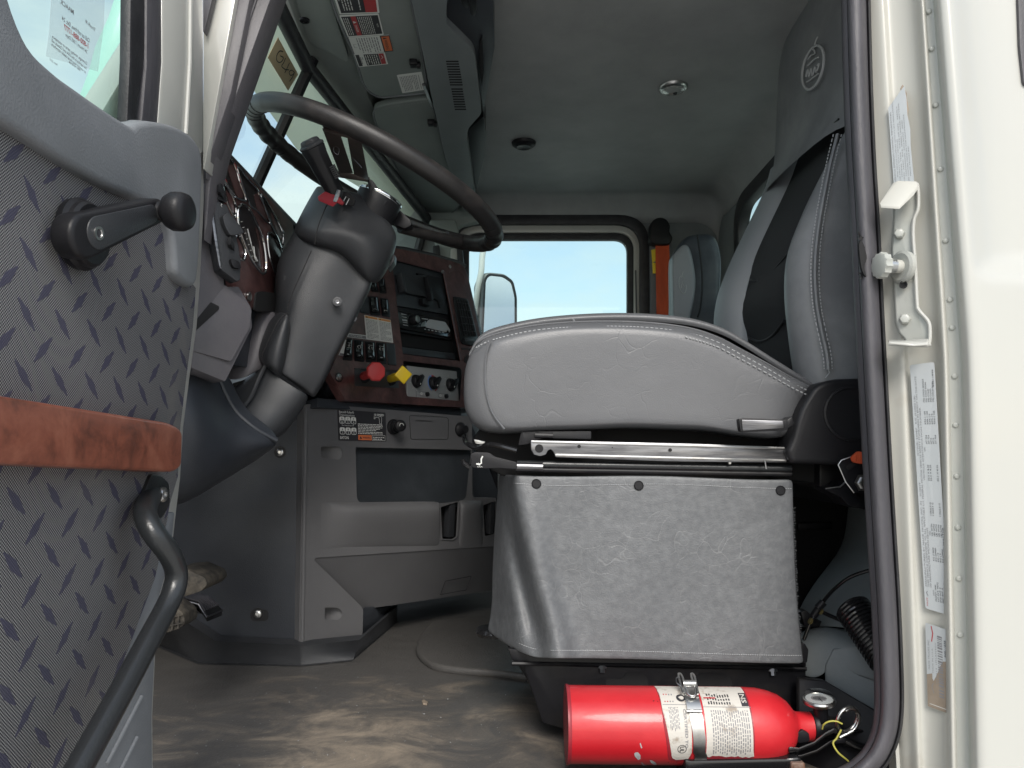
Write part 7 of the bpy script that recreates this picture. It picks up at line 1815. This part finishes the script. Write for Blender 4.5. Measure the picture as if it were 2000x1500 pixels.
# right (instructions) label: wraps over the top, reading rows run around the body
cm = CylMap(1362, 1452, -32, 95)
d = Decal(cm, cm.W, cm.H, EM, None)
curved_base(d, cm, [(0, 0)] + jag([(0, -.03), (.5, -.05), (1, -.04)], .012)[1:-1] + [(1, 0), (1, 1), (0, 1)], 5, .0001)
curved_base(d, cm, [(0, .03)] + jag([(0, .02), (.55, .03), (1, .01)], .014)[1:-1] + [(1, .03), (.97, 1), (0, 1)], 0, .0004)
d.th = .0005
rg = random.Random(8)
for k in range(17):
    x = .14 + .80 * k / 17; v = .05 + rg.uniform(0, .05)
    while v < .56:
        L_ = rg.uniform(.02, .06); d.rect(cm.W * x, cm.H * v, cm.W * (x + .022), cm.H * min(.57, v + L_), 1, 1); v += L_ + .014
for k in range(9):
    x = .12 + .5 * k / 9; v = .64
    while v < .80:
        L_ = rg.uniform(.02, .05); d.rect(cm.W * x, cm.H * v, cm.W * (x + .03), cm.H * min(.8, v + L_), 2, 1); v += L_ + .02
d.rect(0, cm.H * .605, cm.W, cm.H * .612, 1)
for k in range(5):       # dark end of the heading band
    d.rect(cm.W * .82, cm.H * (.62 + k * .04), cm.W * .965, cm.H * (.66 + k * .04), 2, 2)
V, Fc, tw = glyphs('NS', True)
d.mb.add([cm(cm.W * (.84 + .10 * (y / .72)), cm.H * (.80 - .14 * x / tw), .0011) for x, y in V], Fc, 0)
d.rect(cm.W * .05, cm.H * .72, cm.W * .3, cm.H * .74, 3, 2)
d.build('instruction_label', fe, label='scuffed white instruction label with rows of small print')
cm2 = CylMap(1279, 1335, -38, 95); d = Decal(cm2, cm2.W, cm2.H, EM, None)
curved_base(d, cm2, [(.25, .0), (.55, -.04), (1, 0), (1, 1), (0, 1), (.05, .5), (.2, .1)], 5, .0001)
curved_base(d, cm2, [(.36, .04), (.5, .0), (.9, .02), (1, .12), (1, 1), (.02, 1), (.08, .6), (.25, .25)], 0, .0004)
d.th = .0005
for k in range(7):
    x = .30 + .34 * k / 7; v = .36 + rg.uniform(0, .04)
    while v < .62:
        L_ = rg.uniform(.02, .05); d.rect(cm2.W * x, cm2.H * v, cm2.W * (x + .025), cm2.H * min(.62, v + L_), 1, 1); v += L_ + .014
V, Fc, tw = glyphs('CERTIFIED TO', True)
d.mb.add([cm2(cm2.W * (.78 + .09 * y / .72), cm2.H * (.60 - .42 * x / tw), .0009) for x, y in V], Fc, 1)
V, Fc, tw = glyphs('UL', True)
d.mb.add([cm2(cm2.W * (.60 + .14 * y / .72), cm2.H * (.20 - .07 * x / tw), .0009) for x, y in V], Fc, 2)
cc_ = [(cm2.W * .67 + .0055 * math.cos(a), cm2.H * .165 + .0055 * math.sin(a)) for a in [2 * math.pi * k / 20 for k in range(20)]]
d.line(cc_, .0008, 2, 2, closed=True)
d.rect(cm2.W * .12, cm2.H * .645, cm2.W, cm2.H * .652, 1)
for k in range(4): d.rect(cm2.W * (.2 + k * .09), cm2.H * .68, cm2.W * (.24 + k * .09), cm2.H * .8, 3 if k < 2 else 1, 1)
cc_ = [(cm2.W * .78 + .006 * math.cos(a), cm2.H * .74 + .006 * math.sin(a)) for a in [2 * math.pi * k / 20 for k in range(20)]]
d.poly(cc_, 2, 1); d.poly([(a * .5 + cm2.W * .39 + .001, b * .5 + cm2.H * .37) for a, b in cc_], 0, 2)
d.build('approval_label', fe, label='torn white approval label')
# scratches and grime
sc_ = MB()
def blob(pts, h=.0004, mi=0):
    q_ = [cyl(x, a, h) for x, a in pts]; c = sum(q_, Vector()) / len(q_); c = C0 + EX * (c - C0).dot(EX) + (c - C0 - EX * (c - C0).dot(EX)).normalized() * (Er + h)
    sc_.add(q_ + [c], [(i, (i + 1) % len(q_), len(q_)) for i in range(len(q_))], mi)
def pa_(x, y): 
    yc = 1413.5 + (x - 1105) / 482 * 5.5; s_ = max(-1, min(1, -(y - yc) / 68.5)); return (x, math.degrees(math.asin(s_)))
ext_ = ZM(1080, 1300, 3.125)
for px in ([(463, 450), (470, 442), (485, 442), (500, 462), (502, 488), (490, 496), (476, 480), (466, 466)], [(558, 498), (568, 496), (590, 512), (607, 535), (602, 545), (588, 538), (570, 522)], [(492, 390), (497, 385), (508, 415), (502, 418)], [(510, 520), (516, 518), (535, 545), (562, 560), (556, 564), (530, 555)]):
    blob([pa_(*p) for p in ext_(px)])
random.seed(5)
for cx_, cy_, n in ((1395, 430, 22), (1245, 500, 5), (1300, 505, 9), (680, 515, 5), (600, 183, 4), (1210, 490, 3), (1000, 560, 10), (1250, 560, 8)):
    for k in range(n):
        x = cx_ + random.gauss(0, 14 if n < 20 else 12); y = cy_ + random.gauss(0, 4 if n < 20 else 14); L_ = random.uniform(2, 9)
        blob([pa_(*p) for p in ext_([(x, y), (x + L_, y - random.uniform(-2, 3)), (x + L_, y + random.uniform(1, 4)), (x, y + random.uniform(1, 3))])], mi=1)
sc_.build('paint_chips', [m_stitch, m_void], fe, smooth=False)
# strap with over-centre buckle
st_ = MB(); n = 48; x0, x1 = 1337, 1360
arc = [R(a) for a in range(-140, 150, 6)]
rows = [[cyl(x + 4 * math.sin(a) * 0 + (4 if a < -.4 else -6 * max(0, math.sin(a))), math.degrees(a), h) for x, h in ((x0, .0006), (x0, .0022), (x1, .0022), (x1, .0006))] for a in arc]
MB().loft(rows).build('strap', m_steel, fe, ang=40)
def cq(x, a, h): return cyl(x, a, h)
MB().loft([[cq(x, a, h) for x, h in ((1330, .002), (1330, .0045), (1357, .0045), (1357, .002))] for a in range(38, 66, 4)]).build('buckle_plate', m_steel, fe, ang=40)
MB().tube([cq(1328, 37, .0045), cq(1356, 37, .0045)], .0022, 8).build('buckle_roll', m_steel, fe)
lp = [cq(1327, 62, .008), cq(1326, 86, .016), cq(1329, 92, .018), cq(1333, 86, .016), cq(1335, 58, .010), cq(1350, 58, .010), cq(1351, 86, .016), cq(1354, 92, .018), cq(1357, 86, .016), cq(1355, 60, .008)]
MB().tube(cr([tuple(p) for p in lp], 3), .0016, 8).build('buckle_wire', m_steel, fe)
MB().tube([cq(1330, 74, .013), cq(1354, 74, .013)], .0045, 10).build('buckle_pin', m_steel, fe)
MB().tube(cr([tuple(cq(x, a, h)) for x, a, h in ((1324, 70, .012), (1318, 76, .014), (1322, 84, .016), (1329, 80, .014))], 3), .0008, 5).build('retainer_clip', m_steel_d, fe)
# valve
NK = C0 + EX * pxm(1586)
MB().lathe(NK, EX, [(.0185, -.001), (.0195, .001), (.0195, .005), (.016, .0065), (.0135, .007), (.0135, .030), (.0115, .036), (.008, .040)], 32).build('valve_body', m_blackm, fe, ang=40)
MB().tube([P(1604, 1405, 1.075), P(1602, 1380, 1.07)], .0095, 16).build('gauge_stem', m_blackm, fe)
GA = Vector((-.05, -.08, 1)).normalized(); GP_ = P(1600, 1374, 1.068)
MB().lathe(GP_, GA, [(.012, -.004), (.0205, .001), (.0215, .004), (.0205, .0065), (.019, .007), (.0185, .006)], 40).build('gauge_bezel', m_steel, fe, ang=40)
MB().lathe(GP_, GA, [(.0182, .0062), (.0178, .013), (.016, .0145), (.003, .0148)], 40).build('gauge_lens', glass('clear_plastic', (.93, .93, .92)), fe, ang=40)
gd = MB().lathe(GP_, GA, [(.018, .0045), (.0175, .0068), (.002, .0068)], 32).build('gauge_dial', m_silver, fe, ang=30)
u_, v_, w_ = frame(GA); MB().tube([GP_ + GA * .0075, GP_ + GA * .0075 + u_ * .011], .0007, 5).build('gauge_needle', m_ink, gd)
MB().lathe(GP_, GA, [(.010, .0069), (.0098, .0075), (.0085, .0075), (.008, .0069)], 32).build('gauge_ring', m_inkg, gd, ang=40)
# pull pin ring, standing
RC = P(1655, 1405, 1.045); ru, rv = Vector((.9, .35, .05)).normalized(), Vector((.02, -.25, 1)).normalized()
MB().tube([RC + (ru * math.cos(a) + rv * math.sin(a)) * .0172 for a in [2 * math.pi * k / 40 for k in range(40)]], .0024, 10, closed=True).build('pin_ring', m_steel, fe)
MB().tube([RC + (ru * math.cos(a) + rv * math.sin(a)) * .0172 + Vector((0, -.0045, -.001)) for a in [R(x) for x in range(-60, 120, 8)]] + [], .0022, 10).build('pin_ring', m_steel, fe)
MB().tube([RC + ru * .010 + rv * -.016 + Vector((0, -.004, 0)), P(1640, 1440, 1.05)], .0022, 8).build('pull_pin', m_steel, fe)
# levers
def lev(px, Y, w_, m, name, bv=.002): return MB().loft([[P(a, b, Y - w_), P(a, b + t_, Y - w_), P(a, b + t_, Y + w_), P(a, b, Y + w_)] for a, b, t_ in px]).build(name, m, fe, bevel=bv, bang=50, ang=50)
lev([(1540, 1458, 13), (1560, 1460, 8), (1590, 1448, 8), (1612, 1430, 9), (1628, 1422, 10), (1636, 1424, 10)], 1.05, .011, m_gloss, 'squeeze_lever')
lev([(1541, 1476, 7), (1565, 1474, 6), (1595, 1464, 6), (1622, 1446, 7), (1642, 1442, 10), (1652, 1440, 12)], 1.055, .010, m_blackm, 'carry_handle')
MB().prism([P(a, b, 1.055) for a, b in rnd([(1556, 1432), (1568, 1426), (1580, 1432), (1582, 1448), (1560, 1452)], 3, 3)], (0, .02, 0)).build('lever_hinge', m_blackm, fe, bevel=.003)
MB().tube([P(a, b, 1.07) for a, b in [(1640, 1440), (1668, 1455), (1690, 1462)]], .006, 10).build('nozzle_stub', m_gloss, fe)
MB().tube(cr([tuple(P(a, b, Y)) for a, b, Y in [(1660, 1430, 1.09), (1682, 1428, 1.09), (1694, 1438, 1.09), (1693, 1455, 1.08), (1684, 1462, 1.08), (1668, 1452, 1.08)]], 4), .0022, 8).build('wire_bail', m_gloss, fe)
# yellow tamper seal
MB().tube(cr([tuple(P(a, b, Y)) for a, b, Y in [(1606, 1424, 1.045), (1609, 1415, 1.04), (1620, 1409, 1.036), (1634, 1409, 1.034), (1645, 1414, 1.034)]], 4), .0011, 6).build('tamper_seal', m_yeld, fe)
MB().tube(cr([tuple(P(a, b, Y)) for a, b, Y in [(1643, 1425, 1.035), (1634, 1442, 1.035), (1627, 1452, 1.035), (1637, 1470, 1.03), (1655, 1485, 1.03), (1662, 1495, 1.03)]], 4), .0012, 6).build('seal_tail', m_yeld, fe)
# bracket the bottle lies in
br = thing('extinguisher_bracket', 'black steel cradle bracket under the red fire extinguisher', 'bracket', P(1450, 1495, 1.06))
MB().prism([P(a, b, 1.035) for a, b in [(1338, 1483), (1350, 1486), (1535, 1482), (1560, 1478), (1570, 1486), (1545, 1497), (1538, 1540), (1340, 1540)]], (0, .07, 0)).build('cradle', m_gloss, br, bevel=.003)
MB().prism([P(a, b, 1.03) for a, b in rnd([(1546, 1490), (1572, 1490), (1576, 1530), (1544, 1530)], 3, 3)], (0, .02, 0)).build('nut', mat('rusty_nut', (.30, .22, .18), .6, metal=.5, col2=(.18, .08, .04), ns=80), br, bevel=.002)
# black side plate right of the bottle
sp3 = MB().prism([P(a, b, Y) for a, b, Y in [(1560, 1325, 1.16), (1612, 1330, 1.16), (1740, 1405, 1.08), (1740, 1620, 1.0), (1560, 1620, 1.1)]], (0, .012, 0)).build('seat_base_guard', m_blackm, bevel=.002)
tag(sp3, 'black painted guard plate behind the extinguisher valve', 'guard plate')

# ================================================================== rear corner trim behind the seat
rt_ = thing('rear_corner_trim', 'grey green moulded trim covering the rear corner floor beside the seat', 'trim', P(1640, 1300, 1.3))
TG = [[P(a, b, Y) for a, b, Y in r] for r in (
    [(1652, 960, 1.45), (1690, 955, 1.35), (1730, 950, 1.25), (1790, 950, 1.15)],
    [(1654, 1060, 1.44), (1690, 1058, 1.34), (1730, 1056, 1.24), (1790, 1056, 1.15)],
    [(1610, 1110, 1.42), (1660, 1095, 1.33), (1720, 1090, 1.23), (1790, 1090, 1.14)],
    [(1560, 1180, 1.40), (1610, 1165, 1.31), (1690, 1160, 1.21), (1790, 1160, 1.12)],
    [(1545, 1235, 1.36), (1605, 1222, 1.26), (1690, 1235, 1.18), (1790, 1240, 1.11)])]
MB().grid(TG).build('upper_moulding', m_greytrim, rt_, sub=2, solid=.003)
bx_ = [[P(a, b, Y) for a, b, Y in r] for r in (
    [(1560, 1232, 1.30), (1600, 1222, 1.26), (1650, 1228, 1.24), (1700, 1240, 1.20), (1760, 1245, 1.15)],
    [(1562, 1252, 1.235), (1606, 1240, 1.215), (1650, 1245, 1.205), (1700, 1256, 1.17), (1760, 1262, 1.12)],
    [(1562, 1290, 1.225), (1602, 1282, 1.205), (1622, 1262, 1.195), (1700, 1268, 1.16), (1760, 1272, 1.12)],
    [(1560, 1322, 1.22), (1605, 1330, 1.20), (1615, 1300, 1.195), (1700, 1330, 1.15), (1760, 1350, 1.11)])]
MB().grid(bx_).build('lower_moulding', m_greytrim, rt_, sub=2, solid=.003)
MB().prism([P(a, b, Y) for a, b, Y in [(1612, 1300, 1.192), (1628, 1268, 1.19), (1660, 1262, 1.185), (1760, 1262, 1.13), (1760, 1420, 1.10), (1690, 1385, 1.15), (1612, 1336, 1.19)]], (.004, .012, 0)).build('corner_box', m_greytrim, rt_, bevel=.003)
# near-black sheet put in for the shade under and behind the seat
vo = MB().prism([P(a, b, 1.50) for a, b in [(1540, 880), (1760, 880), (1760, 1440), (1540, 1440)]], (0, .03, 0)).build('seat_shade_sheet', m_void); tag(vo, 'near-black sheet standing for the shade behind the seat suspension', 'shade sheet')
o = MB().prism([P(a, b, 1.48) for a, b in [(1560, 1022), (1625, 1020), (1625, 1034), (1560, 1036)]], (0, .01, 0)).build('cross_strut', m_blackm, bevel=.001); tag(o, 'thin black strut in the dark space behind the skirt', 'strut')
# air line, fitting, coiled hose
al = thing('air_line', 'thin black air line with a tee fitting behind the seat skirt', 'air line', P(1600, 1190, 1.25))
MB().tube(cr([tuple(P(*p)) for p in [(1570, 1250, 1.24), (1582, 1218, 1.24), (1595, 1195, 1.24), (1608, 1175, 1.24), (1630, 1150, 1.22), (1665, 1125, 1.20), (1730, 1105, 1.17)]], 5), .0030, 10).build('hose', m_gloss, al)
MB().tube(cr([tuple(P(*p)) for p in [(1598, 1192, 1.24), (1620, 1202, 1.22), (1645, 1213, 1.19), (1665, 1225, 1.18)]], 4), .0032, 10).build('hose', m_gloss, al)
MB().tube([P(1588, 1204, 1.238), P(1600, 1186, 1.236)], .0058, 10).build('tee_fitting', m_black, al)
MB().tube([P(1597, 1188, 1.233), P(1608, 1176, 1.233)], .0062, 10).build('fitting_nut', m_black, al)
for x, y in ((1601, 1193), (1581, 1212)): MB().tube([P(x, y, 1.233), P(x + 4, y + 2, 1.233)], .0052, 8).build('brass_ring', mat('brass', (.35, .28, .12), .4, metal=.8), al)
MB().prism([P(a, b, 1.26) for a, b in rnd([(1564, 1196), (1575, 1192), (1600, 1215), (1606, 1212), (1600, 1226), (1572, 1224)], 3, 2)], (0, .02, 0)).build('hose_clamp', m_black, al, bevel=.003)
ch_ = thing('coiled_air_hose', 'coiled shiny black air hose in the rear corner by the door seal', 'hose', P(1685, 1240, 1.15))
A, B_ = P(1665, 1188, 1.17), P(1735, 1290, 1.10); ax = (B_ - A).normalized(); u, v, w = frame(ax); L_ = (B_ - A).length
turns = 15; pts = [A + ax * (L_ * k / (turns * 20)) + (u * math.cos(k / 20 * 2 * math.pi) + v * math.sin(k / 20 * 2 * math.pi)) * .024 for k in range(turns * 20 + 1)]
MB().tube(pts, .0030, 8).build('coil', m_gloss, ch_)
